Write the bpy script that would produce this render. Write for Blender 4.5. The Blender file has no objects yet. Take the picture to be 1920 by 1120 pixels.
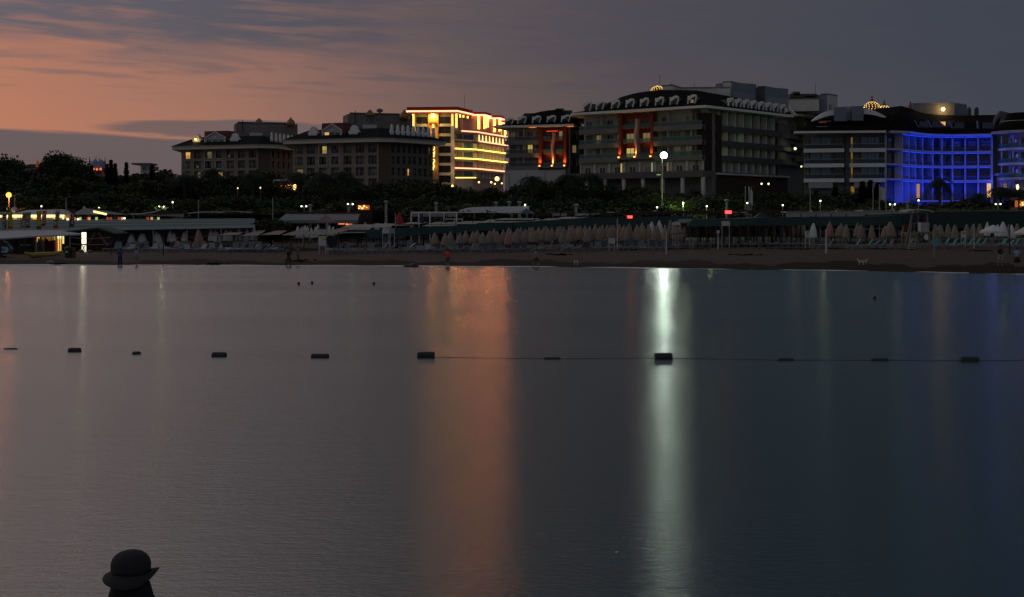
import bpy, math, random
from mathutils import Vector, Matrix
random.seed(7)
R = math.radians
SC = bpy.context.scene
COL = SC.collection

# ------------------------------------------------------------------ camera, sky, sun, exposure
F, CAMH, HOR = 2600.0, 4.2, 410.0          # focal length in photo pixels, eye height, horizon row


def W(px, py, Y):
    return Vector(((px - 960) / F * Y, Y, CAMH - (py - HOR) / F * Y))


def X(px, Y):
    return (px - 960) / F * Y


cam = bpy.data.objects.new('camera', bpy.data.cameras.new('camera'))
COL.objects.link(cam)
cam.location = (0, 0, CAMH)
cam.rotation_euler = (R(90), 0, 0)
cam.data.sensor_width = 36
cam.data.lens = 36 * F / 1920
cam.data.shift_y = -(560 - HOR) / 1920
cam.data.clip_end = 12000
SC.camera = cam

world = bpy.data.worlds.new('World')
SC.world = world
world.use_nodes = True
wt = world.node_tree
wt.nodes.clear()


def wn(t, **k):
    n = wt.nodes.new(t)
    for a, v in k.items():
        setattr(n, a, v)
    return n


def wm(op, a, b=None, c=None, clamp=False):
    n = wn('ShaderNodeMath', operation=op)
    n.use_clamp = clamp
    for i, v in enumerate((a, b, c)):
        if v is None:
            continue
        if isinstance(v, (int, float)):
            n.inputs[i].default_value = v
        else:
            wt.links.new(v, n.inputs[i])
    return n.outputs[0]


def smooth(v, a, b):
    n = wn('ShaderNodeMapRange', interpolation_type='SMOOTHSTEP')
    wt.links.new(v, n.inputs[0])
    n.inputs[1].default_value = a
    n.inputs[2].default_value = b
    return n.outputs[0]


def mixc(f, a, b):
    n = wn('ShaderNodeMix', data_type='RGBA')
    wt.links.new(f, n.inputs[0]) if not isinstance(f, float) else setattr(n.inputs[0], 'default_value', f)
    for v, s in ((a, 6), (b, 7)):
        if isinstance(v, tuple):
            n.inputs[s].default_value = (*v, 1)
        else:
            wt.links.new(v, n.inputs[s])
    return n.outputs[2]


def lin(r, g, b):
    return tuple(((c / 255 + .055) / 1.055) ** 2.4 if c > 10 else c / 255 / 12.92 for c in (r, g, b))


def ramp(v, stops):
    n = wn('ShaderNodeValToRGB')
    wt.links.new(v, n.inputs[0])
    e = n.color_ramp.elements
    while len(e) < len(stops):
        e.new(0.5)
    for el_, (p, c) in zip(e, stops):
        el_.position = p
        el_.color = (*c, 1)
    return n.outputs[0]


tc = wn('ShaderNodeTexCoord')
sx = wn('ShaderNodeSeparateXYZ')
wt.links.new(tc.outputs['Generated'], sx.inputs[0])
az = wm('ARCTAN2', sx.outputs[0], sx.outputs[1])
el = wm('ARCSINE', sx.outputs[2])
azd = wm('MULTIPLY', az, 57.29578)
eld = wm('MULTIPLY', el, 57.29578)
azp = wm('MULTIPLY_ADD', azd, 1 / 360, 0.5)


def ap(deg):
    return deg / 360 + .5


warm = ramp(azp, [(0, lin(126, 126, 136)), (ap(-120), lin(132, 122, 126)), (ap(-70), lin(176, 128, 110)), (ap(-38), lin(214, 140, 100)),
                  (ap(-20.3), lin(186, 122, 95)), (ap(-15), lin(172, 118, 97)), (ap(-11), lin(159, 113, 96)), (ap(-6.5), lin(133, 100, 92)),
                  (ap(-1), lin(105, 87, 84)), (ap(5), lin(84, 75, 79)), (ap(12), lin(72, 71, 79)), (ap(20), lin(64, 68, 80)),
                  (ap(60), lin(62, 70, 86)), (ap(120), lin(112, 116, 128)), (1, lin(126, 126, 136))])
cloud = ramp(azp, [(0, lin(74, 78, 94)), (ap(-60), lin(104, 94, 102)), (ap(-20), lin(92, 92, 103)), (ap(-12), lin(84, 84, 94)), (ap(-7), lin(76, 78, 90)),
                   (ap(5), lin(68, 71, 83)), (ap(20), lin(60, 65, 77)), (ap(90), lin(66, 72, 88))])
# wispy streaks: noise stretched along the horizon, tilted a little
cx = wn('ShaderNodeCombineXYZ')
wt.links.new(wm('MULTIPLY', azd, 0.16), cx.inputs[0])
wt.links.new(wm('MULTIPLY_ADD', azd, 0.05, wm('MULTIPLY', eld, 1.15)), cx.inputs[1])
n1 = wn('ShaderNodeTexNoise')
n1.inputs['Scale'].default_value = 1.0
n1.inputs['Detail'].default_value = 6
n1.inputs['Roughness'].default_value = .55
n1.inputs['Distortion'].default_value = .6
wt.links.new(cx.outputs[0], n1.inputs['Vector'])
cx2 = wn('ShaderNodeCombineXYZ')
wt.links.new(wm('MULTIPLY', azd, 0.30), cx2.inputs[0])
wt.links.new(wm('MULTIPLY_ADD', azd, 0.12, wm('MULTIPLY', eld, 3.4)), cx2.inputs[1])
cx2.inputs[2].default_value = 7.3
n2 = wn('ShaderNodeTexNoise')
n2.inputs['Scale'].default_value = 1.0
n2.inputs['Detail'].default_value = 5
wt.links.new(cx2.outputs[0], n2.inputs['Vector'])
na = wm('SUBTRACT', n1.outputs[0], .5)
nb = wm('SUBTRACT', n2.outputs[0], .5)
# upper deck of grey cloud: lower edge descends to the right
deck_el = wm('ADD', wm('MULTIPLY_ADD', azd, 0.03, eld), wm('MULTIPLY_ADD', na, 3.0, wm('MULTIPLY', nb, 2.2)))
deck = smooth(deck_el, 5.4, 7.2)
streak = wm('MULTIPLY', smooth(wm('ADD', n2.outputs[0], wm('MULTIPLY', na, .5)), .48, .74), smooth(eld, 4.4, 6.0))
deck = wm('MULTIPLY', deck, wm('SUBTRACT', 1.0, wm('MULTIPLY', smooth(azd, -9, -2), .45)))
deck = wm('MAXIMUM', deck, wm('MULTIPLY', streak, .95))
# low bank of cloud at the left, and a thin lens of cloud above it
bank = wm('MULTIPLY', smooth(wm('ADD', wm('MULTIPLY_ADD', azd, .045, eld), wm('MULTIPLY', nb, .28)), 2.66, 2.50), smooth(azd, 1.0, -9.0))
lens_d = wm('ADD', wm('POWER', wm('ABSOLUTE', wm('DIVIDE', wm('ADD', azd, 11.5), 5.2)), 2.0),
            wm('POWER', wm('ABSOLUTE', wm('DIVIDE', wm('ADD', wm('SUBTRACT', eld, 3.62), wm('MULTIPLY', nb, .5)), .36)), 2.0))
lensm = wm('MULTIPLY', smooth(lens_d, 1.25, .55), .85)
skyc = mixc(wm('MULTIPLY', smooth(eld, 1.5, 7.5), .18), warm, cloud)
cloud = mixc(wm('MULTIPLY', smooth(n2.outputs[0], .42, .68), .38), cloud, warm)
skyc = mixc(wm('MULTIPLY', deck, .95), skyc, cloud)
skyc = mixc(wm('MULTIPLY', wm('MAXIMUM', bank, lensm), .95), skyc, lin(95, 87, 92))
# unseen sky: brightened left and seaward to light water and walls, cooler overhead
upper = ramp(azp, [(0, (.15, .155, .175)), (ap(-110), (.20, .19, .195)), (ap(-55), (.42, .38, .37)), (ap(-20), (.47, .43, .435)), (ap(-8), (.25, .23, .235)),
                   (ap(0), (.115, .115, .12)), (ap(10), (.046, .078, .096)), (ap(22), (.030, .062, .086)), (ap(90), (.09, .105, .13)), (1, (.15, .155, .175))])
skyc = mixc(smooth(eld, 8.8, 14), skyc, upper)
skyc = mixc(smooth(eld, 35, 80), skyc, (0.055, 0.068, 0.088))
skyc = mixc(smooth(eld, 0, -12), skyc, (.02, .022, .028))
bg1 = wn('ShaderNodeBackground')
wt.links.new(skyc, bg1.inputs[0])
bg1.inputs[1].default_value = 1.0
nish = wn('ShaderNodeTexSky', sky_type='NISHITA')
nish.sun_disc = False
nish.sun_elevation = R(-4)
nish.sun_rotation = R(-48)
bg2 = wn('ShaderNodeBackground')
wt.links.new(nish.outputs[0], bg2.inputs[0])
bg2.inputs[1].default_value = 0.05
ad = wn('ShaderNodeAddShader')
wt.links.new(bg1.outputs[0], ad.inputs[0])
wt.links.new(bg2.outputs[0], ad.inputs[1])
wo = wn('ShaderNodeOutputWorld')
wt.links.new(ad.outputs[0], wo.inputs[0])

sun = bpy.data.objects.new('sun', bpy.data.lights.new('sun', 'SUN'))
COL.objects.link(sun)
sun.data.energy = 0.05                      # afterglow only: the sun itself has set
sun.data.angle = R(14)
sun.data.color = (1, .66, .45)
sd = Vector((math.sin(R(-48)) * math.cos(R(3)), math.cos(R(-48)) * math.cos(R(3)), math.sin(R(3))))
sun.rotation_euler = sd.to_track_quat('Z', 'Y').to_euler()

SC.view_settings.view_transform = 'Standard'
SC.view_settings.look = 'None'
SC.view_settings.exposure = 0
SC.view_settings.gamma = 1
SC.view_settings.use_curve_mapping = False
SC.cycles.use_denoising = True
SC.cycles.max_bounces = 6
SC.cycles.diffuse_bounces = 2
SC.cycles.glossy_bounces = 3
SC.cycles.sample_clamp_indirect = 3
SC.cycles.transparent_max_bounces = 12

# ------------------------------------------------------------------ materials
MATS = {}


def M(name, rgb=None, rough=.7, var=.18, scale=1.5, bump=0.0, metal=0.0, emit=0.0, ecol=None, alpha=1.0, spec=.4, stretch=None):
    if name in MATS:
        return MATS[name]
    m = bpy.data.materials.new(name)
    m.use_nodes = True
    t = m.node_tree
    b = t.nodes['Principled BSDF']
    b.inputs['Roughness'].default_value = rough
    b.inputs['Metallic'].default_value = metal
    b.inputs['Specular IOR Level'].default_value = spec
    tcn = t.nodes.new('ShaderNodeTexCoord')
    mp = t.nodes.new('ShaderNodeMapping')
    t.links.new(tcn.outputs['Object'], mp.inputs[0])
    if stretch:
        mp.inputs['Scale'].default_value = stretch
    nz = t.nodes.new('ShaderNodeTexNoise')
    nz.inputs['Scale'].default_value = scale
    nz.inputs['Detail'].default_value = 5
    t.links.new(mp.outputs[0], nz.inputs['Vector'])
    mx = t.nodes.new('ShaderNodeMix')
    mx.data_type = 'RGBA'
    t.links.new(nz.outputs[0], mx.inputs[0])
    mx.inputs[6].default_value = (*[c * (1 - var) for c in rgb], 1)
    mx.inputs[7].default_value = (*[min(1, c * (1 + var)) for c in rgb], 1)
    t.links.new(mx.outputs[2], b.inputs['Base Color'])
    if bump:
        bp = t.nodes.new('ShaderNodeBump')
        bp.inputs['Strength'].default_value = bump
        t.links.new(nz.outputs[0], bp.inputs['Height'])
        t.links.new(bp.outputs[0], b.inputs['Normal'])
    if emit:
        b.inputs['Emission Color'].default_value = (*(ecol or rgb), 1)
        b.inputs['Emission Strength'].default_value = emit
    if alpha < 1:
        b.inputs['Alpha'].default_value = alpha
    MATS[name] = m
    return m


white = M('white_paint', (.72, .71, .70), .55)
offwhite = M('off_white_render', (.55, .54, .53), .8, scale=.6)
beige = M('beige_render', (.26, .225, .185), .9, scale=.4)
beige_l = M('light_beige_trim', (.52, .47, .41), .85)
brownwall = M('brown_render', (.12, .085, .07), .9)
stonegrey = M('grey_render', (.17, .165, .16), .9, scale=.5)
darkgrey = M('charcoal_render', (.07, .07, .072), .8)
lilac = M('pale_render_wall', (.42, .40, .40), .85, scale=.5)
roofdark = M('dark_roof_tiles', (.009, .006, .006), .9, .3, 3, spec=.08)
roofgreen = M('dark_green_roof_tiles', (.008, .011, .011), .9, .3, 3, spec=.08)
roofred = M('red_brown_roof_tiles', (.15, .042, .034), .8, .25)
glassd = M('dark_window_glass', (.02, .024, .03), .12, .1, spec=.6)
glasst = M('teal_window_glass', (.05, .14, .18), .15, .3, .5, spec=.6)
railglass = M('teal_balcony_glass', (.05, .16, .15), .15, .2, spec=.5, alpha=.55)
raildark = M('dark_metal_railing', (.03, .03, .035), .5)
curtain = M('curtained_window', (.20, .185, .165), .5, .4, 2.5)
metalgrey = M('grey_metal_cladding', (.21, .235, .27), .5, .1, .4)
bluebox = M('slate_metal_cladding', (.15, .18, .24), .5, .1, .4)
polemat = M('galvanised_pole', (.35, .36, .37), .45, metal=.4)
warmlit = M('warm_lit_window', (.9, .6, .2), .5, .1, emit=.75, ecol=(1, .50, .12))
yellowlit = M('yellow_lit_window', (.9, .8, .3), .5, .1, emit=.42, ecol=(.95, .72, .20))
dimlit = M('dimly_lit_window', (.5, .42, .25), .5, .3, emit=.13, ecol=(.9, .66, .28))
greenlit = M('greenish_lit_curtain', (.6, .7, .4), .5, .3, emit=.25, ecol=(.72, .9, .42))
gold = M('tarnished_gold', (.30, .17, .07), .45, .3, 2, metal=.5)
redfac = M('dark_red_cladding', (.17, .030, .016), .7, .2)
sandm = M('sand', (.058, .031, .020), .95, .25, .35, bump=.2)
groundm = M('dry_garden_soil', (.05, .045, .035), .95, .3, .1)
leafm = M('dark_leaves', (.028, .042, .016), .8, .45, .35)
leafm2 = M('olive_leaves', (.045, .052, .018), .8, .45, .35)
leafm3 = M('conifer_needles', (.014, .024, .012), .85, .4, .35)
barkm = M('bark', (.07, .052, .04), .9)
teal = M('teal_canopy_fabric', (.045, .095, .10), .85, .2, .5, stretch=(.1, 1, 1))
greyteal = M('grey_canopy_fabric', (.15, .19, .20), .85, .15, .5, stretch=(.1, 1, 1))
greenfab = M('dark_green_canopy_fabric', (.012, .034, .034), .85, .25, .4)
tan = M('tan_shade_cloth', (.24, .20, .165), .9, .15)
lighttan = M('pale_shade_cloth', (.30, .285, .26), .9, .15)
tarp = M('white_tarpaulin', (.34, .36, .38), .7, .12, .4)
parasolbeige = M('beige_parasol_fabric', (.27, .215, .165), .9, .15, 3)
parasolgrey = M('greyish_parasol_fabric', (.24, .215, .185), .9, .15, 3)
parasolwhite = M('white_parasol_fabric', (.62, .65, .64), .9, .1, 3)
parasolpink = M('faded_pink_parasol_fabric', (.36, .19, .16), .9, .1, 3)
parasolred = M('dark_red_parasol_fabric', (.30, .03, .04), .9, .1, 3)
parasolnavy = M('navy_parasol_fabric', (.03, .04, .09), .9, .1, 3)
plast = M('white_plastic', (.25, .265, .28), .5)
turq = M('turquoise_sling_fabric', (.03, .33, .30), .8)
bluef = M('blue_sling_fabric', (.04, .16, .36), .8)
lilacf = M('lilac_cushion', (.32, .31, .48), .85)
wood = M('dark_brown_wood', (.05, .028, .022), .8, .3, 2)
woodl = M('weathered_wood', (.22, .17, .14), .8, .3, 2)
black = M('black_plastic', (.015, .015, .017), .5)
skin = M('skin', (.30, .17, .12), .6, .08)
hair = M('dark_hair', (.02, .015, .012), .6)
wave_foam = M('sea_foam', (.68, .68, .70), .8, .25, 1.5)
# light-emitting materials
ledyel = M('yellow_led_strip', (.9, .6, .1), .5, emit=4.0, ecol=(1, .60, .10))
ledred = M('pink_red_led_strip', (.9, .2, .15), .5, emit=4.5, ecol=(1, .27, .14))
signlet = M('glowing_yellow_letters', (1, .8, .2), .5, emit=3.2, ecol=(1, .78, .20))
emblemm = M('glowing_emblem', (1, .85, .3), .5, emit=1.3, ecol=(1, .82, .28))
bulbwarm = M('warm_bulb', (1, .7, .3), .5, emit=3.5, ecol=(1, .62, .20))
bulbwhite = M('white_bulb', (1, 1, .9), .5, emit=3.2, ecol=(.92, 1, .62))
flood = M('floodlight_lens', (1, 1, 1), .5, emit=30, ecol=(.92, 1, .86))
bulbyel = M('yellowish_bulb', (1, 1, .7), .5, emit=2.2, ecol=(.95, 1, .45))
bulbor = M('orange_sodium_bulb', (1, .4, .1), .5, emit=2.4, ecol=(1, .36, .06))
redbeacon = M('red_led_panel', (1, .05, .03), .5, emit=9, ecol=(1, .02, .018))
ledblue = M('blue_led_strip', (.05, .1, 1), .5, emit=1.1, ecol=(.02, .085, 1))
lightpanel = M('lit_white_panel', (1, 1, .8), .5, emit=1.6, ecol=(1, .97, .62))
orangepanel = M('lit_orange_panel', (1, .6, .2), .5, emit=.9, ecol=(1, .50, .10))
upglow = M('orange_uplight_lens', (1, .4, .1), .5, emit=6, ecol=(1, .36, .05))

# ------------------------------------------------------------------ helpers


class G:
    """collects geometry for ONE mesh"""

    def __init__(self):
        self.v, self.f = [], []

    def box(self, x0, x1, y0, y1, z0, z1):
        i = len(self.v)
        self.v += [(x0, y0, z0), (x1, y0, z0), (x1, y1, z0), (x0, y1, z0), (x0, y0, z1), (x1, y0, z1), (x1, y1, z1), (x0, y1, z1)]
        self.f += [tuple(i + k for k in q) for q in ((0, 3, 2, 1), (4, 5, 6, 7), (0, 1, 5, 4), (1, 2, 6, 5), (2, 3, 7, 6), (3, 0, 4, 7))]
        return self

    def quad(self, *p):
        i = len(self.v)
        self.v += [tuple(q) for q in p]
        self.f.append(tuple(range(i, i + len(p))))
        return self

    def prism(self, pts, z0, z1):
        """polygon (x,y) extruded in z"""
        i, n = len(self.v), len(pts)
        self.v += [(p[0], p[1], z0) for p in pts] + [(p[0], p[1], z1) for p in pts]
        self.f.append(tuple(i + n - 1 - k for k in range(n)))
        self.f.append(tuple(i + n + k for k in range(n)))
        self.f += [(i + k, i + (k + 1) % n, i + n + (k + 1) % n, i + n + k) for k in range(n)]
        return self

    def prism_y(self, pts, y0, y1):
        """polygon (x,z) extruded in y"""
        i, n = len(self.v), len(pts)
        self.v += [(p[0], y0, p[1]) for p in pts] + [(p[0], y1, p[1]) for p in pts]
        self.f.append(tuple(i + k for k in range(n)))
        self.f.append(tuple(i + 2 * n - 1 - k for k in range(n)))
        self.f += [(i + (k + 1) % n, i + k, i + n + k, i + n + (k + 1) % n) for k in range(n)]
        return self

    def tube(self, pts, r, n=6, cap=True):
        pts = [Vector(p) for p in pts]
        rr = r if isinstance(r, (list, tuple)) else [r] * len(pts)
        i0 = len(self.v)
        for k, p in enumerate(pts):
            d = (pts[min(k + 1, len(pts) - 1)] - pts[max(k - 1, 0)]).normalized()
            a = d.cross(Vector((0, 0, 1)) if abs(d.z) < .9 else Vector((1, 0, 0))).normalized()
            b = d.cross(a)
            for j in range(n):
                t = 2 * math.pi * j / n
                self.v.append(tuple(p + (a * math.cos(t) + b * math.sin(t)) * rr[k]))
        for k in range(len(pts) - 1):
            for j in range(n):
                a0, a1 = i0 + k * n + j, i0 + k * n + (j + 1) % n
                self.f.append((a0, a0 + n, a1 + n, a1))
        if cap:
            self.f.append(tuple(i0 + j for j in range(n)))
            self.f.append(tuple(i0 + (len(pts) - 1) * n + n - 1 - j for j in range(n)))
        return self

    def lathe(self, prof, n=12, c=(0, 0, 0), fold=0.0, folds=6):
        i0 = len(self.v)
        for (r, z) in prof:
            for j in range(n):
                t = 2 * math.pi * j / n
                q = r * (1 + fold * math.cos(folds * t))
                self.v.append((c[0] + q * math.cos(t), c[1] + q * math.sin(t), c[2] + z))
        for k in range(len(prof) - 1):
            for j in range(n):
                a0, a1 = i0 + k * n + j, i0 + k * n + (j + 1) % n
                self.f.append((a0, a1, a1 + n, a0 + n))
        self.f.append(tuple(i0 + n - 1 - j for j in range(n)))
        self.f.append(tuple(i0 + (len(prof) - 1) * n + j for j in range(n)))
        return self

    def ball(self, c, r, seg=8, rings=5, sz=1.0):
        return self.lathe([(max(1e-3, r * math.sin(math.pi * k / rings)), -r * sz * math.cos(math.pi * k / rings)) for k in range(rings + 1)], seg, c)

    def mesh(self, name, m, smooth=False):
        me = bpy.data.meshes.new(name)
        me.from_pydata(self.v, [], self.f)
        me.materials.append(m)
        if smooth:
            me.polygons.foreach_set('use_smooth', [True] * len(me.polygons))
        me.update()
        return me


def obj(name, me, parent=None, loc=(0, 0, 0), rz=0.0):
    o = bpy.data.objects.new(name, me)
    COL.objects.link(o)
    o.location = loc
    o.rotation_euler = (0, 0, rz)
    if parent is not None:
        o.parent = parent
    return o


def part(name, g, m, parent=None, loc=(0, 0, 0), rz=0.0, smooth=False):
    return obj(name, g.mesh(name, m, smooth), parent, loc, rz)


def tag(o, label, cat, group=None):
    o['label'] = label
    o['category'] = cat
    if group:
        o['group'] = group
    return o


def thing(name, label, cat, loc, group=None, rz=0.0):
    o = obj(name, None, None, loc, rz)
    o.empty_display_size = .5
    return tag(o, label, cat, group)


def kind(o, k):
    o['kind'] = k
    return o


def copy_tree(o, parent=None):
    c = o.copy()
    COL.objects.link(c)
    c.parent = parent
    for ch in o.children:
        copy_tree(ch, c)
    return c


def lamp(typ, loc, energy, color, radius=.3, parent=None, rot=None, spot=None, blend=.6, name='light', size=None):
    d = bpy.data.lights.new(name, typ)
    d.energy = energy
    d.color = color
    if typ == 'AREA':
        d.shape = 'RECTANGLE'
        d.size, d.size_y = size
    else:
        d.shadow_soft_size = radius
    if spot:
        d.spot_size = R(spot)
        d.spot_blend = blend
    o = bpy.data.objects.new(name, d)
    COL.objects.link(o)
    o.location = loc
    if rot:
        o.rotation_euler = rot
    if parent is not None:
        o.parent = parent
    return o


def text_mesh(s, size, m, extrude=.04, spacing=1.0):
    cu = bpy.data.curves.new('lettering', 'FONT')
    cu.body = s
    cu.size = size
    cu.extrude = extrude
    cu.align_x = 'CENTER'
    cu.align_y = 'CENTER'
    cu.space_line = spacing
    cu.resolution_u = 2
    t = bpy.data.objects.new('lettering', cu)
    COL.objects.link(t)
    dg = bpy.context.evaluated_depsgraph_get()
    me = bpy.data.meshes.new_from_object(t.evaluated_get(dg))
    bpy.data.objects.remove(t)
    me.materials.clear()
    me.materials.append(m)
    return me


# ------------------------------------------------------------------ terrain and water
SH = [(-6000, 480), (-400, 494), (0, 496.5), (250, 497.5), (520, 498), (820, 499), (1100, 501), (1360, 505), (1660, 508.5), (1750, 511), (1920, 515), (2300, 523), (6000, 540)]


def interp(tab, x):
    if x <= tab[0][0]:
        return tab[0][1]
    for (a, b), (c, d) in zip(tab, tab[1:]):
        if x <= c:
            return b + (d - b) * (x - a) / (c - a)
    return tab[-1][1]


def shore_Y(px):
    return CAMH * F / (interp(SH, px) - HOR)


def ground(x, Y):
    px = 960 + F * x / max(Y, 60)
    d = Y - shore_Y(px)
    if d < 0:
        return max(-2.5, .05 * d)
    K = interp([(600, .6), (1240, 1.0), (1900, 1.12)], px)
    z = K * (1 - math.exp(-d / 15))
    return z + min(1.6, max(0, Y - 205) * .02)


def sheet(name, xs, ys, m, fz):
    g = G()
    for y in ys:
        for x in xs:
            g.v.append((x, y, fz(x, y)))
    n = len(xs)
    for j in range(len(ys) - 1):
        for i in range(n - 1):
            a = j * n + i
            g.f.append((a, a + 1, a + 1 + n, a + n))
    return kind(obj(name, g.mesh(name, m, True)), 'structure')


xs = [-2600, -1500, -800, -400, -250, -170] + [-120 + 1.5 * i for i in range(161)] + [170, 250, 400, 800, 1500, 2600]


def sand_z(x, y):
    z = ground(x, y)
    if -1 < z and y < 200:
        z += .02 * math.sin(x * .8 + y * .6) + .015 * math.sin(x * .31 - y * 1.1)
    return z


sheet('sand_beach', xs, [88 + 1.5 * i for i in range(47)] + [160, 166, 172, 180, 190, 205], sandm, sand_z)
sheet('ground', xs[::3] + [2600], [205, 215, 230, 250, 290, 340, 500, 900, 2000, 6000], groundm, lambda x, y: ground(x, y) if y > 205 else sand_z(x, y))

wm_ = bpy.data.materials.new('sea_water')
wm_.use_nodes = True
t = wm_.node_tree
t.nodes.remove(t.nodes['Principled BSDF'])
b = t.nodes.new('ShaderNodeBsdfAnisotropic')      # wave facets; Beckmann falls off like real wave slopes
b.distribution = 'BECKMANN'
b.inputs['Color'].default_value = (1, 1, 1, 1)
b.inputs['Anisotropy'].default_value = .5
deep = t.nodes.new('ShaderNodeBsdfDiffuse')
deep.inputs['Color'].default_value = (.010, .018, .024, 1)
fr = t.nodes.new('ShaderNodeFresnel')
fr.inputs['IOR'].default_value = 1.33
mxs = t.nodes.new('ShaderNodeMixShader')
cap = t.nodes.new('ShaderNodeMapRange')           # wave slopes keep a real sea from ever acting as a full mirror
cap.interpolation_type = 'LINEAR'
cap.inputs[1].default_value = 0
cap.inputs[2].default_value = 1
cap.inputs[3].default_value = .17
cap.inputs[4].default_value = .62
t.links.new(fr.outputs[0], cap.inputs[0])
t.links.new(cap.outputs[0], mxs.inputs[0])
t.links.new(deep.outputs[0], mxs.inputs[1])
t.links.new(b.outputs[0], mxs.inputs[2])
t.links.new(mxs.outputs[0], t.nodes['Material Output'].inputs['Surface'])
cv = t.nodes.new('ShaderNodeCombineXYZ')
cv.inputs[0].default_value = 1.0
t.links.new(cv.outputs[0], b.inputs['Tangent'])
tcn = t.nodes.new('ShaderNodeNewGeometry')
hs = []
for sc_, st, k in (((2.4, 9, 1), 1.0, .5), ((.5, 1.6, 1), 1.0, .35), ((8, 28, 1), 1.0, .5)):
    mp = t.nodes.new('ShaderNodeMapping')
    mp.inputs['Scale'].default_value = sc_
    t.links.new(tcn.outputs['Position'], mp.inputs[0])
    nz = t.nodes.new('ShaderNodeTexNoise')
    nz.inputs['Scale'].default_value = st
    nz.inputs['Detail'].default_value = 3
    t.links.new(mp.outputs[0], nz.inputs['Vector'])
    hs.append((nz, k))
last = None
for nz, k in hs:
    mm = t.nodes.new('ShaderNodeMath')
    mm.operation = 'MULTIPLY_ADD'
    t.links.new(nz.outputs[0], mm.inputs[0])
    mm.inputs[1].default_value = k
    if last is not None:
        t.links.new(last, mm.inputs[2])
    else:
        mm.inputs[2].default_value = 0
    last = mm.outputs[0]
bp = t.nodes.new('ShaderNodeBump')
bp.inputs['Strength'].default_value = .6
bp.inputs['Distance'].default_value = .035
t.links.new(last, bp.inputs['Height'])
t.links.new(bp.outputs[0], b.inputs['Normal'])
# calmer and rougher patches
mp = t.nodes.new('ShaderNodeMapping')
mp.inputs['Scale'].default_value = (.012, .10, 1)
t.links.new(tcn.outputs['Position'], mp.inputs[0])
nz = t.nodes.new('ShaderNodeTexNoise')
nz.inputs['Scale'].default_value = 1
t.links.new(mp.outputs[0], nz.inputs['Vector'])
mr = t.nodes.new('ShaderNodeMapRange')
t.links.new(nz.outputs[0], mr.inputs[0])
mr.inputs[1].default_value = .3
mr.inputs[2].default_value = .7
mr.inputs[3].default_value = .185
mr.inputs[4].default_value = .21
t.links.new(mr.outputs[0], b.inputs['Roughness'])
g = G()
g.quad((-2600, -600, 0), (2600, -600, 0), (2600, 130, 0), (-2600, 130, 0))
kind(obj('sea_water', g.mesh('sea_water', wm_)), 'structure')

# strip of wet, darker sand above the waterline, with an uneven upper edge
g = G()
prev = None
for i in range(0, 561):
    px = -200 + i * 4
    Y = shore_Y(px)
    w_ = 6.5 + 2.2 * math.sin(px * .021) + 1.2 * math.sin(px * .067 + 2) + .5 * math.sin(px * .19)
    row = []
    for q in range(6):
        yy = Y - 1.0 + (w_ + 1.0) * q / 5
        x_ = X(px, yy)
        row.append((x_, yy, sand_z(x_, yy) + .02 - .012 * (q == 5)))
    if prev:
        for q in range(5):
            g.quad(prev[q], row[q], row[q + 1], prev[q + 1])
    prev = row
kind(part('wet_sand', g, M('wet_sand', (.030, .0165, .0115), .85, .3, .4, spec=.08)), 'structure')

# thin line of foam where the water laps the sand
g = G()
prev = None
for i in range(0, 281):
    px = -200 + i * 8
    Y = shore_Y(px)
    j = .5 * math.sin(px * .031) + .35 * math.sin(px * .083 + 1)
    w_ = (1.6 + .7 * math.sin(px * .017)) * interp([(0, 1), (900, .7), (1400, .35), (1900, .2)], px)
    a = Vector((X(px, Y), Y + .4 + j * .4, .035))
    c = Vector((X(px, Y - w_), Y - w_ + j * .4, .012))
    if prev:
        g.quad(prev[1], c, a, prev[0])
    prev = (a, c)
kind(part('sea_foam', g, wave_foam), 'stuff')

# ------------------------------------------------------------------ buildings: facade tools
WC = {}


def window_meshes(w, h, fr, frm, pane):
    key = (round(w, 2), round(h, 2), frm.name, pane.name)
    if key not in WC:
        g = G()
        g.box(0, fr, 0, .12, 0, h).box(w - fr, w, 0, .12, 0, h).box(fr, w - fr, 0, .12, 0, fr).box(fr, w - fr, 0, .12, h - fr, h)
        if w > 1.2:
            g.box(w / 2 - fr * .4, w / 2 + fr * .4, .005, .115, fr, h - fr)
        p = G().box(fr, w - fr, .06, .09, fr, h - fr)
        WC[key] = (g.mesh('window', frm), p.mesh('pane', pane))
    return WC[key]


class Facade:
    """local x runs along the wall seen from outside, y inward, z up"""

    def __init__(self, root, A, B):
        self.root, self.A, self.B = root, Vector(A[:2]), Vector(B[:2])
        d = self.B - self.A
        self.L, self.rz = d.length, math.atan2(d.y, d.x)
        self.u = d.normalized()
        self.n = Vector((-self.u.y, self.u.x))      # inward

    def loc(self, u=0, y=0, z=0):
        p = self.A + self.u * u + self.n * y
        return Vector((p.x, p.y, z)) - self.root.location

    def part(self, name, g, m, u=0, y=0, z=0, smooth=False):
        return part(name, g, m, self.root, self.loc(u, y, z), self.rz, smooth)

    def window(self, u, z, w, h, y, pane=glassd, frm=offwhite, fr=.1):
        a, p = window_meshes(w, h, fr, frm, pane)
        o = obj('window', a, self.root, self.loc(u, y, z), self.rz)
        obj('pane', p, o)
        return o


def hotel(name, label, loc):
    return thing(name, label, 'hotel', Vector(loc))


def pick(table, k, i, default):
    return table.get((k, i), default)


def inset(poly, d):
    """move every edge of a counter-clockwise polygon inwards by d"""
    n = len(poly)
    out = []
    for i in range(n):
        p0, p1, p2 = Vector(poly[i - 1]), Vector(poly[i]), Vector(poly[(i + 1) % n])
        a, c = (p1 - p0).normalized(), (p2 - p1).normalized()
        na_, nc = Vector((-a.y, a.x)), Vector((-c.y, c.x))
        k = (na_ + nc)
        k = k / max(.2, k.length_squared) * 2
        out.append(p1 + k * d)
    return out


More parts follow.
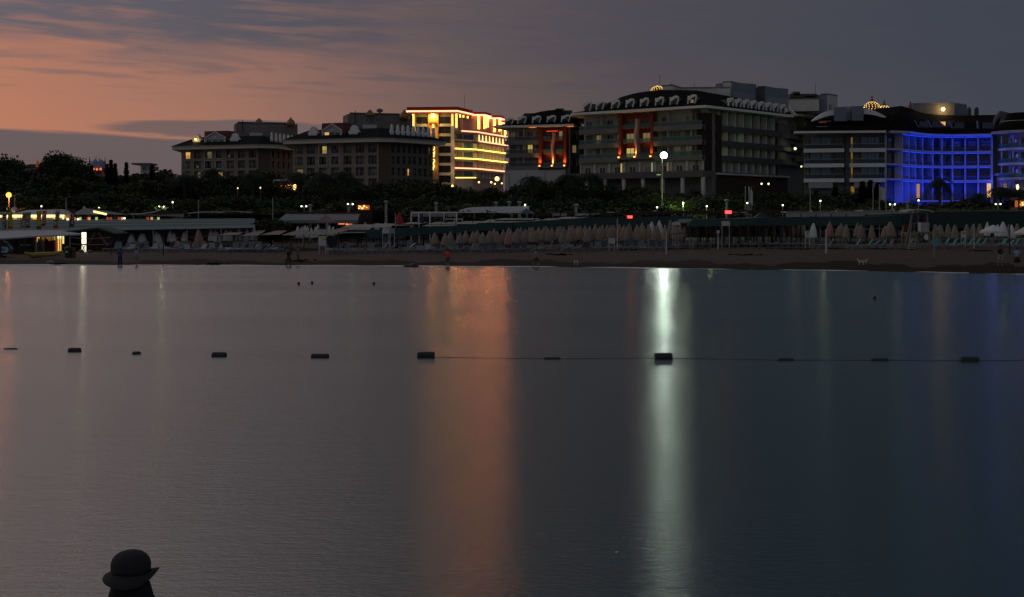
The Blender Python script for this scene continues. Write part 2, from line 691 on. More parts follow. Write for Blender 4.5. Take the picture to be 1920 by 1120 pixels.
def loggia(fa, zt, nst, sh, nb, ow, oh, wallm, lit={}, trim=(), rail=raildark, depth=1.3, zb=1.0, u0=0, u1=None, wm_pane=curtain, winw=1.9):
    """wall with recessed balconies: piers and spandrels, back wall, window, railing"""
    u1 = fa.L if u1 is None else u1
    L = u1 - u0
    bw = L / nb
    g = G()
    zbot = zt - nst * sh
    for k in range(nst):
        z1 = zt - k * sh
        z0 = z1 - sh
        g.box(u0, u1, 0, .35, z0, z0 + (sh - oh) / 2)
        g.box(u0, u1, 0, .35, z1 - (sh - oh) / 2, z1)
        for i in range(nb + 1):
            c = u0 + i * bw
            hw = (bw - ow) / 2
            g.box(max(u0, c - hw), min(u1, c + hw), .01, .34, z0 + (sh - oh) / 2, z1 - (sh - oh) / 2)
            if 0 < i < nb:
                g.box(c - .1, c + .1, .34, depth, z0 + .2, z1 - .2)
        g.box(u0, u1, .34, depth, z0 - .15, z0 + .15)
    g.box(u0, u1, 0, .35, zb, zbot)
    fa.part('wall', g, wallm)
    fa.part('recess_wall', G().box(u0, u1, depth, depth + .3, zb, zt), lilac if wallm is beige else wallm)
    for k in range(nst):
        z0 = zt - (k + 1) * sh + (sh - oh) / 2
        for i in range(nb):
            c = u0 + (i + .5) * bw
            pn = pick(lit, k, i, random.choice([wm_pane, glassd, glassd, wm_pane, M('pale_curtain', (.34, .32, .30), .6, .4, 2.5), M('brown_curtain', (.12, .08, .06), .6, .4, 2.5)]))
            ww = min(winw, ow - .2)
            off = random.choice([-.25, 0, .25])
            fa.window(c - ww / 2 + off, z0 + .02, ww, min(oh - .1, 2.15), depth - .14, pn)
            if rail:
                r = G()
                r.box(c - ow / 2, c + ow / 2, .08, .12, z0 + .92, z0 + .98)
                for q in range(int(ow / .24) + 1):
                    r.box(c - ow / 2 + q * .24, c - ow / 2 + q * .24 + .07, .085, .115, z0, z0 + .92)
                fa.part('railing', r, rail)
            if (k, i) in trim:
                tr = G()
                a_, b_, s = c - ow / 2 - .16, c + ow / 2 + .16, .2
                tr.box(a_, b_, -.12, 0, z0 - s, z0).box(a_, b_, -.12, 0, z0 + oh, z0 + oh + s)
                tr.box(a_, a_ + s, -.12, 0, z0, z0 + oh).box(b_ - s, b_, -.12, 0, z0, z0 + oh)
                fa.part('balcony_surround', tr, beige_l)


def ogee(fa, u, z, w=2.6, h=3.6, y=0, m=white, depth=1.4, pane=glassd):
    """white bell-shaped dormer"""
    prof = [(-.5, 0), (-.5, .40), (-.62, .46), (-.58, .54), (-.42, .6), (-.36, .72), (-.30, .85), (-.16, .94), (-.05, 1.0)]
    pts = [(a * w, b_ * h) for a, b_ in prof] + [(-a * w, b_ * h) for a, b_ in reversed(prof)]
    g = G().prism_y(pts, y, y + depth)
    o = fa.part('dormer', g, m, u, 0, z)
    a, p = window_meshes(w * .6, h * .34, .1, offwhite, pane)
    wo_ = obj('window', a, o, (-w * .3, y - .1, h * .04), 0)
    return o


def curl_dormer(fa, u, z, w=2.7, h=2.5, y=0.4, pane=glassd):
    w *= .82
    h *= .95
    """dark hotel's dormer: pale swept hood like a waving flag with a leaning side post"""
    cheek = G()
    cheek.prism([(u, y + .3), (u + w * .86, y + .3), (u + w * .86, y + 3), (u, y + 3)], z, z + h * .8)
    o = fa.part('dormer', cheek, M('dormer_cheek', (.12, .12, .122), .85))
    n = 10
    top, bot = [], []
    for k in range(n + 1):
        s = k / n
        x = -.1 + s * w
        top.append((x, h * (.93 + .055 * math.sin(s * 2 * math.pi + 3.5) + .04 * s)))
        bot.append((x, h * (.52 + .30 * s + .05 * math.sin(s * 2 * math.pi + 3.2))))
    hood = G().prism_y(bot + list(reversed(top)), y - .15, y + .35)
    hood.prism_y([(-.22, 0), (.02, 0), (.10, h * .75), (-.10, h * .8)], y - .12, y + .2)
    hood.prism_y([(w * .70, 0), (w * .78, 0), (w * 1.0, h * .6), (w * 1.02, h * .86), (w * .93, h * .86), (w * .90, h * .6)], y - .12, y + .2)
    ho = part('hood', hood, white, o, (u, 0, z), 0)
    a, p = window_meshes(w * .5, h * .55, .12, stonegrey, pane)
    obj('window', a, o, (u + w * .16, y + .15, z + .15), 0)
    po = part('pane', G().box(.12, w * .5 - .12, .2, .24, .12, h * .55 - .12), pane, o, (u + w * .16, y + .06, z + .15), 0)
    return o


def ring_roof(name, root, outer, zo, inner, zi, m):
    """outer/inner: lists of (x,y); zo/zi heights, roof surface between plus cap"""
    g = G()
    n = len(outer)
    L = root.location
    for p, z in zip(outer, zo):
        g.v.append((p[0] - L.x, p[1] - L.y, z - L.z))
    for p, z in zip(inner, zi):
        g.v.append((p[0] - L.x, p[1] - L.y, z - L.z))
    cxm = sum(p[0] for p in inner) / n - L.x
    cym = sum(p[1] for p in inner) / n - L.y
    g.v.append((cxm, cym, sum(zi) / n - L.z))
    for i in range(n):
        j = (i + 1) % n
        g.f.append((i, j, n + j, n + i))
        g.f.append((n + i, n + j, 2 * n))
    return part(name, g, m, root)


def poly_part(name, root, poly, z0, z1, m):
    L = root.location
    return part(name, G().prism([(p[0] - L.x, p[1] - L.y) for p in poly], z0 - L.z, z1 - L.z), m, root)


def dome(root, loc, r, m, name='dome', onion=True, pole=1.2):
    prof = [(.55 * r, 0), (.85 * r, .25 * r), (r, .7 * r), (.93 * r, 1.05 * r), (.7 * r, 1.4 * r), (.35 * r, 1.7 * r), (.08 * r, 2.05 * r), (.01, 2.3 * r)] if onion else \
        [(1.0 * r, 0), (.93 * r, .35 * r), (.72 * r, .68 * r), (.4 * r, .9 * r), (.02, 1.0 * r)]
    return part(name, G().lathe(prof, 16), m, root, Vector(loc) - root.location, 0, True)


def dotted_dome(root, loc, r, full=True, hidex=None):
    d = dome(root, loc, r, M('bronze_lattice', (.10, .05, .02), .6), 'dome', False)
    g = G()
    rows = 6
    for k in range(rows):
        ph = (k + .35) / rows * math.pi / 2
        n = max(5, int(18 * math.cos(ph)))
        for j in range(n):
            t_ = 2 * math.pi * (j + .5 * (k % 2)) / n
            g.ball((1.01 * r * math.cos(ph) * math.cos(t_), 1.01 * r * math.cos(ph) * math.sin(t_), 1.0 * r * math.sin(ph)), .11, 5, 3)
    o = part('dome_bulbs', g, M('dome_bulb_glow', (1, .7, .25), emit=1.7, ecol=(1, .60, .17)), d)
    o['kind'] = 'stuff'
    return d


def towel(fa, u, z, m, label, y=-.03, w=.8, h=.75):
    p = fa.loc(u, y, z) + fa.root.location
    g = G()
    for k in range(4):
        a_, b_ = -w / 2 + w * k / 4, -w / 2 + w * (k + 1) / 4
        dy = .03 * math.sin(k * 2)
        g.quad((a_, dy, -h), (b_, .03 * math.sin(k * 2 + 2), -h + .03), (b_, 0, 0), (a_, 0, 0))
    tag(obj('towel', g.mesh('towel', m), None, p, fa.rz), label, 'towel')


# ---- the two beige hotels with Ottoman dormers
def beige_hotel(label, A, C, C2, S, zt, nb, sb, dorm, gable, sdorm, block, pyr, on, lit, slit, trim, sh=3.12, nst=6, hip=4.2, spire=None):
    root = hotel('beige_hotel', label, (C[0], C[1], ground(C[0], C[1])))
    v = Vector(S) - Vector(C2)
    Bk1 = Vector(S)
    Ds = Vector((v.x, v.y))
    inl = Vector((Ds.x * .2, Ds.y + 4))
    poly = [Vector(A), Vector(C), Vector(C2), Vector(S), Vector(S) + Vector((-14, 14)), Vector(A) + Vector((-2, 24))]
    ff = Facade(root, A, C)
    loggia(ff, zt, nst, sh, nb, 2.55, 2.35, beige, lit, trim)
    fc = Facade(root, C, C2)
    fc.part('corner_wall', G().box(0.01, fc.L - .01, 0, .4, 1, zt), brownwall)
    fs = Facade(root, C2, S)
    loggia(fs, zt, nst, sh, sb, 1.25, 2.1, M('shaded_side_render', (.15, .125, .105), .9), slit, depth=.8, winw=1.0)  # darker copy of the beige render, the side's shade set in its colour
    # inner core closes the building behind the recesses
    core = inset(poly, 2.4)
    poly_part('core_wall', root, core, 1, zt - .2, beige)
    eo = inset(poly, -2.6)
    poly_part('eaves', root, eo, zt, zt + .9, beige_l)
    poly_part('eaves_edge', root, inset(poly, -2.75), zt + .9, zt + 1.15, M('pale_gutter', (.30, .27, .24), .8))
    inn = inset(poly, 4.5)
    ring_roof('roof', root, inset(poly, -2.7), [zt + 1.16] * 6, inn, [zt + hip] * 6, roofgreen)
    for (u, kind_) in dorm:
        o = ogee(ff, u, zt + 1.3, y=.2, pane=warmlit if kind_ == 'lit' else glassd)
        if kind_ == 'lit':
            part('lantern', G().ball((0, -.35, 1.9), .33), bulbwarm, o)
            lamp('POINT', (0, -1.2, 1.4), 45, (1, .6, .2), .2, o)
    # gabled pavilion: red roof slab behind, white pediment in front
    u0, u1 = gable
    w = u1 - u0
    gp = G().prism_y([(0, 0), (w, 0), (w, 2.3), (w * .5, 4.0), (0, 2.3)], .2, .6)
    o = ff.part('pediment', gp, M('pediment_paint', (.36, .36, .37), .8), u0, 0, zt + 1.2)
    bg_ = G()
    bg_.prism_y([(-.2, 2.2), (w * .5, 4.0), (w * .5, 4.35), (-.2, 2.55)], -.1, .2)
    bg_.prism_y([(w + .2, 2.2), (w + .2, 2.55), (w * .5, 4.35), (w * .5, 4.0)], -.1, .2)
    bg_.box(-.15, .25, -.1, .2, 0, 2.3).box(w - .25, w + .15, -.1, .2, 0, 2.3)
    part('bargeboard', bg_, offwhite, o)
    part('crest', G().lathe([(.5, 0), (.45, .1), (.2, .12)], 8, (0, 0, 0)), beige_l, o, (w / 2, .15, 2.4)).rotation_euler = (R(90), 0, 0)
    a, p = window_meshes(1.5, 1.7, .1, offwhite, glassd)
    for q, uu in enumerate((.6, w / 2 - .75, w - 2.1)):
        wi = obj('window', a, o, (uu, .08, .3), 0)
        obj('pane', window_meshes(1.5, 1.7, .1, offwhite, warmlit if (lit.get('gable') == q) else glassd)[1], wi)
    ff.part('red_roof', G().prism_y([(0, 0), (w + 1.6, 0), (w + 1.3, 4.5), (.2, 4.5)], .65, 5), roofred, u0 - .8, 0, zt + 1.2)
    for u in sdorm:
        ogee(fs, u, zt + 1.1, w=1.15, h=3.9, y=-.2, depth=.45)
    # rooftop block, domes
    bx0, by0, bx1, by1, Yb = block
    P0, P1 = W(bx0, by0, Yb), W(bx1, by1, Yb + 5)
    fb = Facade(root, P0, P1)
    fb.part('roof_block', G().box(0, fb.L, 0, 9, zt + 1.5, P0.z), M('roof_block_render', (.20, .18, .16), .9))
    fb.part('block_parapet', G().box(.6, fb.L - 3, -.12, .5, P0.z, P0.z + .45).box(2, 2.2, -.3, -.12, P0.z - 3, P0.z + 1.0), darkgrey)
    for q in (.25, .42):
        fb.window(fb.L * q, P0.z - 2.2, 1.3, 1.2, -.12, glassd)
    fb.part('plant_box', G().box(fb.L * .22, fb.L * .42, -2.4, -.13, P0.z - 4.9, P0.z - 3.1), offwhite)
    px, py, Yp = pyr
    q = W(px, py, Yp)
    part('turret', G().lathe([(1.9, -1.6), (1.7, -1.4), (.9, -.5), (.05, .1)], 4), gold, root, q - root.location, R(45))
    px, py, Yp, r = on
    q = W(px, py, Yp)
    dome(root, (q.x, q.y, q.z - 2.25 * r), r, gold)
    if spire:
        q = W(*spire)
        part('vent_cowl', G().lathe([(.25, -2.5), (.25, -.8), (.9, -.6), (.9, 0), (.3, .35)], 10), stonegrey, root, q - root.location)
    return root, ff, fs


def W2(px, Y):
    return (X(px, Y), Y)


_, fA, _ = beige_hotel('leftmost beige hotel with red gable and one bright warm dormer lamp',
            W2(340, 430), W2(484, 420), W2(507, 421), W2(556, 440), 25.4, 7, 5,
            [(5.4, 'lit'), (18.9, ''), (1.9, '') if 0 else (18.9, '')][:2], (8.6, 15.8), [1.0, 4.2, 7.2, 10.2, 13.2, 16.2],
            (442, 231, 558, 236, 436), (486, 222, 432), (545, 219, 438, 1.45),
            {(0, 0): warmlit, (0, 2): dimlit, (2, 3): yellowlit, (2, 1): dimlit, 'gable': -1}, {}, {(0, 2), (0, 3), (1, 2), (1, 3), (2, 2), (2, 3)})
_, fB, _ = beige_hotel('beige hotel with a warm-lit window in its red gable, next to the glowing hotel',
            W2(549, 386), W2(710, 375), W2(731, 376), W2(812, 390), 24.8, 7, 8,
            [(6.3, ''), (19.2, '')], (9.6, 15.6), [.8, 3.2, 5.3, 7.4, 9.5, 11.6, 13.7, 15.8, 17.9],
            (652, 214, 774, 223, 392), (694, 206, 392), (758, 204, 394, 1.55),
            {(0, 2): yellowlit, (2, 0): dimlit, 'gable': 0}, {(2, 3): warmlit, (0, 7): dimlit}, {(0, 2), (0, 3), (1, 2), (1, 3)}, spire=(712, 206, 392))

bwA, bwB = fA.L / 7, fB.L / 7
tw_w, tw_b, tw_p = M('white_towel', (.62, .62, .64), .9), M('blue_towel', (.06, .13, .40), .9), M('violet_towel', (.12, .09, .42), .9)
towel(fA, bwA * 1.5, 25.4 - 3.12 - 1.75, tw_w, 'white towel on a second-row rail of the leftmost beige hotel')
towel(fA, bwA * 4.4, 25.4 - 1.75, tw_w, 'white towel on a top-floor rail of the leftmost beige hotel')
towel(fA, bwA * 3.6, 25.4 - 3.12 - 1.75, tw_b, 'blue towel on a rail of the leftmost beige hotel', w=1.5)
towel(fB, bwB * 3.45, 24.8 - 1.75, tw_p, 'violet towel on a top-floor rail of the second beige hotel', w=1.3)
towel(fB, bwB * 3.12, 24.8 - 1.75, tw_w, 'white towel beside the violet one on the second beige hotel', w=.5)

# ---- glowing yellow and red hotel
def glow_hotel():
    Y0 = 438
    A, C = W2(772, Y0), W2(852, Y0 - 1)
    root = hotel('glowing_hotel', 'tower hotel outlined in yellow and red strip lights with a vertical lit sign', (A[0], A[1], ground(*A)))
    fa = Facade(root, A, C)
    L = fa.L
    zt = W(0, 213, Y0).z
    sh = 3.08
    warmwall = M('cream_render', (.45, .40, .34), .8)
    D2 = W2(878, Y0 + 12)
    poly = [Vector(A), Vector(C), Vector(D2), Vector(D2) + Vector((-4, 14)), Vector(A) + Vector((0, 14))]
    core = inset(poly, .8)
    poly_part('core_wall', root, core, 1, zt, warmwall)
    # roof slab with red edge and light line
    rp = inset(poly, -1.5)
    poly_part('roof_slab', root, rp, zt + .8, zt + 1.9, M('red_fascia', (.34, .035, .02), .7))
    poly_part('light_strip', root, inset(poly, -1.62), zt + .45, zt + .78, ledred)
    poly_part('soffit', root, inset(poly, -1.3), zt, zt + .43, warmwall)
    # front: dark glass bands between white slabs, sign panel
    s0, s1 = (803 - 772) / 80 * L, (822.5 - 772) / 80 * L
    for (a_, b_) in ((1.4, s0), (s1, L - 1.1)):
        g = G()
        for k in range(9):
            z = zt - 1.1 - k * sh - sh * .82
            g.box(a_, b_, -.15, .5, z - .55, z + .3)
        fa.part('floor_slabs', g, offwhite)
        for k in range(8):
            z = zt - .4 - k * sh - .55
            fa.window(a_, z - sh + .62 + .15, b_ - a_, sh - .9, .25, glassd, darkgrey)
    fa.part('corner_post', G().box(L - 1.1, L, -.3, .6, 1, zt), offwhite)
    fa.part('corner_post', G().box(0, 1.4, -.1, .6, 1, zt), warmwall)
    fa.part('sign_panel', G().box(s0, s1, -.6, .6, 4, zt - .05), M('sand_stone_panel', (.42, .25, .12), .85))
    c = (s0 + s1) / 2
    # lettering reads downwards, stacked
    for ch, top in (('S', 237.5), ('I', 245), ('D', 252.5), ('E', 260.5), ('U', 279.5), ('N', 287.5), ('P', 295), ('O', 302.5), ('R', 309.5), ('T', 316.5)):
        o = obj('letter', text_mesh(ch, 1.6, signlet, .06), root, fa.loc(c, -.75, W(0, top, Y0).z), fa.rz)
        o.rotation_euler = (R(90), 0, fa.rz)
    zt_e = W(0, 217, Y0).z
    em = G().lathe([(.85, 0), (.85, .12), (.65, .16)], 14)
    o = part('emblem', em, emblemm, root, fa.loc(c, -.62, zt_e - .2))
    o.rotation_euler = (R(90), 0, fa.rz)
    fa.part('emblem_ribbon', G().box(c - 1.3, c + 1.3, -.74, -.64, zt_e - 2.9, zt_e - 2.2).box(c + .8, c + 1.3, -.74, -.64, zt_e - 3.5, zt_e - 2.9), M('brown_ribbon', (.12, .04, .02), .7))
    lamp('AREA', fa.loc(c, -2.2, zt - .6), 650, (1, .52, .08), parent=root, rot=(R(24), 0, fa.rz), size=(2.6, .6))
    lamp('POINT', fa.loc(c, -2.0, zt_e - 6), 140, (1, .52, .08), .6, root)
    lamp('POINT', fa.loc(c, -2.0, zt_e - 16), 90, (1, .52, .08), .6, root)
    # warm light lines at the corner posts
    for zz in (zt - 3, zt - 10, zt - 18):
        lamp('POINT', fa.loc(L - .6, -2.6, zz), 90, (1, .55, .18), .4, root)
    fa.part('light_column', G().box(.2, .75, -.28, -.12, zt - 6.5, zt - .3), ledyel)
    fa.part('light_column', G().box(L - .9, L - .3, -.46, -.31, zt - 4, zt - .3), M('soft_yellow_led', (1, .6, .2), emit=1.2, ecol=(1, .58, .14)))
    fa.part('light_column', G().box(L - .9, L - .3, -.46, -.31, 7, zt - 29 + 6.5), ledyel)
    # right return of the tower: tall lit columns at the top
    fr = Facade(root, C, D2)
    fr.part('return_wall', G().box(0, fr.L, 0, .5, zt - 8, zt), warmwall)
    for k, u in enumerate((fr.L * .12, fr.L * .38, fr.L * .62, fr.L * .93)):
        fr.part('light_column', G().box(u - .35, u + .35, -.25, -.02, zt - 4.4 - .3 * k, zt - .1), ledyel)
    for u in (fr.L * .25, fr.L * .5, fr.L * .77):
        fr.window(u - .5, zt - 4, 1.0, 3.2, -.14, glassd, warmwall)
    # lower wing running right, with light strips on three floors
    P = [C, W2(893, Y0 + 6), W2(950, Y0 + 34)]
    zs = [W(0, py, Y0).z for py in (245.5, 262, 279, 297, 315.5)]
    strip = [ledred, None, ledyel, ledyel, ledred]
    pwall = M('pale_pink_render', (.40, .27, .23), .85)
    for si in range(2):
        f2 = Facade(root, P[si], P[si + 1])
        nb = 2 if si == 0 else 9
        bw = f2.L / nb
        f2.part('wall', G().box(0, f2.L, 1.2, 1.6, 1, zs[0]), pwall if si else lilac)
        for k, z in enumerate(zs):
            f2.part('floor_slab', G().box(0, f2.L, -.2, 1.2, z - .25, z + .1), warmwall)
            f2.part('parapet', G().box(0, f2.L, -.2, -.05, z - .95, z - .25), stonegrey if k != 1 else darkgrey)
            if strip[k]:
                f2.part('light_strip', G().box(0 if k or si else f2.L * .3, f2.L, -.42, -.22, z - .12, z + .16), strip[k])
            zn = z - sh + .1
            if strip[k] is ledyel:
                lamp('AREA', f2.loc(f2.L / 2, -2.4, z + .9), 9 * f2.L, (1, .55, .14), parent=root, rot=(R(75), 0, f2.rz), size=(f2.L * .9, .4))
            for i in range(nb):
                if si == 0:
                    f2.window(i * bw + .4, zn + .5, bw - .8, 2.0, 1.05, (glasst if i else curtain), darkgrey)
                else:
                    f2.window(i * bw + bw * .3, zn + .2, bw * .45, 2.1, 1.05, glassd, pwall)
                    f2.part('fin', G().box(i * bw - .12, i * bw + .12, -.1, 1.15, z - sh + .2, z - .26), offwhite)
        if si == 1:
            for i in range(9):
                g = G().prism_y([(-.28, 0), (.28, 0), (.1, .8), (0, 1.9), (-.1, .8)], -.5, -.24)
                f2.part('light_flame', g, M('flame_wall_light', (1, .7, .3), emit=2.2, ecol=(1, .66, .2)), (i + .5) * bw, 0, zs[1] + .05)
            f2.part('light_strip', G().box(2, f2.L, -.5, -.24, zs[1] - .2, zs[1] + .03), ledred)
            lamp('AREA', f2.loc(f2.L / 2, -1.5, zs[1] + .2), 120, (1, .5, .2), parent=root, rot=(R(110), 0, f2.rz), size=(f2.L, .5))
            f2.part('penthouse_wall', G().box(-4, f2.L, 3, 12, zs[0], zs[0] + 4.5), pwall)
    # stepped back upper blocks with red caps
    for (pa, pb, pc, ptop, pbot, Yb) in ((872, 905, 916, 213, 246, 452), (917, 934, 941, 219, 250, 464), (941, 945, 948, 228, 256, 470)):
        a_, b_, c_ = W2(pa, Yb), W2(pb, Yb), W2(pc, Yb + 7)
        z1, z0 = W(0, ptop + 4, Yb).z, W(0, pbot, Yb).z
        pl = [Vector(a_), Vector(b_), Vector(c_), Vector(c_) + Vector((-2, 9)), Vector(a_) + Vector((0, 9))]
        poly_part('upper_block', root, pl, z0 - 6, z1, M('pink_render', (.42, .27, .24), .85))
        poly_part('red_cap', root, inset(pl, -.9), z1 + .35, z1 + 1.1, M('red_fascia'))
        poly_part('light_strip', root, inset(pl, -1.0), z1 + .02, z1 + .33, ledred)
        f3 = Facade(root, b_, c_)
        for k in range(3):
            f3.part('light_column', G().box(f3.L * (.15 + .33 * k), f3.L * (.15 + .33 * k) + .7, -.25, -.02, z1 - 4.2 + .4 * k, z1 - .1), ledyel)
        f4 = Facade(root, a_, b_)
        f4.part('light_column', G().box(f4.L - 1.6, f4.L - .9, -.25, -.02, z1 - 4.4, z1 - .1), ledyel)
    part('antenna', G().tube([(0, 0, 0), (0, 0, 5)], .05), darkgrey, root, W(871, 206, Y0 + 8) - root.location)
    # ground-floor lights
    for px, py, s in ((898, 342, .28), (921, 342, .3), (928, 345, .25), (932, 335.5, .7), (941, 344, .25)):
        part('lamp', G().ball((0, 0, 0), s), bulbwarm, root, W(px, py, Y0 - 6) - root.location)
    fa.part('light_strip', G().box(L + .5, L + 7, -1.2, -1.0, W(0, 334, Y0).z - .1, W(0, 334, Y0).z + .15), ledyel)
    for px, py, Yl, e, c_ in ((778, 250, 431, 500, 0), (812, 226, 431, 900, 0), (850, 230, 431, 700, 0), (862, 222, 436, 900, 0), (875, 283, 434, 700, 1), (905, 250, 436, 700, 1),
                              (925, 252, 448, 800, 1), (915, 290, 440, 700, 0), (945, 262, 452, 700, 1), (940, 318, 450, 600, 1), (890, 318, 434, 600, 1)):
        lamp('SPOT', W(px, py, Yl - 1.5) - root.location, e * 1.25, (1, .33, .05) if not c_ else (1, .20, .07), .5, root, rot=(R(-78), 0, 0), spot=110, blend=.6)  # added seaward spots without fixtures, they feed the orange reflection on the water
    return root


M('red_fascia', (.34, .035, .02), .7)
glow_hotel()

# ---- dark hotel with curved roofs
def balcony_facade(fa, zt, floors, bays, lit={}, wallm=lilac, fins=2, skip=(), bandm=stonegrey, glass=railglass, zb=1, deep=1.7, wall_split=None, band=1.0, finm=None, slant=0):
    fa.part('wall', G().box(0, fa.L, deep, deep + .4, zb, zt), wallm)
    bw = fa.L / bays
    ceil_ = zt
    for k, z in enumerate(floors):
        segs = []
        s = 0
        for (a_, b_) in sorted(skip):
            segs.append((s, a_))
            s = b_
        segs.append((s, fa.L))
        for (a_, b_) in segs:
            if b_ - a_ < .5:
                continue
            fa.part('balcony_slab', G().box(a_, b_, -.2, deep, z - .25, z), stonegrey)
            fa.part('balcony_parapet', G().box(a_, b_, -.35, -.2, z - band + .1, z + .12), bandm)
            if glass:
                fa.part('balcony_glass', G().box(a_ + .1, b_ - .1, -.3, -.26, z + .12, z + .95), glass)
                fa.part('handrail', G().box(a_ + .1, b_ - .1, -.33, -.23, z + .95, z + 1.0), polemat)
        for i in range(bays):
            c = (i + .5) * bw
            if any(a_ < c < b_ for a_, b_ in skip):
                continue
            ww = min(1.9, bw * .62)
            fa.window(c - ww / 2, z + .02, ww, min(2.2, ceil_ - z - .5), deep - .16, pick(lit, k, i, random.choice([glassd, curtain, glassd, M('pale_curtain', (.34, .32, .30), .6, .4, 2.5), M('faint_room_light', (.3, .25, .15), .5, .3, emit=.035, ecol=(1, .8, .45))])), stonegrey if random.random() < .5 else offwhite)
            if i % fins == 0 and i:
                if slant:
                    g = G().prism_y([(-.55, 0), (-.1, 0), (.12, ceil_ - z - .3), (-.2, ceil_ - z - .3)], 0.0, deep)
                    fa.part('divider', g, finm or offwhite, i * bw, 0, z)
                else:
                    fa.part('divider', G().box(i * bw - .1, i * bw + .1, 0, deep, z, ceil_ - .26), finm or wallm)
        ceil_ = z


def red_bay(fa, u0, u1, zt, floors, base_z, lit={}, top_glow=False, colh=1.0):
    w = u1 - u0
    fa.part('red_panel', G().box(u0, u1, .9, 1.3, base_z, zt), redfac)
    fa.part('red_frame', G().box(u0, u0 + .7, -.5, .9, base_z, zt), redfac)
    fa.part('red_frame', G().box(u1 - .7, u1, -.5, .9, base_z, zt), redfac)
    # pale wavy band down the middle
    g = G()
    n = 14
    for k in range(n):
        z0, z1 = base_z + (zt - 1.2 - base_z) * k / n, base_z + (zt - 1.2 - base_z) * (k + 1) / n
        x0, x1 = .20 * math.sin(k * .6), .20 * math.sin((k + 1) * .6)
        i = len(g.v)
        c = w / 2
        g.v += [(c + x0 - .22, -.55, z0), (c + x0 + .22, -.55, z0), (c + x0 + .22, .9, z0), (c + x0 - .22, .9, z0),
                (c + x1 - .22, -.55, z1), (c + x1 + .22, -.55, z1), (c + x1 + .22, .9, z1), (c + x1 - .22, .9, z1)]
        g.f += [(i, i + 1, i + 5, i + 4), (i + 1, i + 2, i + 6, i + 5), (i + 3, i, i + 4, i + 7), (i + 2, i + 3, i + 7, i + 6)]
    fa.part('wavy_band', g, M('wavy_band_paint', (.50, .36, .36), .7), u0)
    for k, z in enumerate(floors):
        for s, (a_, b_) in enumerate(((u0 + .8, u0 + w / 2 - .6), (u0 + w / 2 + .6, u1 - .8))):
            fa.part('balcony_slab', G().box(a_, b_, -.1, .9, z - .2, z), M('dark_red_slab', (.2, .04, .03), .7))
            fa.part('balcony_glass', G().box(a_, b_, -.08, -.04, z, z + .9), railglass)
            fa.window(a_ + .5, z, b_ - a_ - 1.0, 2.2, .74, lit.get((k, s), glassd), M('dark_red_slab'))
    # uplights: fixture on the ledge, lamp grazing the column
    for u, e in ((u0 + .35, .8), (u0 + w / 2, 1.0), (u1 - .35, .8)):
        fa.part('uplight', G().lathe([(.16, 0), (.20, .22), (.14, .24)], 8), upglow, u, -.95, base_z + .05)
        lamp('SPOT', fa.loc(u, -1.05, base_z + .5), 620 * e * colh, (1, .36, .045), .1, fa.root, rot=(R(180 - 14), 0, fa.rz), spot=105, blend=1)
    fa.part('uplight_ledge', G().box(u0, u1, -1.3, 1.0, base_z - .35, base_z), stonegrey)


def curved_roof(root, outer_pts, hf, m, ins, n=14, z_e=None):
    """outer_pts: corners (x,y,ze); hf(side, t) roof height above eave"""
    o, zo, zi = [], [], []
    N = len(outer_pts)
    base = [Vector(p[:2]) for p in outer_pts]
    inn = inset(base, ins)
    inner = []
    for s in range(N):
        a_, b_ = outer_pts[s], outer_pts[(s + 1) % N]
        for k in range(n):
            t_ = k / n
            o.append(base[s].lerp(base[(s + 1) % N], t_))
            inner.append(inn[s].lerp(inn[(s + 1) % N], t_))
            ze = a_[2] + (b_[2] - a_[2]) * t_
            zo.append(ze)
            zi.append(ze + hf(s, t_))
    return ring_roof('roof', root, o, zo, inner, zi, m)


def eave_line(fa, z, over, th, m, name='eave', extra=0.0):
    fa.part(name, G().box(-extra, fa.L + extra, -over, .3, z, z + th), m)


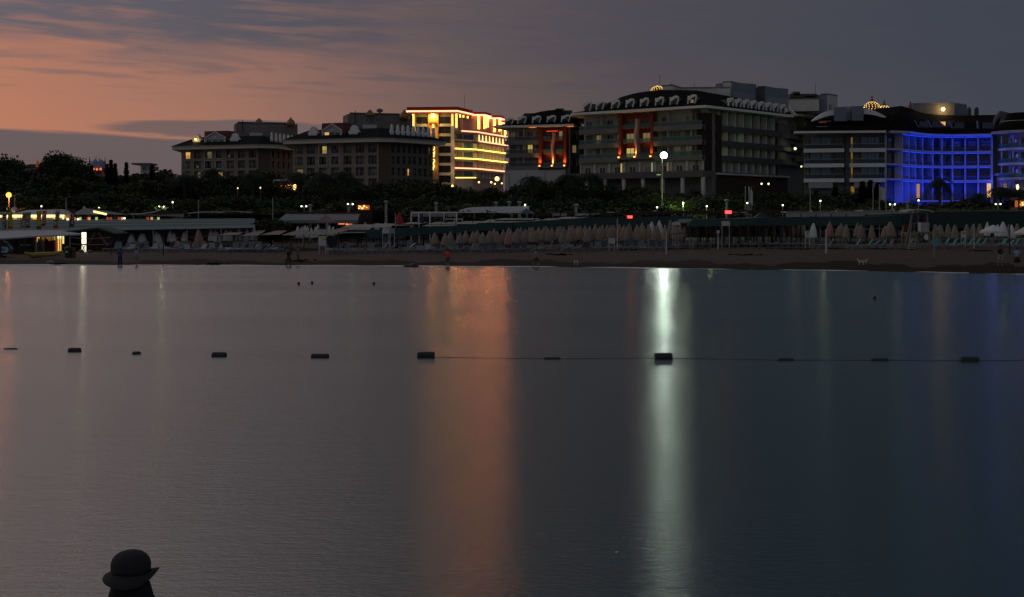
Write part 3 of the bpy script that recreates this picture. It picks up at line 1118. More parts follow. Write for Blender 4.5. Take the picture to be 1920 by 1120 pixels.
def dark_hotel():
    A, C, S = W2(1087, 321), W2(1318, 300), W2(1466, 326)
    root = hotel('dark_hotel', 'large unlit hotel with curved dark roof, white curled dormers and an orange-lit red bay', (C[0], C[1], ground(*C)))
    zt = W(0, 203.5, 300).z
    floors = [zt - 3.5, zt - 6.8, zt - 10.1]
    f1 = Facade(root, A, C)
    L = f1.L
    ub0, ub1 = (1157 - 1087) / 231 * L, (1223 - 1087) / 231 * L
    ub0 += 1.2
    ub1 += 1.0
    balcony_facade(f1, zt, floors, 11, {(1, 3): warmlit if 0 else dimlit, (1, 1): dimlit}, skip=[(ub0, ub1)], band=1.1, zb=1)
    f1.part('lit_curtain', G().box(ub0 - .55, ub0 - .25, 1.4, 1.5, floors[1] + .1, floors[1] + 2.3), yellowlit)
    red_bay(f1, ub0, ub1, zt - .3, floors, floors[2] - .1, {(2, 0): yellowlit, (1, 0): dimlit, (1, 1): dimlit}, colh=.62)
    # white-column storey below
    z5 = floors[2] - 3.5
    f1.part('cream_wall', G().box(0, L, .5, 1.69, z5, floors[2] - .9), M('cream_band', (.36, .33, .27), .85))
    for i in range(9):
        u = i * L / 8
        f1.part('pilaster', G().box(max(0, u - .2), min(L, u + .2), .1, .5, z5, floors[2] - .9), offwhite)
    for i in range(8):
        f1.window((i + .5) * L / 8 - .9, z5 + .05, 1.8, 1.5, .35, random.choice([glassd, curtain, glassd]), offwhite)
    for i, mt in ((2, yellowlit), (4, greenlit), (5, dimlit)):
        f1.part('lit_doorway', G().box((i + .5) * L / 8 + .95, (i + .5) * L / 8 + 1.25, .3, .4, z5, z5 + 2.2), mt)
    f1.part('terrace', G().box(1, L + 3, -5, .5, z5 - 1.4, z5), M('terrace_fascia', (.11, .105, .10), .85))
    f1.part('terrace_wall', G().box(1, L + 3, -1, .3, 1, z5 - 1.4), stonegrey)
    for i in range(7):
        f1.part('terrace_pillar', G().box(5 + i * 5.1, 5.7 + i * 5.1, -4.8, -4.2, 1, z5 - 1.4), offwhite)
    f1.part('terrace_bush', G(), leafm) if 0 else None
    # side face
    f2 = Facade(root, C, S)
    side = M('shaded_grey_render', (.13, .125, .12), .9)  # grey render darkened: the shade of this face is part of the colour
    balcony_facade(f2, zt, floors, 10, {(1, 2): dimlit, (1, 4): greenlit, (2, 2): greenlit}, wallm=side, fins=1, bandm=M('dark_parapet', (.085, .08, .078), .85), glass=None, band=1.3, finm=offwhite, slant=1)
    f2.part('dark_red_shaft', G().box(.6, 2.9, -.4, 1.69, z5, zt - 1), M('dark_red_screen', (.03, .012, .012), .8))
    f2.part('dark_red_shaft', G().box(4.6, 6.9, -.42, 1.69, z5, zt - 1.2), M('dark_red_screen'))
    f2.part('corner_pier', G().box(3.2, 4.3, -.38, 1.69, z5, zt - .1), stonegrey)
    for i in range(8):
        u = 9 + i * (f2.L - 9) / 8
        f2.part('pilaster', G().box(u - .25, u + .25, .1, 1.69, z5, floors[2] - 1.2), offwhite)
        f2.window(u + .8, z5, 1.3, 1.9, 1.5, glassd, side)
    f2.part('terrace', G().box(3, f2.L, -2.2, .5, z5 - .7, z5 - .3), offwhite)
    f2.part('terrace_wall', G().box(0, f2.L, -1.5, 0, 1, z5 - .7), M('dark_red_wall', (.06, .03, .026), .85))
    for px in (1428, 1441):
        part('lamp', G().ball((0, 0, 0), .22), bulbyel, root, W(px, 345, 312) - root.location)
    # roof
    over = 2.0
    base = [Vector(A), Vector(C), Vector(S), Vector(S) + Vector((-24, 19)), Vector(A) + Vector((0, 28))]
    op = inset(base, -over)
    ze = zt + .5

    def hf(s, t_):
        if s == 0:
            return interp([(0, .15), (.06, 1.4), (.14, 2.6), (.25, 3.6), (.4, 4.3), (.6, 4.6), (.8, 4.35), (1, 3.9)], t_)
        if s == 1:
            return interp([(0, 3.9), (.3, 3.7), (.6, 3.5), (.8, 3.2), (.93, 2.4), (1, 1.2)], t_)
        if s == 2:
            return interp([(0, 1.2), (.3, 3.4), (1, 3.4)], t_)
        if s == 3:
            return 3.4 + 0 * t_
        return interp([(0, 3.4), (.7, 2.4), (1, .15)], t_)
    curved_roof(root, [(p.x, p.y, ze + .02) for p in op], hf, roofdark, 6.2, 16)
    poly_part('eaves', root, op, zt - .02, zt + .5, white)
    core = inset(base, 2.3)
    poly_part('core_wall', root, core, 1, zt - .05, darkgrey)
    fo1 = Facade(root, op[0], op[1])
    dz = ze + .05
    for px, lt in ((1088, 0), (1113, 0), (1143, 0), (1171, 0), (1198, 0), (1226, 0), (1253, 0), (1285, 1)):
        u = (px - 1067) / (1320 - 1067) * fo1.L
        curl_dormer(fo1, u, dz, 2.5, 2.6, .9, dimlit if lt else glassd)
    fo2 = Facade(root, op[1], op[2])
    for i in range(8):
        u = fo2.L * (.28 + .69 * i / 8)
        curl_dormer(fo2, u, dz, 2.6, 2.5, .9)
    # white curved verge at the far end of the side roof
    vg = []
    for k in range(9):
        s = k / 8
        vg.append((W(1453 + 37 * s, 190 + 26 * s ** 1.8, 334)))
    part('verge', G().tube([p - root.location for p in vg], .38, 5), white, root)
    # rear wing, right
    A3, B3 = W2(1488, 340), W2(1600, 356)
    f3 = Facade(root, A3, B3)
    z3 = W(0, 218, 340).z
    balcony_facade(f3, z3, [z3 - 3.4, z3 - 6.7, z3 - 10], 6, {(1, 0): glassd}, wallm=side, fins=1, bandm=M('dark_parapet'), glass=None, band=1.2)
    f3.part('wing_body', G().box(0, f3.L, 2.2, 14, 1, z3 - .1), side)
    f3.part('eaves', G().box(-1, f3.L, -1.8, 14, z3, z3 + .45), white)
    g = G()
    g.prism_y([(0, 0), (f3.L, 0), (f3.L, 1.9), (f3.L * .4, 2.8), (0, 3.4)], .6, 14)
    f3.part('wing_roof', g, roofdark, 0, 0, z3 + .46)
    for i in range(6):
        curl_dormer(f3, .5 + i * 2.5, z3 + .5, 2.6, 2.3, -.5)
    f3.part('balcony_lamp', G().ball((0, 0, 0), .32), bulbyel, 0, 0, 0).location = W(1491, 279, 334) - root.location
    part('entry_lamp', G().ball((0, 0, 0), .2), bulbyel, root, W(1502.5, 312.5, 330) - root.location)
    lamp('POINT', W(1491, 281, 332) - root.location, 40, (.9, 1, .6), .3, root)
    # link between the wings
    Pa, Pb = W2(1466, 328), W2(1500, 344)
    f4 = Facade(root, Pa, Pb)
    f4.part('link_wall', G().box(0, f4.L, 1, 6, 1, zt - 1), side)
    for z in floors:
        f4.part('balcony_parapet', G().box(0, f4.L, -.2, 1, z - .9, z + .1), M('dark_parapet'))
    # rooftop plant rooms
    for (p0, p1, p2, t0, bt, Y0_, m_) in ((1242, 1262, 1268, 161, 176, 312, offwhite), (1256, 1369, 1374, 165, 180, 316, offwhite), (1356, 1371, 1418, 154, 182, 318, None),
                                          (1420, 1434, 1478, 163, 192, 322, None), (1476, 1536, 1540, 186, 200, 336, offwhite), (1540, 1553, 1568, 177, 205, 336, None)):
        a_, b_, c_ = W2(p0, Y0_ + 1), W2(p1, Y0_), W2(p2, Y0_ + 5 if m_ is None else Y0_ + 1)
        z1, z0 = W(0, t0, Y0_).z, W(0, bt + 8, Y0_).z
        fp = Facade(root, a_, b_)
        fp.part('plant_room', G().box(0, fp.L, 0, 6, z0, z1), offwhite if p0 != 1420 else darkgrey)
        fq = Facade(root, b_, c_)
        if fq.L > 2:
            fq.part('cladding', G().box(.01, fq.L, 0, 5, z0, z1 - .01), bluebox)
            fq.part('plant_base', G().box(.2, fq.L - .3, -.1, 0, z0, z0 + 2.2), metalgrey)
        fp.part('parapet_cap', G().box(-.15, fp.L + .1, -.15, 6.1, z1, z1 + .22), stonegrey)
    for (p0, p1, t0, bt) in ((1482, 1532, 176, 180), (1488, 1500, 172, 176), (1510, 1528, 180, 186), (1256, 1262, 158, 164)):
        fp = Facade(root, W2(p0, 337), W2(p1, 337))
        fp.part('roof_equipment', G().box(0, fp.L, 0, 3, W(0, bt, 337).z - .4, W(0, t0, 337).z), darkgrey)
    for px, t0, bt, Yp in ((1237, 140, 168, 322), (1529, 157, 184, 338), (1302, 156, 166, 318)):
        part('antenna', G().tube([(0, 0, 0), (0, 0, W(0, t0, Yp).z - W(0, bt, Yp).z)], .05, 5), darkgrey, root, W(px, bt, Yp) - root.location)
    q = W(1233, 176, 320)
    dotted_dome(root, q, 1.75)
    return root


dark_hotel()


def dark_annex():
    A, C = W2(949, 333), W2(1064, 327)
    root = hotel('dark_hotel_annex', 'smaller dark hotel block with a tall orange-lit red bay beside the glowing hotel', (C[0], C[1], ground(*C)))
    zt = W(0, 239, 330).z
    sh = 3.15
    floors = [zt - 3.1, zt - 6.2, zt - 9.3]
    f = Facade(root, A, C)
    L = f.L
    u0, u1 = (1012 - 949) / 115 * L, (1063 - 949) / 115 * L
    balcony_facade(f, zt, floors, 7, {(1, 2): yellowlit}, skip=[(u0, L + .1)], band=1.1, fins=2, glass=M('smoky_balcony_glass', (.06, .085, .085), .2, alpha=.6))
    red_bay(f, u0, u1, zt - .2, floors, floors[2] - .1, {(0, 1): dimlit}, colh=1.1)
    f.part('pendant_lamp', G().box(L * .83, L * .83 + .1, -.4, -.3, zt - .7, zt - .2), ledred) if 0 else None
    f.part('top_light_bar', G().box((u0 + u1) / 2 - 1.4, (u0 + u1) / 2 + 1.4, -.75, -.6, zt - 1.15, zt - .95), M('dim_red_led', (.6, .1, .05), emit=.6, ecol=(1, .1, .03)))
    for u in (u0 - 1.6, u1 + 1.0):
        f.part('soffit_light', G().box(u - .6, u + .9, -1.2, -.4, zt - .12, zt - .04), M('orange_soffit_glow', (.8, .3, .1), emit=.9, ecol=(1, .22, .04)))
    z5 = floors[2] - 1.0
    f.part('base_wall', G().box(-.1, L * .98, -.6, 1.6, 1, z5 + .1), M('white_base_render', (.44, .45, .44), .8))
    for i in range(4):
        f.part('base_groove', G().box(1 + i * 4.6, 1.1 + i * 4.6, -.66, -.61, z5 - 6, z5 - .6), darkgrey)
    f.part('balcony_glass', G().box(.3, L * .5, -1.0, -.95, z5 - 6.2, z5 - 4.8), railglass)
    f.part('pale_ledge', G().box(-.2, L * .5, -1.1, -.6, z5 - 6.5, z5 - 6.2), stonegrey)
    base = [Vector(A), Vector(C), Vector(C) + Vector((3, 14)), Vector(A) + Vector((3, 14))]
    poly_part('core_wall', root, inset(base, 2.2), 1, zt - .05, darkgrey)
    op = inset(base, -1.8)
    op[0] = op[0] + Vector((-1.0, 0))
    poly_part('eaves', root, op, zt, zt + .45, white)

    def hf(s, t_):
        if s == 0:
            return interp([(0, .5), (.22, 2.1), (.4, 3.0), (.6, 3.5), (1, 3.9)], t_)
        if s == 3:
            return 3.9 - 3.4 * t_
        return 3.9
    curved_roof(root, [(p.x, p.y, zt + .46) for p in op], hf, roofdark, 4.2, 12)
    fo = Facade(root, op[0], op[1])
    for px in (949, 971, 996, 1021, 1045):
        u = (px - 930) / (1066 - 930) * fo.L
        curl_dormer(fo, u, zt + .5, 2.5, 2.3 if px > 955 else 1.9, .7)
    part('roof_vent', G().box(-3, 3, 0, 3, -.6, .25).box(-1, 1, 0, 2, .25, .7), darkgrey, root, W(1050, 209, 338) - root.location)
    # recessed link to the large hotel
    fl = Facade(root, W2(1064, 333), W2(1087, 331))
    fl.part('link_wall', G().box(0, fl.L, 0, 4, 1, zt + .2), stonegrey)
    for k, z in enumerate(floors):
        fl.part('balcony_parapet', G().box(0, fl.L, -1, -.8, z - .9, z + .2), darkgrey)
        fl.window(1.4, z + .1, 1.2, 2.0, -.14, dimlit if k == 1 else glassd)
    return root


dark_annex()

# ---- hotel with white slab edges and blue-lit wing
bluewall = M('white_render_wall', (.40, .41, .43), .75)


def blue_hotel():
    root = hotel('blue_lit_hotel', 'hotel with white floor edges and teal glass whose curved right wing is lit blue', (X(1660, 288), 288, ground(X(1660, 288), 288)))
    Y0 = 288
    zt = W(0, 250, Y0).z
    sh = 3.13
    fl = [zt - 3.1 - i * sh for i in range(3)]
    base_z = 1.5
    A, Bm, Cm = W2(1507, 291), W2(1583, 289), W2(1660, 288)
    D0 = W2(1593, 288.5)
    # curve of the blue wing
    cp = [(1661, 288), (1692, 290), (1704.5, 293), (1717, 296), (1730, 298.5), (1749, 300), (1766, 301), (1786, 301.2), (1809.5, 301), (1834, 300), (1860, 299)]
    pts = [W2(*c) for c in cp]

    def slab_edge(f, z, th=.8, dp=1.3, m=white):
        f.part('floor_slab', G().box(0, f.L, -.35, dp, z - th, z), m)
    for (P, Q, wing) in ((A, Bm, 0), (D0, Cm, 1)):
        f = Facade(root, P, Q)
        f.part('wall', G().box(0, f.L, 1.3, 1.8, base_z, zt), stonegrey)
        z1 = zt
        for k, z in enumerate(fl):
            slab_edge(f, z)
            if wing == 0:
                spans = ((.5, f.L * .13, curtain), (f.L * .16, f.L * .42, glasst), (f.L * .43, f.L * .68, glasst), (f.L * .76, f.L * .95, glassd))
            else:
                spans = ((f.L * .03, f.L * .12, M('amber_window', (.5, .3, .08), emit=.16, ecol=(1, .5, .08))), (f.L * .33, f.L * .52, glasst), (f.L * .52, f.L * .72, glasst), (f.L * .72, f.L * .85, glasst), (f.L * .9, f.L * .99, glassd))
            for (a_, b_, mt) in spans:
                f.window(a_, z + .05, b_ - a_, 2.35, .55 if mt is glasst else 1.1, mt, darkgrey, .06)
            f.part('balcony_glass', G().box(.2, f.L - .2, -.3, -.26, z, z + .85), M('dark_teal_glass', (.02, .055, .07), .2, alpha=.45))
            f.part('handrail', G().box(.2, f.L - .2, -.33, -.23, z + .85, z + .92), polemat)
            z1 = z
        # ground floor storey under the last slab
        f.part('awning', G().box(f.L * .12, f.L * .72, -.4, .3, fl[2] - 2.0, fl[2] - .9), M('grey_awning', (.32, .33, .35), .8))
        for q in (.16, .42):
            f.window(f.L * q, 3.5, f.L * .25, fl[2] - 6.0, .9, glasst, darkgrey, .07)
        if wing:
            f.window(f.L * .03, fl[2] - 5.2, 1.0, 3.6, .9, M('amber_window'), darkgrey, .07)
    # recessed joint between the two white-edged wings
    fj = Facade(root, Bm, D0)
    fj.part('joint_wall', G().box(0, fj.L, .8, 3, base_z, zt), M('slate_joint', (.07, .09, .12), .7))
    # concave blue wing
    fw = []
    for i in range(len(pts) - 1):
        f = Facade(root, pts[i], pts[i + 1])
        fw.append(f)
        f.part('wall', G().box(0, f.L, 1.7, 2.0, base_z, zt), M('blue_grey_painted_shade', (.11, .12, .15), .8))  # darker than the slabs: the recess's shade is put into this colour
        for k, z in enumerate(fl):
            f.part('floor_slab', G().box(0, f.L, 0, 1.7, z - .38, z), bluewall)
            h = 2.2
            wd = f.L * (.62 if i else .9)
            mt = glassd
            if (k, i) == (2, 1):
                mt = M('amber_window')
            f.window(f.L * .2 if i else f.L * .05, z + .03, wd * (.8 if i < 5 else 1.0), h, 1.5, mt, M('blue_grey_frame', (.05, .05, .07), .6), .06)
            if i:
                f.part('balcony_glass', G().box(.1, f.L - .1, .06, .09, z, z + .8), M('faint_glass', (.05, .07, .10), .2, alpha=.25))
        f.part('floor_slab', G().box(0, f.L, -.3, 1.7, fl[2] - 3.9 - 2.5, fl[2] - 3.9 - 2.2), bluewall) if 0 else None
        f.window(f.L * .25, 3.0, f.L * .55, 4.6, 1.5, glassd, M('blue_grey_frame'), .07)
        f.part('column', G().box(-.14, .14, -.05, 1.7 if i else .4, base_z, zt), bluewall)
        # blue flood of the wing: linear light under every slab lip
        if i:
            for k, z in enumerate([zt] + fl):
                e = (5.0, 6.0, 9.0, 20.0)[k]
                f.part('led_strip', G().box(.2, f.L - .2, .02, .10, z - .56 if k else z - .16, z - .48 if k else z - .08), ledblue)
                lamp('AREA', f.loc(f.L / 2, -.9, z - .62 - (1.7 if k else 1.0)), e * f.L * .5, (.001, .035, 1), parent=root, rot=(R(115), 0, f.rz), size=(f.L * .9, .25))
    f = fw[-1]
    f.part('column', G().box(f.L - .15, f.L + .15, -.05, 1.7, base_z, zt), bluewall)
    for px in (1700, 1745, 1790, 1838):
        lamp('SPOT', W(px, 395, 284) - root.location, 1250, (.001, .035, 1), .5, root, rot=(R(118), 0, R(0)), spot=110, blend=1)
    # forecourt canopy catching the blue light, and lit doorway
    fcp = Facade(root, W2(1720, 292), W2(1820, 292))
    fcp.part('entrance_canopy', G().box(0, fcp.L, 0, 6, W(0, 376, 292).z - .3, W(0, 376, 292).z).box(.5, .8, .5, .8, 1, W(0, 377, 292).z), bluewall)
    fdoor = Facade(root, W2(1851, 297), W2(1858, 297))
    fdoor.part('lit_doorway', G().box(0, fdoor.L, 0, .2, W(0, 370, 297).z, W(0, 353, 297).z), orangepanel)
    fdoor.part('lit_transom', G().box(0, fdoor.L, 0, .22, W(0, 352.5, 297).z, W(0, 344, 297).z), M('amber_transom', (1, .6, .2), emit=.7, ecol=(1, .62, .14)))
    fd2 = Facade(root, W2(1719, 291), W2(1724.5, 291))
    fd2.part('lit_banner', G().box(0, fd2.L, 0, .2, W(0, 371, 291).z, W(0, 345, 291).z), M('amber_banner', (.8, .4, .1), emit=.35, ecol=(1, .42, .07)))
    # eaves: white on the left, running into the blue wing
    e1 = Facade(root, W2(1490, 288.5), W2(1661, 286))
    e1.part('eaves', G().box(0, e1.L, -.3, 3.5, zt, zt + .42), white)
    for i in range(len(pts) - 1):
        Fx = Facade(root, pts[i], pts[i + 1])
        Fx.part('eaves', G().box(-.05, Fx.L + .05, -1.5, 2, zt + .01 * (i % 2), zt + .5 + .01 * (i % 2)), bluewall)
        if i:
            lamp('AREA', Fx.loc(Fx.L / 2, -2.6, zt - .9), 6 * Fx.L, (.001, .035, 1), parent=root, rot=(R(140), 0, Fx.rz), size=(Fx.L * .9, .3))
    # the mansard roof following the same curve
    roof_front = [W2(1490, 289)] + [W2(1661, 287)] + pts[1:]
    zr = [W(0, py, Y0 + 8).z for py in (213, 198, 201, 203, 205, 206, 207, 207.5, 208, 208, 208, 208)]
    L0 = root.location
    g = G()
    top = [W2(1562, 297), W2(1690, 297), W2(1706, 299), W2(1716, 302), W2(1726, 305), W2(1739, 307), W2(1756, 308.5), W2(1772, 309), W2(1793, 309), W2(1818, 309), W2(1845, 308), W2(1878, 307)]
    n = len(roof_front)
    for p in roof_front:
        g.v.append((p[0] - L0.x, p[1] - L0.y - .6, zt + .52 - L0.z))
    mid = [((a_[0] * .45 + b_[0] * .55), (a_[1] * .62 + b_[1] * .38)) for a_, b_ in zip(roof_front, top)]
    for p, z in zip(mid, zr):
        g.v.append((p[0] - L0.x, p[1] - L0.y, zt + .5 + (z - zt) * .55 - L0.z))
    for p, z in zip(top, zr):
        g.v.append((p[0] - L0.x, p[1] - L0.y, z - L0.z))
    for p, z in zip(top, zr):
        g.v.append((p[0] - L0.x + 1, p[1] - L0.y + 14, z - L0.z))
    for p, z in zip(top, zr):
        g.v.append((p[0] - L0.x + 1, p[1] - L0.y + 14.1, zt - L0.z))
    for r_ in range(4):
        for i in range(n - 1):
            a0 = r_ * n + i
            g.f.append((a0, a0 + 1, a0 + 1 + n, a0 + n))
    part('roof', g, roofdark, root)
    g = G()
    for q in (0,):
        g.f.append(None) if 0 else None
    ridx = [k * n for k in range(5)]
    # body behind the fronts
    body = [Vector(A) + Vector((.6, 2)), Vector(Cm) + Vector((0, 2.2))] + [Vector(p) + Vector((0, 2.2)) for p in pts[1:]] + [Vector(pts[-1]) + Vector((1, 16)), Vector(A) + Vector((4, 20))]
    poly_part('core_wall', root, body, 1, zt, darkgrey)
    # grey end gable, swept
    fe = Facade(root, pts[-1], W2(1897, 314))
    ge = G().prism_y([(0, base_z), (fe.L, base_z), (fe.L, W(0, 213, 314).z), (fe.L * .45, W(0, 209, 307).z), (fe.L * .2, zt + 4.2), (0, zt + .4)], 0, .5)
    fe.part('end_gable', ge, M('mauve_grey_render', (.14, .13, .135), .9))
    # arched white dormers and slate boxes
    def arch(pa, pb, py_low, py_high, flip, Yd):
        f = Facade(root, W2(pa, Yd), W2(pb, Yd))
        z0, z1 = W(0, py_low, Yd).z, W(0, py_high, Yd).z
        nn = 8
        up, lo = [], []
        for k in range(nn + 1):
            s = k / nn
            c = math.sin(s * math.pi / 2)
            up.append((s * f.L, z0 + (z1 - z0) * c))
            lo.append((s * f.L, z0 - .25 + (z1 - z0 - .9) * max(0, (c * 1.15 - .15))))
        if flip:
            up = [(f.L - x_, z_) for x_, z_ in up][::-1]
            lo = [(f.L - x_, z_) for x_, z_ in lo][::-1]
        f.part('arched_hood', G().prism_y(lo + up[::-1], -.3, 3), white)
        f.part('dormer_wall', G().box(f.L * .25, f.L * .9, 1.2, 3, z0 - 2.3, z0 - .2), lilac)
        f.window(f.L * (.3 if not flip else .45), z0 - 2.2, 1.6, 1.9, 1.0, M('dim_red_window', (.3, .05, .02), emit=.12, ecol=(1, .18, .04)) if not flip else dimlit, darkgrey)
        f.part('handrail', G().box(f.L * .1, f.L * .95, -.6, -.5, z0 - 1.6, z0 - 1.5).box(f.L * .1, f.L * .95, -.6, -.5, z0 - 2.1, z0 - 2.0), polemat)
    arch(1527, 1565, 224, 206, False, 289.5)
    arch(1619, 1660, 219, 204, True, 289.5)
    for (p0, p1, t0, bt) in ((1564.5, 1587, 200.5, 227), (1597, 1619, 199, 226)):
        f = Facade(root, W2(p0, 288.5), W2(p1, 288.2))
        f.part('slate_box', G().box(0, f.L, 0, 4, W(0, bt, 288).z, W(0, t0, 288).z), bluebox)
    f = Facade(root, W2(1587, 290.5), W2(1597, 290.5))
    f.part('white_shaft', G().box(0.01, f.L - .01, 0, 3, W(0, 227, 290).z, W(0, 199, 290).z), lilac)
    # skylight fins on the dark roof
    for px, py, lt in ((1690, 231, 0), (1718, 233, 0), (1742, 233, 0), (1763, 232, 1), (1781, 235, 0), (1836, 235, 0)):
        p = W(px, py, 296.5) - root.location
        w_ = .25 if px != 1836 else .4
        part('skylight', G().prism_y([(-.6, .9), (-.4, .9), (.55 if px != 1836 else -.2, -.7), (.35 if px != 1836 else -.4, -.7)], -.4, .2), M('dull_grey_trim', (.2, .2, .22), .7), root, p)
        part('roof_window', G().box(.6, 3.0, -.2, .1, -.7, .6), glassd if not lt else glassd, root, p)
        if lt:
            part('lit_pane', G().prism_y([(-.1, .35), (1.0, .35), (.9, -.5)], -.5, -.42), warmlit, root, p)
    # roof plant box with a lamp
    f = Facade(root, W2(1711, 312), W2(1790, 311))
    f.part('plant_room', G().box(0, f.L, 0, 6, W(0, 214, 312).z - 1, W(0, 193.5, 312).z), M('plant_cladding', (.19, .20, .22), .7))
    f2_ = Facade(root, W2(1790, 311), W2(1813, 316))
    f2_.part('cladding', G().box(0.01, f2_.L, 0, 5, W(0, 214, 312).z - 1, W(0, 193.6, 312).z), bluebox)
    part('roof_lamp', G().ball((0, 0, 0), .38), M('roof_lamp_glow', (1, .6, .2), emit=14, ecol=(1, .58, .16)), root, W(1768.5, 205, 310.5) - root.location)
    lamp('POINT', W(1768.5, 206, 309.6) - root.location, 110, (1, .6, .2), .3, root)
    for px, s in ((1707, 0), (1817, 1), (1831, 1)):
        part('roof_chimney', G().lathe([(.5, -1), (.5, .5), (.3, .8), (.1, 2.2 if not s else 1.0)], 8), M('reddish_turret', (.2, .05, .03), .7) if not s else darkgrey, root, W(px, 209, 308) - root.location)
    # lit domes behind the ridge
    for px, py, r, Yd in ((1635, 207, 1.9, 312), (1658, 213, 1.75, 318)):
        q = W(px, py, Yd)
        d = dotted_dome(root, q, r)
        part('finial', G().lathe([(.35, .95 * r), (.4, 1.2 * r), (.12, 1.35 * r), (.25, 1.5 * r), (.05, 1.7 * r), (.02, 1.95 * r)], 8), M('reddish_turret'), d)
        part('drum', G().lathe([(1.05 * r, -.5), (1.05 * r, .02)], 16), M('pale_drum', (.5, .3, .2), .7), d)
        part('drum_base', G().lathe([(1.1 * r, -4), (1.1 * r, -.5)], 12), darkgrey, d)
    return root


blue_hotel()


def round_hotel():
    """curved balconies at the right edge"""
    root = hotel('round_fronted_hotel', 'pale hotel with curved balconies lit lilac and blue, cut off by the right edge', (X(1900, 284), 284, ground(X(1900, 284), 284)))
    Yc = 296
    c = Vector((X(1925, Yc), Yc))
    r = 6.0
    zt = W(0, 246, 286).z
    sh = 3.13
    L0 = root.location

    def arc(r0, r1, z0, z1, name, m, a0=-185, a1=20, n=22):
        g = G()
        for k in range(n + 1):
            a_ = R(a0 + (a1 - a0) * k / n)
            d = Vector((math.cos(a_), math.sin(a_)))
            for rr, z in ((r1, z0), (r1, z1), (r0, z1), (r0, z0)):
                g.v.append((c.x + d.x * rr - L0.x, c.y + d.y * rr - L0.y, z - L0.z))
            if k:
                i = 4 * k
                for q in range(4):
                    g.f.append((i - 4 + q, i + q, i + (q + 1) % 4, i - 4 + (q + 1) % 4))
        return part(name, g, m, root)
    arc(3.4, 3.8, 1, zt, 'wall', bluewall)
    for k in range(4):
        z = zt - 3.1 - k * sh if k else zt - 3.1
        arc(3.8, r, z - .5, z, 'floor_slab', bluewall)
        arc(r - .15, r - .1, z, z + .9, 'balcony_glass', railglass)
        for a_ in (-165, -150, -128, -104, -80):
            d = Vector((math.cos(R(a_)), math.sin(R(a_))))
            p = c + d * 3.95
            o = obj('window', window_meshes(1.1, 2.3, .1, offwhite, glassd)[0], root, Vector((p.x, p.y, z)) - L0, R(a_ + 90))
            obj('pane', window_meshes(1.1, 2.3, .1, offwhite, glassd)[1], o)
        for a_ in (-176, -140):
            d = Vector((math.cos(R(a_)), math.sin(R(a_))))
            p = c + d * (r - .5)
            part('column', G().lathe([(.14, 0), (.14, sh - .5)], 8), bluewall, root, Vector((p.x, p.y, z)) - L0)
    arc(0.1, r + 1.2, zt, zt + .5, 'eaves', bluewall, -200, 20)
    prof = [(r + 1.2, 0), (r + .2, 1.4), (r - 1.2, 2.0), (r - 2.0, 3.9), (.2, 4.2)]
    part('roof', G().lathe(prof, 24), roofdark, root, Vector((c.x, c.y, zt + .5)) - L0, 0, False)
    part('roof_railing', G().tube([Vector((c.x + math.cos(R(a_)) * (r - .6), c.y + math.sin(R(a_)) * (r - .6), zt + 2.6)) - L0 for a_ in range(-190, -60, 10)], .09, 5), polemat, root)
    for a_, z, e in ((-170, zt - 1.4, 55), (-125, zt - 1.4, 30), (-165, zt - 4.6, 55), (-120, zt - 4.6, 60), (-165, zt - 7.8, 55), (-120, zt - 7.8, 60), (-170, zt - 11, 70)):
        d = Vector((math.cos(R(a_)), math.sin(R(a_))))
        p = c + d * (r + 1.6)
        lamp('POINT', Vector((p.x, p.y, z)) - L0, e, (.13, .16, 1), .4, root)
    # entrance link with lilac wall and warm window
    f = Facade(root, W2(1861, 301), W2(1908, 292))
    z1 = W(0, 330, 300).z
    f.part('link_wall', G().box(0, f.L, 1, 1.5, 1, z1), lilac)
    f.part('link_slab', G().box(0, f.L, -.3, 1, z1, z1 + .5), bluewall)
    f.window(f.L * .3, z1 - 3.0, 1.4, 1.4, .8, M('amber_window'), offwhite)
    lamp('POINT', f.loc(f.L * .3, -2, z1 - 1.2), 60, (.05, .09, 1), .4, root)
    part('wall_lantern', G().ball((0, 0, 0), .28, 8, 5, 2), bulbwarm, root, W(1908, 351, 285) - L0)
    lamp('POINT', W(1908, 348, 284) - L0, 45, (1, .45, .25), .2, root)
    return root


round_hotel()

# ------------------------------------------------------------------ trees
LEAFCACHE = {}


def leaf_cloud(seed, blobs, nleaf, size, flat=.7):
    rnd = random.Random(seed)
    g = G()
    tot = sum(b_[3] ** 2 for b_ in blobs)
    for (bx, by, bz, br) in blobs:
        n = int(nleaf * br * br / tot)
        for _ in range(n):
            th, ph = rnd.uniform(0, 2 * math.pi), math.acos(rnd.uniform(-1, 1))
            rr = br * rnd.uniform(.55, 1.08) * (1 + .16 * math.sin(5 * th + seed) * math.sin(4 * ph))
            p = Vector((bx + rr * math.sin(ph) * math.cos(th), by + rr * math.sin(ph) * math.sin(th), bz + rr * math.cos(ph) * flat))
            a_ = Vector((rnd.uniform(-1, 1), rnd.uniform(-1, 1), rnd.uniform(-.7, .7))).normalized()
            c = a_.cross(Vector((rnd.uniform(-1, 1), rnd.uniform(-1, 1), rnd.uniform(-1, 1)))).normalized()
            s = size * rnd.uniform(.5, 1.3)
            g.quad(p - a_ * s, p + c * s * .45, p + a_ * s, p - c * s * .45)
    return g


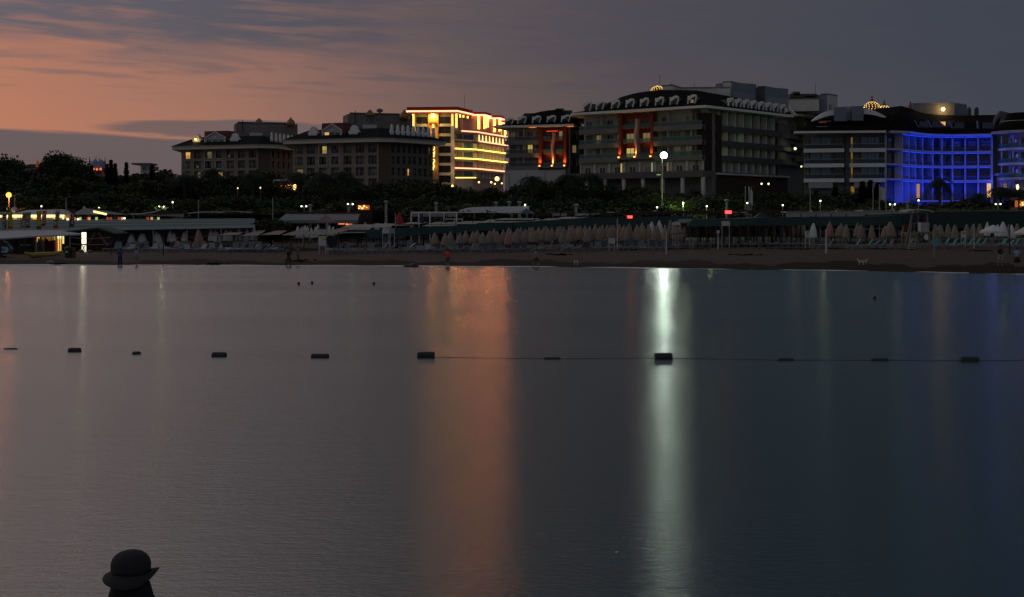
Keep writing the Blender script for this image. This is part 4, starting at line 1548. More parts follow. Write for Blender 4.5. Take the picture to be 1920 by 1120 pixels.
def broad(seed, spread=1.0, tall=1.0, n=5200, size=.34, nb=13):
    """crown and trunk meshes of a tree 10 m high"""
    rnd = random.Random(seed)
    blobs = []
    for k in range(nb):
        t_ = rnd.uniform(0, 2 * math.pi)
        rr = rnd.uniform(0, 2.6) * spread
        z = rnd.uniform(3.4, 8.6)
        rr *= 1 - max(0, z - 6) / 5
        blobs.append((rr * math.cos(t_), rr * math.sin(t_), z * tall if z > 4 else z, rnd.uniform(1.0, 1.9)))
    blobs.append((0, 0, 6, 2.4 * spread))
    crown = leaf_cloud(seed, blobs, n, size)
    tr = G().tube([(0, 0, -.3), (.1, 0, 2.2), (-.1, .1, 4.5), (.1, 0, 7)], [.3, .24, .17, .06], 7)
    for k in range(5):
        b_ = blobs[k]
        tr.tube([(0, 0, 2.4 + .3 * k), (b_[0] * .5, b_[1] * .5, 3.6 + .3 * k), (b_[0], b_[1], b_[2])], [.14, .1, .04], 5)
    return crown, tr


def conifer(seed, n=3600):
    rnd = random.Random(seed)
    g = G()
    for _ in range(n):
        z = rnd.uniform(0.8, 10) ** 1.0
        lay = .75 + .25 * math.sin(z * 5 + seed)
        rmax = 1.55 * (1 - (z / 10.3) ** 1.3) * lay + .08
        t_ = rnd.uniform(0, 2 * math.pi)
        rr = rmax * math.sqrt(rnd.uniform(.15, 1))
        p = Vector((rr * math.cos(t_), rr * math.sin(t_), z - rr * .25))
        d = Vector((math.cos(t_), math.sin(t_), rnd.uniform(-.3, .5))).normalized()
        s = rnd.uniform(.15, .36)
        c = d.cross(Vector((rnd.uniform(-1, 1), rnd.uniform(-1, 1), 1))).normalized() * s * .4
        g.quad(p - d * s, p + c, p + d * s, p - c)
    tr = G().tube([(0, 0, -.3), (0, 0, 5), (0, 0, 9.8)], [.2, .12, .02], 6)
    return g, tr


def palm(seed, h=8.0):
    rnd = random.Random(seed)
    g = G()
    for k in range(34):
        t_ = 2 * math.pi * k / 34 + rnd.uniform(-.1, .1)
        up = rnd.uniform(-.5, 1.2)
        L = rnd.uniform(2.0, 2.7)
        pts = []
        for j in range(7):
            s = j / 6
            pts.append(Vector((math.cos(t_) * L * s * (1 - .12 * max(0, up)), math.sin(t_) * L * s * (1 - .12 * max(0, up)), h + up * L * .55 * s - L * .85 * s * s)))
        side = Vector((-math.sin(t_), math.cos(t_), 0))
        for j in range(6):
            a_, b_ = pts[j], pts[j + 1]
            w0 = .16 + .5 * math.sin(math.pi * min(1, (j + .3) / 6.3))
            for q in range(2):
                m0 = a_.lerp(b_, q * .5)
                m1 = a_.lerp(b_, q * .5 + .3)
                for sg in (-1, 1):
                    tip = m1 + side * sg * w0 + Vector((0, 0, -.28)) + (b_ - a_) * .4
                    g.quad(m0, m1, tip)
    tr = G().tube([(0, 0, -.3), (.05, 0, h * .4), (0, 0, h - .1), (0, 0, h + .35)], [.30, .22, .20, .32], 8)
    return g, tr


PROT = {}


def proto(key):
    if key in PROT:
        return PROT[key]
    k, s = key
    if k == 'broad':
        c, t_ = broad(s)
        m = leafm if s % 2 else leafm2
    elif k == 'wide':
        c, t_ = broad(s + 50, 1.5, .8, 6500, .36, 16)
        m = leafm2 if s % 2 else leafm
    elif k == 'airy':
        c, t_ = broad(s + 90, .85, 1.12, 2600, .30, 15)
        m = leafm
    elif k == 'cypress':
        c, t_ = conifer(s)
        m = leafm3
    elif k == 'palm':
        c, t_ = palm(s)
        m = leafm3
    elif k == 'shrub':
        rnd = random.Random(s)
        bl = [(rnd.uniform(-3, 3), rnd.uniform(-1, 1), rnd.uniform(1.5, 5.5), rnd.uniform(1.6, 2.8)) for _ in range(10)]
        c = leaf_cloud(s, bl, 3600, .55)
        t_ = G().tube([(0, 0, -.3), (0, 0, 3)], [.3, .1], 5)
        m = leafm if s % 2 else leafm2
    PROT[key] = (c.mesh('crown', m), t_.mesh('trunk', barkm))
    return PROT[key]


NAMES = {'broad': 'broadleaf_tree', 'wide': 'spreading_tree', 'airy': 'feathery_tree', 'cypress': 'cypress_tree', 'palm': 'palm_tree', 'shrub': 'shrub'}
TN = {}


def tree(k, px, top, Y, label, group, wid=1.0, seed=None):
    s = random.randrange(5) if seed is None else seed
    cm, tm = proto((k, s))
    x = X(px, Y)
    z = ground(x, Y)
    H = W(px, top, Y).z - z
    h0 = {'palm': 9.3, 'shrub': 7.6}.get(k, 10.0)
    sc = max(.05, H / h0)
    r = thing(NAMES[k], label, 'shrub' if k == 'shrub' else 'tree', (x, Y, z), group, random.uniform(0, 6.28))
    r.scale = (sc * wid, sc * wid, sc)
    obj('crown', cm, r)
    obj('trunk', tm, r)
    return r


def sector(px):
    for lim, w_ in ((372, 'left of the leftmost beige hotel'), (548, 'before the leftmost beige hotel'), (765, 'before the second beige hotel'), (948, 'before the glowing hotel'), (1085, 'before the smaller dark hotel block'),
                    (1180, 'below the left half of the big dark hotel'), (1320, 'near the tall floodlight'), (1480, 'below the shaded side of the big dark hotel'), (1660, 'before the white-edged hotel wing')):
        if px < lim:
            return w_
    return 'below the blue-lit wing'


LB = 'dark leafy tree in the unlit belt left of the beige hotels'
LF = 'dark leafy tree in front of the hotels, behind the beach canopies'
gl = 'trees of the dark belt at the left'
gf = 'trees of the dark belt in front of the hotels'
for px, top in ((-10, 300), (14, 303), (32, 309), (52, 312), (70, 318), (88, 306), (103, 293), (122, 297), (141, 303), (160, 312), (182, 322), (200, 326), (225, 322), (246, 318), (268, 321), (290, 316), (312, 313), (335, 318), (352, 322)):
    tree('airy' if px in (14, 103, 122, 141, 32) else 'broad', px, top, 330 + (px * 7 % 23), 'tree of the far skyline row, ' + ('left' if px < 165 else 'right') + ' of the distant spires', 'far row trees ' + ('left' if px < 165 else 'right') + ' of the spires', 1.0)
for px, top in ((5, 297), (28, 301), (95, 296), (112, 292), (132, 300)):
    tree('airy', px, top, 316, 'tall ragged tree standing above the dark skyline at the far left', 'ragged skyline trees', .8)
for px, top in ((208, 300), (216, 307), (237, 305), (201, 308), (285, 309), (172, 310)):
    tree('cypress', px, top, 308, 'slim pointed cypress rising from the dark tree belt at the left', 'pointed cypresses in the left skyline', .8)
for i in range(24):
    px = -25 + i * 16.5
    tree(random.choice(['broad', 'wide']), px, random.uniform(322, 345), 275 + random.uniform(-9, 9), 'dark tree of the middle row at the left, ' + ('above the lit marquee' if px < 125 else 'behind the pointed tent' if px < 240 else 'near the twin garden lamp'), 'middle row trees ' + str(int(px > 125) + int(px > 240)), 1.1)
for i in range(17):
    px = -20 + i * 24
    tree('wide', px, random.uniform(348, 368), 240 + random.uniform(-6, 6), 'low front tree of the dark left belt, ' + ('above the lit marquee' if px < 125 else 'behind the pointed tent' if px < 240 else 'near the twin garden lamp'), 'front trees at the left ' + str(int(px > 125) + int(px > 240)), 1.3)
tops = [(366, 326), (384, 322), (420, 326), (445, 322), (470, 313), (495, 311), (522, 326), (545, 330), (570, 328), (592, 336), (618, 332), (655, 330), (680, 334), (705, 337), (728, 330), (748, 336),
        (770, 319), (786, 322), (808, 325), (828, 330), (850, 338), (872, 341), (898, 345), (925, 347), (950, 346), (975, 340), (1018, 326), (1036, 330), (1058, 321), (1075, 324), (1098, 336), (1120, 338), (1145, 342),
        (1172, 338), (1198, 336), (1222, 345), (1250, 352), (1278, 351), (1305, 352), (1340, 355), (1372, 352), (1405, 355), (1440, 352), (1470, 352), (1500, 353), (1530, 352), (1556, 355),
        (1580, 346), (1600, 352), (1625, 344), (1645, 352), (1690, 372), (1725, 377), (1790, 368), (1812, 366), (1838, 370)]
for px, top in tops:
    tree('broad' if px % 2 else 'wide', px, top, 272 + (px * 13 % 17) - 8, ('narrow' if px % 2 else 'broad') + ' back row tree ' + sector(px), ('narrow' if px % 2 else 'broad') + ' back row trees ' + sector(px), 1.05)
for i in range(58):
    px = 372 + i * 27
    if px > 1660 and random.random() < .6:
        continue
    tree('wide', px + random.uniform(-8, 8), random.uniform(355, 376) if px < 1650 else random.uniform(378, 386), 242 + random.uniform(-7, 7), 'low spreading front row tree ' + sector(px), 'front row trees ' + sector(px), 1.35)
for px, top, Y in ((475, 311, 262), (400, 303, 268), (560, 310, 262), (600, 309, 258), (641, 309, 258), (998, 319, 262), (1066, 315, 264), (1108, 313, 268), (345, 315, 266)):
    tree('palm', px, top, Y, 'dark palm silhouette among the trees ' + sector(px), 'palms ' + sector(px), 1.15)
tree('palm', 1762, 323, 250, 'tall single palm silhouetted against the blue-lit hotel wing', None, 1.05)
for px, top in ((1876, 342), (1893, 348), (1912, 347), (1836, 355)):
    tree('palm', px, top, 256, 'low bushy palm by the right end of the blue-lit hotel', 'low palms at the right end', 1.3)
for px, top in ((1812, 369), (1790, 376), (1730, 378), (1857, 372), (1700, 382), (1902, 370), (1920, 366)):
    tree('shrub', px, top, 258, 'dark shrub below the blue-lit hotel', 'shrubs below the blue hotel', 1.1)
for px, top in ((1617, 340), (1632, 338), (1646, 344), (1566, 350), (1530, 358)):
    tree('cypress', px, top, 266, 'pointed dark conifer before the white-edged hotel wing', 'conifers before the white-edged wing', 1.6)
for i in range(52):
    px = -30 + i * 38
    tree('shrub', px + random.uniform(-10, 10), random.uniform(378, 391), 222 + random.uniform(-4, 4), 'low dark garden shrub ' + sector(px), 'garden edge shrubs ' + sector(px), 1.5)
for px, top, Y in ((862, 392, 206), (878, 390, 206), (896, 388, 207), (912, 391, 207), (930, 392, 206), (948, 396, 205), (826, 402, 205), (1090, 398, 210), (1240, 378, 222), (1268, 352, 238), (1284, 358, 236), (1262, 370, 232), (1335, 388, 226)):
    tree('shrub', px, top, Y, 'rounded bush between the white pergola and the pale marquee' if px < 1000 else 'bush beneath the tall floodlight, lit green', 'bushes by the pergola' if px < 1000 else 'bushes under the floodlight', 1.2)
tree('wide', 508, 402, 176, 'rounded green tree between the teal canopy and the tan shade sails', None, 1.7)

# ------------------------------------------------------------------ far palace, villa
root = thing('palace', 'distant palace with four dark pointed spires lit orange, above the left trees', 'palace', (X(182, 600), 600, 3))
for px, top, w_ in ((168, 293, .55), (180, 293, .8), (186.2, 294, .7), (197, 294, .55)):
    p = W(px, top, 600)
    part('spire', G().lathe([(w_, -7.5), (w_, -5.2), (1.5 * w_, -5.0), (1.3 * w_, -4), (w_ * .7, -3), (.15, -1.4), (.05, 0)], 8), M('spire_slate', (.08, .05, .05), .8), root, p - root.location)
    part('spire_shaft', G().lathe([(w_ * .8, -46), (w_ * .8, -7.4)], 8), M('palace_stone', (.3, .2, .17), .8), root, p - root.location)
    part('spire_lamp', G().ball((0, -w_ - .2, -4.2), .55 if w_ > .6 else .2), M('dim_orange_bulb', (1, .3, .1), emit=.9, ecol=(1, .22, .06)), root, p - root.location)
g = G()
for px, r_ in ((178, 2.2), (189, 2.4)):
    p = W(px, 316, 600) - root.location
    g.lathe([(r_, 0), (r_ * .95, 1.4), (r_ * .6, 3.0), (.1, 4.0)], 12, p)
part('palace_dome', g, M('bluish_dome', (.22, .25, .38), .7), root)
part('palace_wall', G().box(-7, 5, 0, 8, -2, W(0, 316, 600).z - 3), M('palace_stone'), root)
for px, py in ((176.5, 317.5), (190, 317.5), (183, 318)):
    part('palace_lamp', G().ball((0, -1, 0), .55), M('dim_orange_bulb'), root, W(px, py, 598) - root.location)
root = thing('turret_house', 'distant roof with a small orange-lit pointed turret above the left trees', 'building', (X(70, 560), 560, 3))
p = W(70.5, 298, 560) - root.location
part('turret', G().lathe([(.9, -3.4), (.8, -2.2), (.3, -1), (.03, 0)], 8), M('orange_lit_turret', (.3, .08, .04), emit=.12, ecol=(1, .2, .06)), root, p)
part('wall', G().box(-6, 6, 0, 6, -4, p.z - 3.3), stonegrey, root)
part('roof', G().prism_y([(-7, p.z - 3.3), (7, p.z - 3.3), (3, p.z - 2.2), (-3, p.z - 2.2)], -.6, 6.6), roofred, root)
root = thing('villa', 'pale flat-roofed villa half hidden behind the trees at the left', 'building', (X(268, 420), 420, 4))
p0, p1 = W(248, 306, 420) - root.location, W(289, 321, 420) - root.location
part('roof', G().box(p0.x, p1.x - 1, -1, 8, p0.z - .5, p0.z), stonegrey, root)
part('wall', G().box(p0.x + 2.5, p1.x - 1.5, 0, 7, -1, p0.z - .5), M('pale_villa_wall', (.42, .40, .42), .8), root)
for i in range(3):
    o = obj('window', window_meshes(1.4, 1.3, .1, offwhite, glassd)[0], root, (p0.x + 3 + i * 1.8, -.13, p0.z - 2.4))
    obj('pane', window_meshes(1.4, 1.3, .1, offwhite, glassd)[1], o)
part('lamp', G().ball((0, 0, 0), .35).ball((.9, 0, .6), .3), M('dim_orange_bulb'), root, W(265, 326, 300) - root.location) if 0 else None


# ------------------------------------------------------------------ lamps and poles
def post(name, label, px, top, Y, r=.06, m=polemat, group=None, base=None, cat='pole', z0=None):
    p = W(px, top, Y)
    z = ground(p.x, Y) if z0 is None else z0
    o = thing(name, label, cat, (p.x, Y, z - .1), group)
    part('shaft', G().tube([(0, 0, 0), (0, 0, (p.z - z) * .5), (0, 0, p.z - z + .1)], [r * 1.2, r, r * .8], 8), m, o)
    return o, p.z - z + .1


# the tall floodlight whose reflection crosses the bay
o, h = post('floodlight_mast', 'tall mast with one blazing white floodlight in front of the big dark hotel', 1241.5, 293, 222, .11, M('dull_mast_paint', (.06, .06, .058), .7), cat='floodlight')
part('lamp_head', G().box(-.5, .5, -.35, .35, -.15, .25), metalgrey, o, (.2, 0, h))
part('floodlight_lens', G().ball((0, 0, 0), .56, 14, 8, .9), flood, o, (.2, -.75, h + .1))
part('bracket', G().tube([(0, 0, 0), (-.6, -.1, .05)], .05, 5).box(-.9, -.5, -.2, .1, -.1, .15), polemat, o, (0, 0, h - 3.0))
lamp('SPOT', (.2, -1.5, h + .1), 2600, (.80, 1, .82), .62, o, rot=(R(-68), 0, 0), spot=150, blend=.5)

o, h = post('street_lamp', 'orange sodium street lamp with glowing pole at the far left', 17, 367, 226, .12, polemat, cat='street lamp')
part('bulb', G().ball((0, 0, 0), .45, 10, 6), bulbor, o, (0, -.1, h + .1))
lamp('POINT', (0, -.9, h - .2), 420, (1, .28, .05), .4, o)
o, h = post('street_lamp', 'unlit double-armed street lamp just right of the orange one', 27.5, 367, 230, .07, polemat, cat='street lamp')
part('lamp_arm', G().tube([(-.9, 0, -.1), (0, 0, 0), (.7, 0, .25)], .06, 5).box(-1.1, -.6, -.1, .1, -.1, .02).box(.5, 1, -.1, .1, .2, .35), polemat, o, (0, 0, h))

LAMPL = 'small twin-globe garden lamp glowing among dark trees'
for px, py, Y, tw, c_, lab in ((303, 388, 218, 1, 'y', 'twin garden lamp lighting green leaves, left of the tan umbrellas'), (324, 379.5, 222, 0, 'w', 'single small white garden lamp right of the twin lamp'),
                               (570, 387, 220, 1, 'w', 'twin-globe garden lamp right of the round green tree'), (657, 383, 222, 1, 'w', 'twin-globe garden lamp on a pale post near the warm terrace lights'),
                               (1281, 381, 216, 0, 'w', 'small lamp post under the bushes lit by the floodlight'), (1325, 387, 216, 0, 'w', 'small lamp post beside a bright green shrub'),
                               (1232, 389, 214, 0, 'w', 'low point of light below the tall floodlight'), (1467.5, 385, 216, 0, 'y', 'mushroom-shaped garden lamp standing alone right of three flagpoles'),
                               (1538, 377, 216, 0, 'y', 'garden lamp shining on yellow-green leaves'), (1673, 383.5, 216, 1, 'y', 'twin-globe garden lamp below the edge of the blue wing'),
                               (1871, 383, 216, 1, 'y', 'twin-globe garden lamp by a green shrub near the palms at right'), (984.5, 384.5, 208, 0, 'y', 'lamp at the right end of the pale marquee roof'),
                               (1401, 381, 216, 0, 'w', 'tiny white lamp between the three flagpoles'), (13, 392, 224, 0, 'y', 'small bulb left of the orange street lamp'), (78, 387, 226, 0, 'w', 'faint lamp above the lit marquee'),
                               (446, 353, 262, 0, 'o', 'small warm lamp in the dark trees before the beige hotel'), (488.5, 352.5, 262, 0, 'o', 'tiny orange lamp left of the red-lit terrace'), (186, 389, 222, 0, 'y', 'dim lamp above the pointed grey tent')):
    p = W(px, py, Y)
    z = ground(p.x, Y)
    o = thing('garden_lamp', lab, 'lamp', (p.x, Y, z - .1))
    hh = p.z - z + .1
    part('post', G().tube([(0, 0, 0), (0, 0, hh)], .05, 6), polemat, o)
    mt = {'y': bulbwhite, 'w': bulbwhite, 'o': bulbwarm}[c_]
    for s in ((-.38, .38) if tw else (0,)):
        part('globe', G().ball((s, -.1, hh), .13, 8, 6), mt, o)
    if tw:
        part('arm', G().tube([(-.38, 0, hh), (.38, 0, hh)], .03, 5), polemat, o)
    if px in (303, 657, 1281, 1325, 1538, 1673, 1871):
        lamp('POINT', (.3, -1.1, hh + .2), {303: 60, 1281: 70, 1325: 50, 1538: 45}.get(px, 30), (.80, 1, .35), .2, o)
lamp('SPOT', W(1274, 388, 214), 7000, (.75, 1, .30), .4, None, rot=(R(112), 0, R(-4)), spot=62, blend=1, name='garden_uplight')

# warm terrace behind the teal canopy's right end
root = thing('terrace_bar', 'dark open terrace bar with a row of warm bulbs under its roof', 'bar', (X(620, 206), 206, ground(X(620, 206), 206)))
L0 = root.location
za, zb_ = W(0, 401, 206).z - L0.z, W(0, 413, 200).z - L0.z
xa, xb = X(538, 206) - L0.x, X(676, 206) - L0.x
part('roof', G().box(xa, xb, -1, 6, za, za + .25), wood, root)
part('awning', G().quad((xa, -1.1, zb_ + .9), (xb, -1.1, zb_ + .9), (xb + .3, -6, zb_), (xa - .3, -6, zb_)).quad((xa - .3, -6.02, zb_), (xb + .3, -6.02, zb_), (xb + .3, -6.02, zb_ - .45), (xa - .3, -6.02, zb_ - .45)), M('grey_awning_cloth', (.20, .205, .21), .85), root)
for i in range(6):
    part('post', G().box(xa + i * (xb - xa) / 5 - .08, xa + i * (xb - xa) / 5 + .08, -.9, -.7, -.2, za), wood, root)
for px, py, r_ in ((539, 409, .2), (591.5, 408, .22), (602.5, 408, .24), (652, 407, .26), (664, 406.5, .18), (631, 405.5, .13), (637, 405.5, .13), (618, 405, .06), (623, 405, .06)):
    part('bulb', G().ball((0, 0, 0), r_, 8, 5), bulbwarm if r_ > .15 else M('pale_bulb', (1, .9, .6), emit=4, ecol=(1, .85, .5)), root, W(px, py, 204.5) - L0)
for px, w_, t0, bt in ((638, 1.3, 419, 421.5), (649, 1.0, 420, 423), (646, .4, 416, 418), (652, .4, 416, 418)):
    p = W(px, bt, 203) - L0
    part('lit_bar_shelf', G().box(p.x - w_ / 2, p.x + w_ / 2, 0, .3, p.z, p.z + (bt - t0) / F * 203), M('orange_bar_glow', (1, .4, .15), emit=.8, ecol=(1, .26, .07)), root, (0, 0, 0))
part('back_wall', G().box(X(634, 203.8) - L0.x, X(662, 203.8) - L0.x, .8, 1.0, -.2, za - .4), M('dark_red_wall'), root)
# orange lit restaurant under the beige hotels, and smaller lit kiosks among the trees
for nm, lab, px0, px1, t0, bt, Y, dens in (('lit_terrace', 'open hotel terrace crowded with orange and red lights under a white gabled frame', 521, 544, 346, 354, 268, 26),
                                            ('lit_kiosk', 'small garden kiosk glowing with clustered warm bulbs among dark trees', 672, 690, 385, 393, 214, 9),
                                            ('lit_kiosk', 'orange-lit kiosk at the right edge beneath the palms', 1914, 1926, 376, 388, 214, 8)):
    p0, p1 = W(px0, t0, Y), W(px1, bt, Y)
    z = ground(p0.x, Y)
    root = thing(nm, lab, 'terrace' if nm == 'lit_terrace' else 'kiosk', ((p0.x + p1.x) / 2, Y, z))
    hw = (p1.x - p0.x) / 2
    part('floor', G().box(-hw - .6, hw + .6, -.5, 3, -.3, p1.z - z - .05), wood, root)
    part('roof', G().box(-hw - .7, hw + .7, -.6, 3, p0.z - z + .15, p0.z - z + .45), wood, root)
    for s in (-1, 1):
        part('post', G().box(s * (hw + .4) - .12, s * (hw + .4) + .12, -.4, -.2, 0, p0.z - z + .2), wood, root)
    part('back_wall', G().box(-hw, hw, 2.3, 2.5, 0, p0.z - z), M('glow_wall', (.3, .1, .04), emit=.35, ecol=(1, .24, .05)), root)
    g = G()
    rnd = random.Random(px0)
    for _ in range(dens):
        g.ball((rnd.uniform(-hw, hw), rnd.uniform(.1, 1.8), p1.z - z + rnd.uniform(.1, p0.z - p1.z - .1)), rnd.uniform(.08, .17), 6, 4)
    kind(part('string_bulbs', g, M('orange_bulbs', (1, .5, .2), emit=3.0, ecol=(1, .40, .10)), root), 'stuff')
    if nm == 'lit_terrace':
        a_ = W(518, 330, Y).z - z
        part('gable_frame', G().tube([(-.3 * hw, -.5, p0.z - z + .5), (.15 * hw, -.5, a_), (.6 * hw, -.5, p0.z - z + .5)], .14, 4).tube([(-1.6 * hw, -.5, a_ - .9), (1.2 * hw, -.5, a_ - .9)], .16, 4).tube([(-1.6 * hw, -.5, 0), (-1.6 * hw, -.5, a_ - .9)], .12, 4).tube([(1.2 * hw, -.5, 0), (1.2 * hw, -.5, a_ - .9)], .12, 4), offwhite, root)
        part('side_lamp', G().ball((0, 0, 0), .35, 8, 5, 1.6), bulbwarm, root, W(552.5, 351, Y - 1) - root.location)

# flagpoles
def flagpole(px, top, Y, label, flag=None, group=None, r=.06):
    o, h = post('flagpole', label, px, top, Y, r, polemat, group, cat='flagpole')
    if flag:
        w_, hh, m_ = flag
        g = G()
        n = 6
        for k in range(n + 1):
            s = k / n
            g.v += [(w_ * s, .25 * math.sin(s * 7), h - .2 - .6 * s), (w_ * s, .25 * math.sin(s * 7 + .5), h - .2 - hh + .25 * math.sin(s * 5))]
            if k:
                i = 2 * k
                g.f.append((i - 2, i - 1, i + 1, i))
        part('flag', g, m_, o)
    return o


flagc = M('pale_flag_cloth', (.5, .55, .62), .8)
for px, top, Y, lab, fl in ((1397.5, 350, 214, 'left plain pole of the three slim poles below the big dark hotel', None), (1404.5, 350, 214, 'middle flagpole of the three with a limp pale flag', (.6, 2.6, flagc)),
                            (1408.5, 350, 214, 'right flagpole of the three with a reddish edge', (.12, 2.4, parasolpink)), (1519, 346, 222, 'single thin pole before the dark gap between the hotels', None),
                            (1637, 344, 206, 'left plain flagpole before the blue wing', None), (1649, 346, 206, 'flagpole with a hanging white flag before the blue wing', (1.1, 2.3, flagc)),
                            (1661.5, 348, 206, 'right plain flagpole before the blue wing', None), (124, 370, 196, 'slim pale pole right of the lit marquee', None), (372, 375, 196, 'pale pole rising behind the teal canopy', None),
                            (511.5, 371, 192, 'pale pole behind the round green tree', None), (741.5, 400, 178, 'short white pole beside the closed dark red umbrella', None)):
    flagpole(px, top, Y, lab, fl)
o, h = post('light_pole', 'slim pole with a small white lamp rising behind the lifeguard tower', 1722, 376, 158, .05, polemat, cat='light pole')
part('bulb', G().ball((0, -.05, 0), .10, 8, 5), bulbwhite, o, (0, 0, h))
# white chimney-like bollard lamps on the garden edge
for px, top in ((582, 387), (724, 380), (818, 383), (930, 382), (955, 381), (974, 381), (654, 387), (1080, 386), (1363, 377), (1702, 381)):
    o, h = post('vent_post', 'short thick pale post at the garden edge behind the canopies', px, top, 212, .22, M('pale_post', (.30, .30, .30), .7), 'pale posts along the garden edge', cat='post')
    part('cap', G().lathe([(.36, 0), (.36, .2), (.1, .3)], 10), M('pale_post'), o, (0, 0, h))

# ------------------------------------------------------------------ canopies and pavilions
def roof_sheet(root, name, pts, m, th=.06):
    """thin sloping sheet from four world points"""
    L0 = root.location
    g = G()
    q = [p - L0 for p in pts]
    g.quad(*q)
    g.quad(*[p - Vector((0, 0, th)) for p in reversed(q)])
    for i in range(4):
        a_, b_ = q[i], q[(i + 1) % 4]
        g.quad(a_, a_ - Vector((0, 0, th)), b_ - Vector((0, 0, th)), b_)
    return part(name, g, m, root)


# left striped canopy, in two lengths
def striped(px0, px1, f0, f1, Yf, b0, b1, Yb, label, nm='striped_canopy', rows=6, step=30):
    root = thing(nm, label, 'canopy', (X((px0 + px1) / 2, Yf), Yf, ground(X((px0 + px1) / 2, Yf), Yf)))
    n = max(1, int((px1 - px0) / step))
    for j in range(rows):
        s0, s1 = j / rows, (j + 1) / rows
        for i in range(n):
            t0, t1 = i / n, (i + 1) / n
            def pt(t_, s):
                pa = W(px0 + (px1 - px0) * t_, f0 + (f1 - f0) * t_, Yf)
                pb = W(px0 + (px1 - px0) * t_, b0 + (b1 - b0) * t_, Yb)
                return pa.lerp(pb, s)
            mt = teal if j % 2 == (1 if i % 5 else 1) else greyteal
            if j == 0:
                mt = M('dull_teal_valance', (.12, .15, .155), .85)
            lift = .10 * (j % 2)
            roof_sheet(root, 'fabric_strip', [pt(t0, s0) + Vector((0, 0, lift)), pt(t1, s0) + Vector((0, 0, lift)), pt(t1, s1) + Vector((0, 0, lift + .12)), pt(t0, s1) + Vector((0, 0, lift + .12))], mt, .03)
    for i in range(0, n + 1, 2):
        t_ = i / n
        pa = W(px0 + (px1 - px0) * t_, f0 + (f1 - f0) * t_, Yf + .3)
        pb = W(px0 + (px1 - px0) * t_, b0 + (b1 - b0) * t_, Yb - .3)
        for p in (pa, pb):
            gz = ground(p.x, p.y)
            part('post', G().box(-.05, .05, -.05, .05, gz - root.location.z - .2, p.z - root.location.z), polemat, root, (p.x - root.location.x, p.y - root.location.y, 0))
    return root


striped(-30, 478, 436, 427, 168, 415, 412.5, 196, 'long low teal and grey striped canopy roof over the left sunbeds')
root = thing('mesh_fence', 'pale bluish mesh fence panels behind the left sunbeds', 'fence', (X(280, 181), 181, ground(X(280, 181), 181)))
meshm = M('bluish_mesh_screen', (.34, .40, .42), .9, .3, .8)
for i in range(11):
    a_, b_ = X(205 + i * 13, 181), X(205 + (i + 1) * 13, 181)
    part('screen_panel', G().box(a_ + .04, b_ - .04, 0, .04, 0, 2.1 - .02 * (i % 3)), meshm, root, (-root.location.x, 0, 0))
    part('fence_post', G().box(a_ - .03, a_ + .03, -.05, .05, -.2, 2.2), polemat, root, (-root.location.x, 0, 0))

# tan shade sails
root = thing('shade_sails', 'row of low tan shade sails stretched on posts left of the dark green canopy', 'shade sail', (X(520, 160), 160, ground(X(520, 160), 160)))
sails = [(409, 441, 452, 434), (452, 442, 490, 432.5), (488, 440.5, 530, 432.5), (528, 441, 572, 431.5), (566, 440, 606, 431), (604, 438.5, 648, 428.5), (640, 437, 690, 426.5)]
for (a_, ya, b_, yb) in sails:
    p = [W(a_, ya, 158), W(b_ - 6, ya - .5, 158), W(b_ + 8, yb, 172), W(a_ + 30, yb, 172)]
    roof_sheet(root, 'sail', p, tan, .04)
for px in (408, 446, 487, 530, 545, 570, 622):
    x = X(px, 158.2)
    part('post', G().tube([(0, 0, -.3), (0, 0, W(0, 441, 158.2).z - root.location.z)], .06, 6), black, root, (x - root.location.x, -1.8, 0))
# pale shade strips on top of the green canopy (left and middle)
def canopy(label, pts, Yf, depth, fab, name='green_canopy', topm=None, postgap=26, hang=True, rise=.0):
    """pts: (px, top_py, bottom_py, Y) along the front fascia"""
    mid = pts[len(pts) // 2]
    root = thing(name, label, 'canopy', (X(mid[0], mid[3]), mid[3], ground(X(mid[0], mid[3]), mid[3])))
    L0 = root.location
    for (a_, b_) in zip(pts, pts[1:]):
        ta, tb = W(a_[0], a_[1], a_[3]), W(b_[0], b_[1], b_[3])
        ba, bb = W(a_[0], a_[2], a_[3] - 1.2), W(b_[0], b_[2], b_[3] - 1.2)
        g = G().quad(ba - L0, bb - L0, tb - L0, ta - L0).quad(ba - L0 + Vector((0, .04, 0)), ta - L0 + Vector((0, .04, 0)), tb - L0 + Vector((0, .04, 0)), bb - L0 + Vector((0, .04, 0)))
        part('valance', g, fab, root)
        dv = Vector((0, depth, rise))
        roof_sheet(root, 'roof_panel', [ta + Vector((0, .05, 0)), tb + Vector((0, .05, 0)), tb + dv, ta + dv], topm or fab, .05)
        n = max(1, int((b_[0] - a_[0]) / postgap))
        for i in range(n):
            s = (i + .5) / n
            p = ba.lerp(bb, s)
            gz = ground(p.x, p.y)
            part('post', G().box(-.07, .07, -.07, .07, gz - L0.z - .2, p.z - L0.z + .1), M('dark_green_post', (.012, .02, .02), .6), root, (p.x - L0.x, p.y - L0.y, 0))
            p2 = ta.lerp(tb, s) + Vector((0, depth * .9, 0))
            part('post', G().box(-.07, .07, -.07, .07, ground(p2.x, p2.y) - L0.z - .2, p2.z - L0.z + .35), M('dark_green_post'), root, (p2.x - L0.x, p2.y - L0.y, 0))
    return root


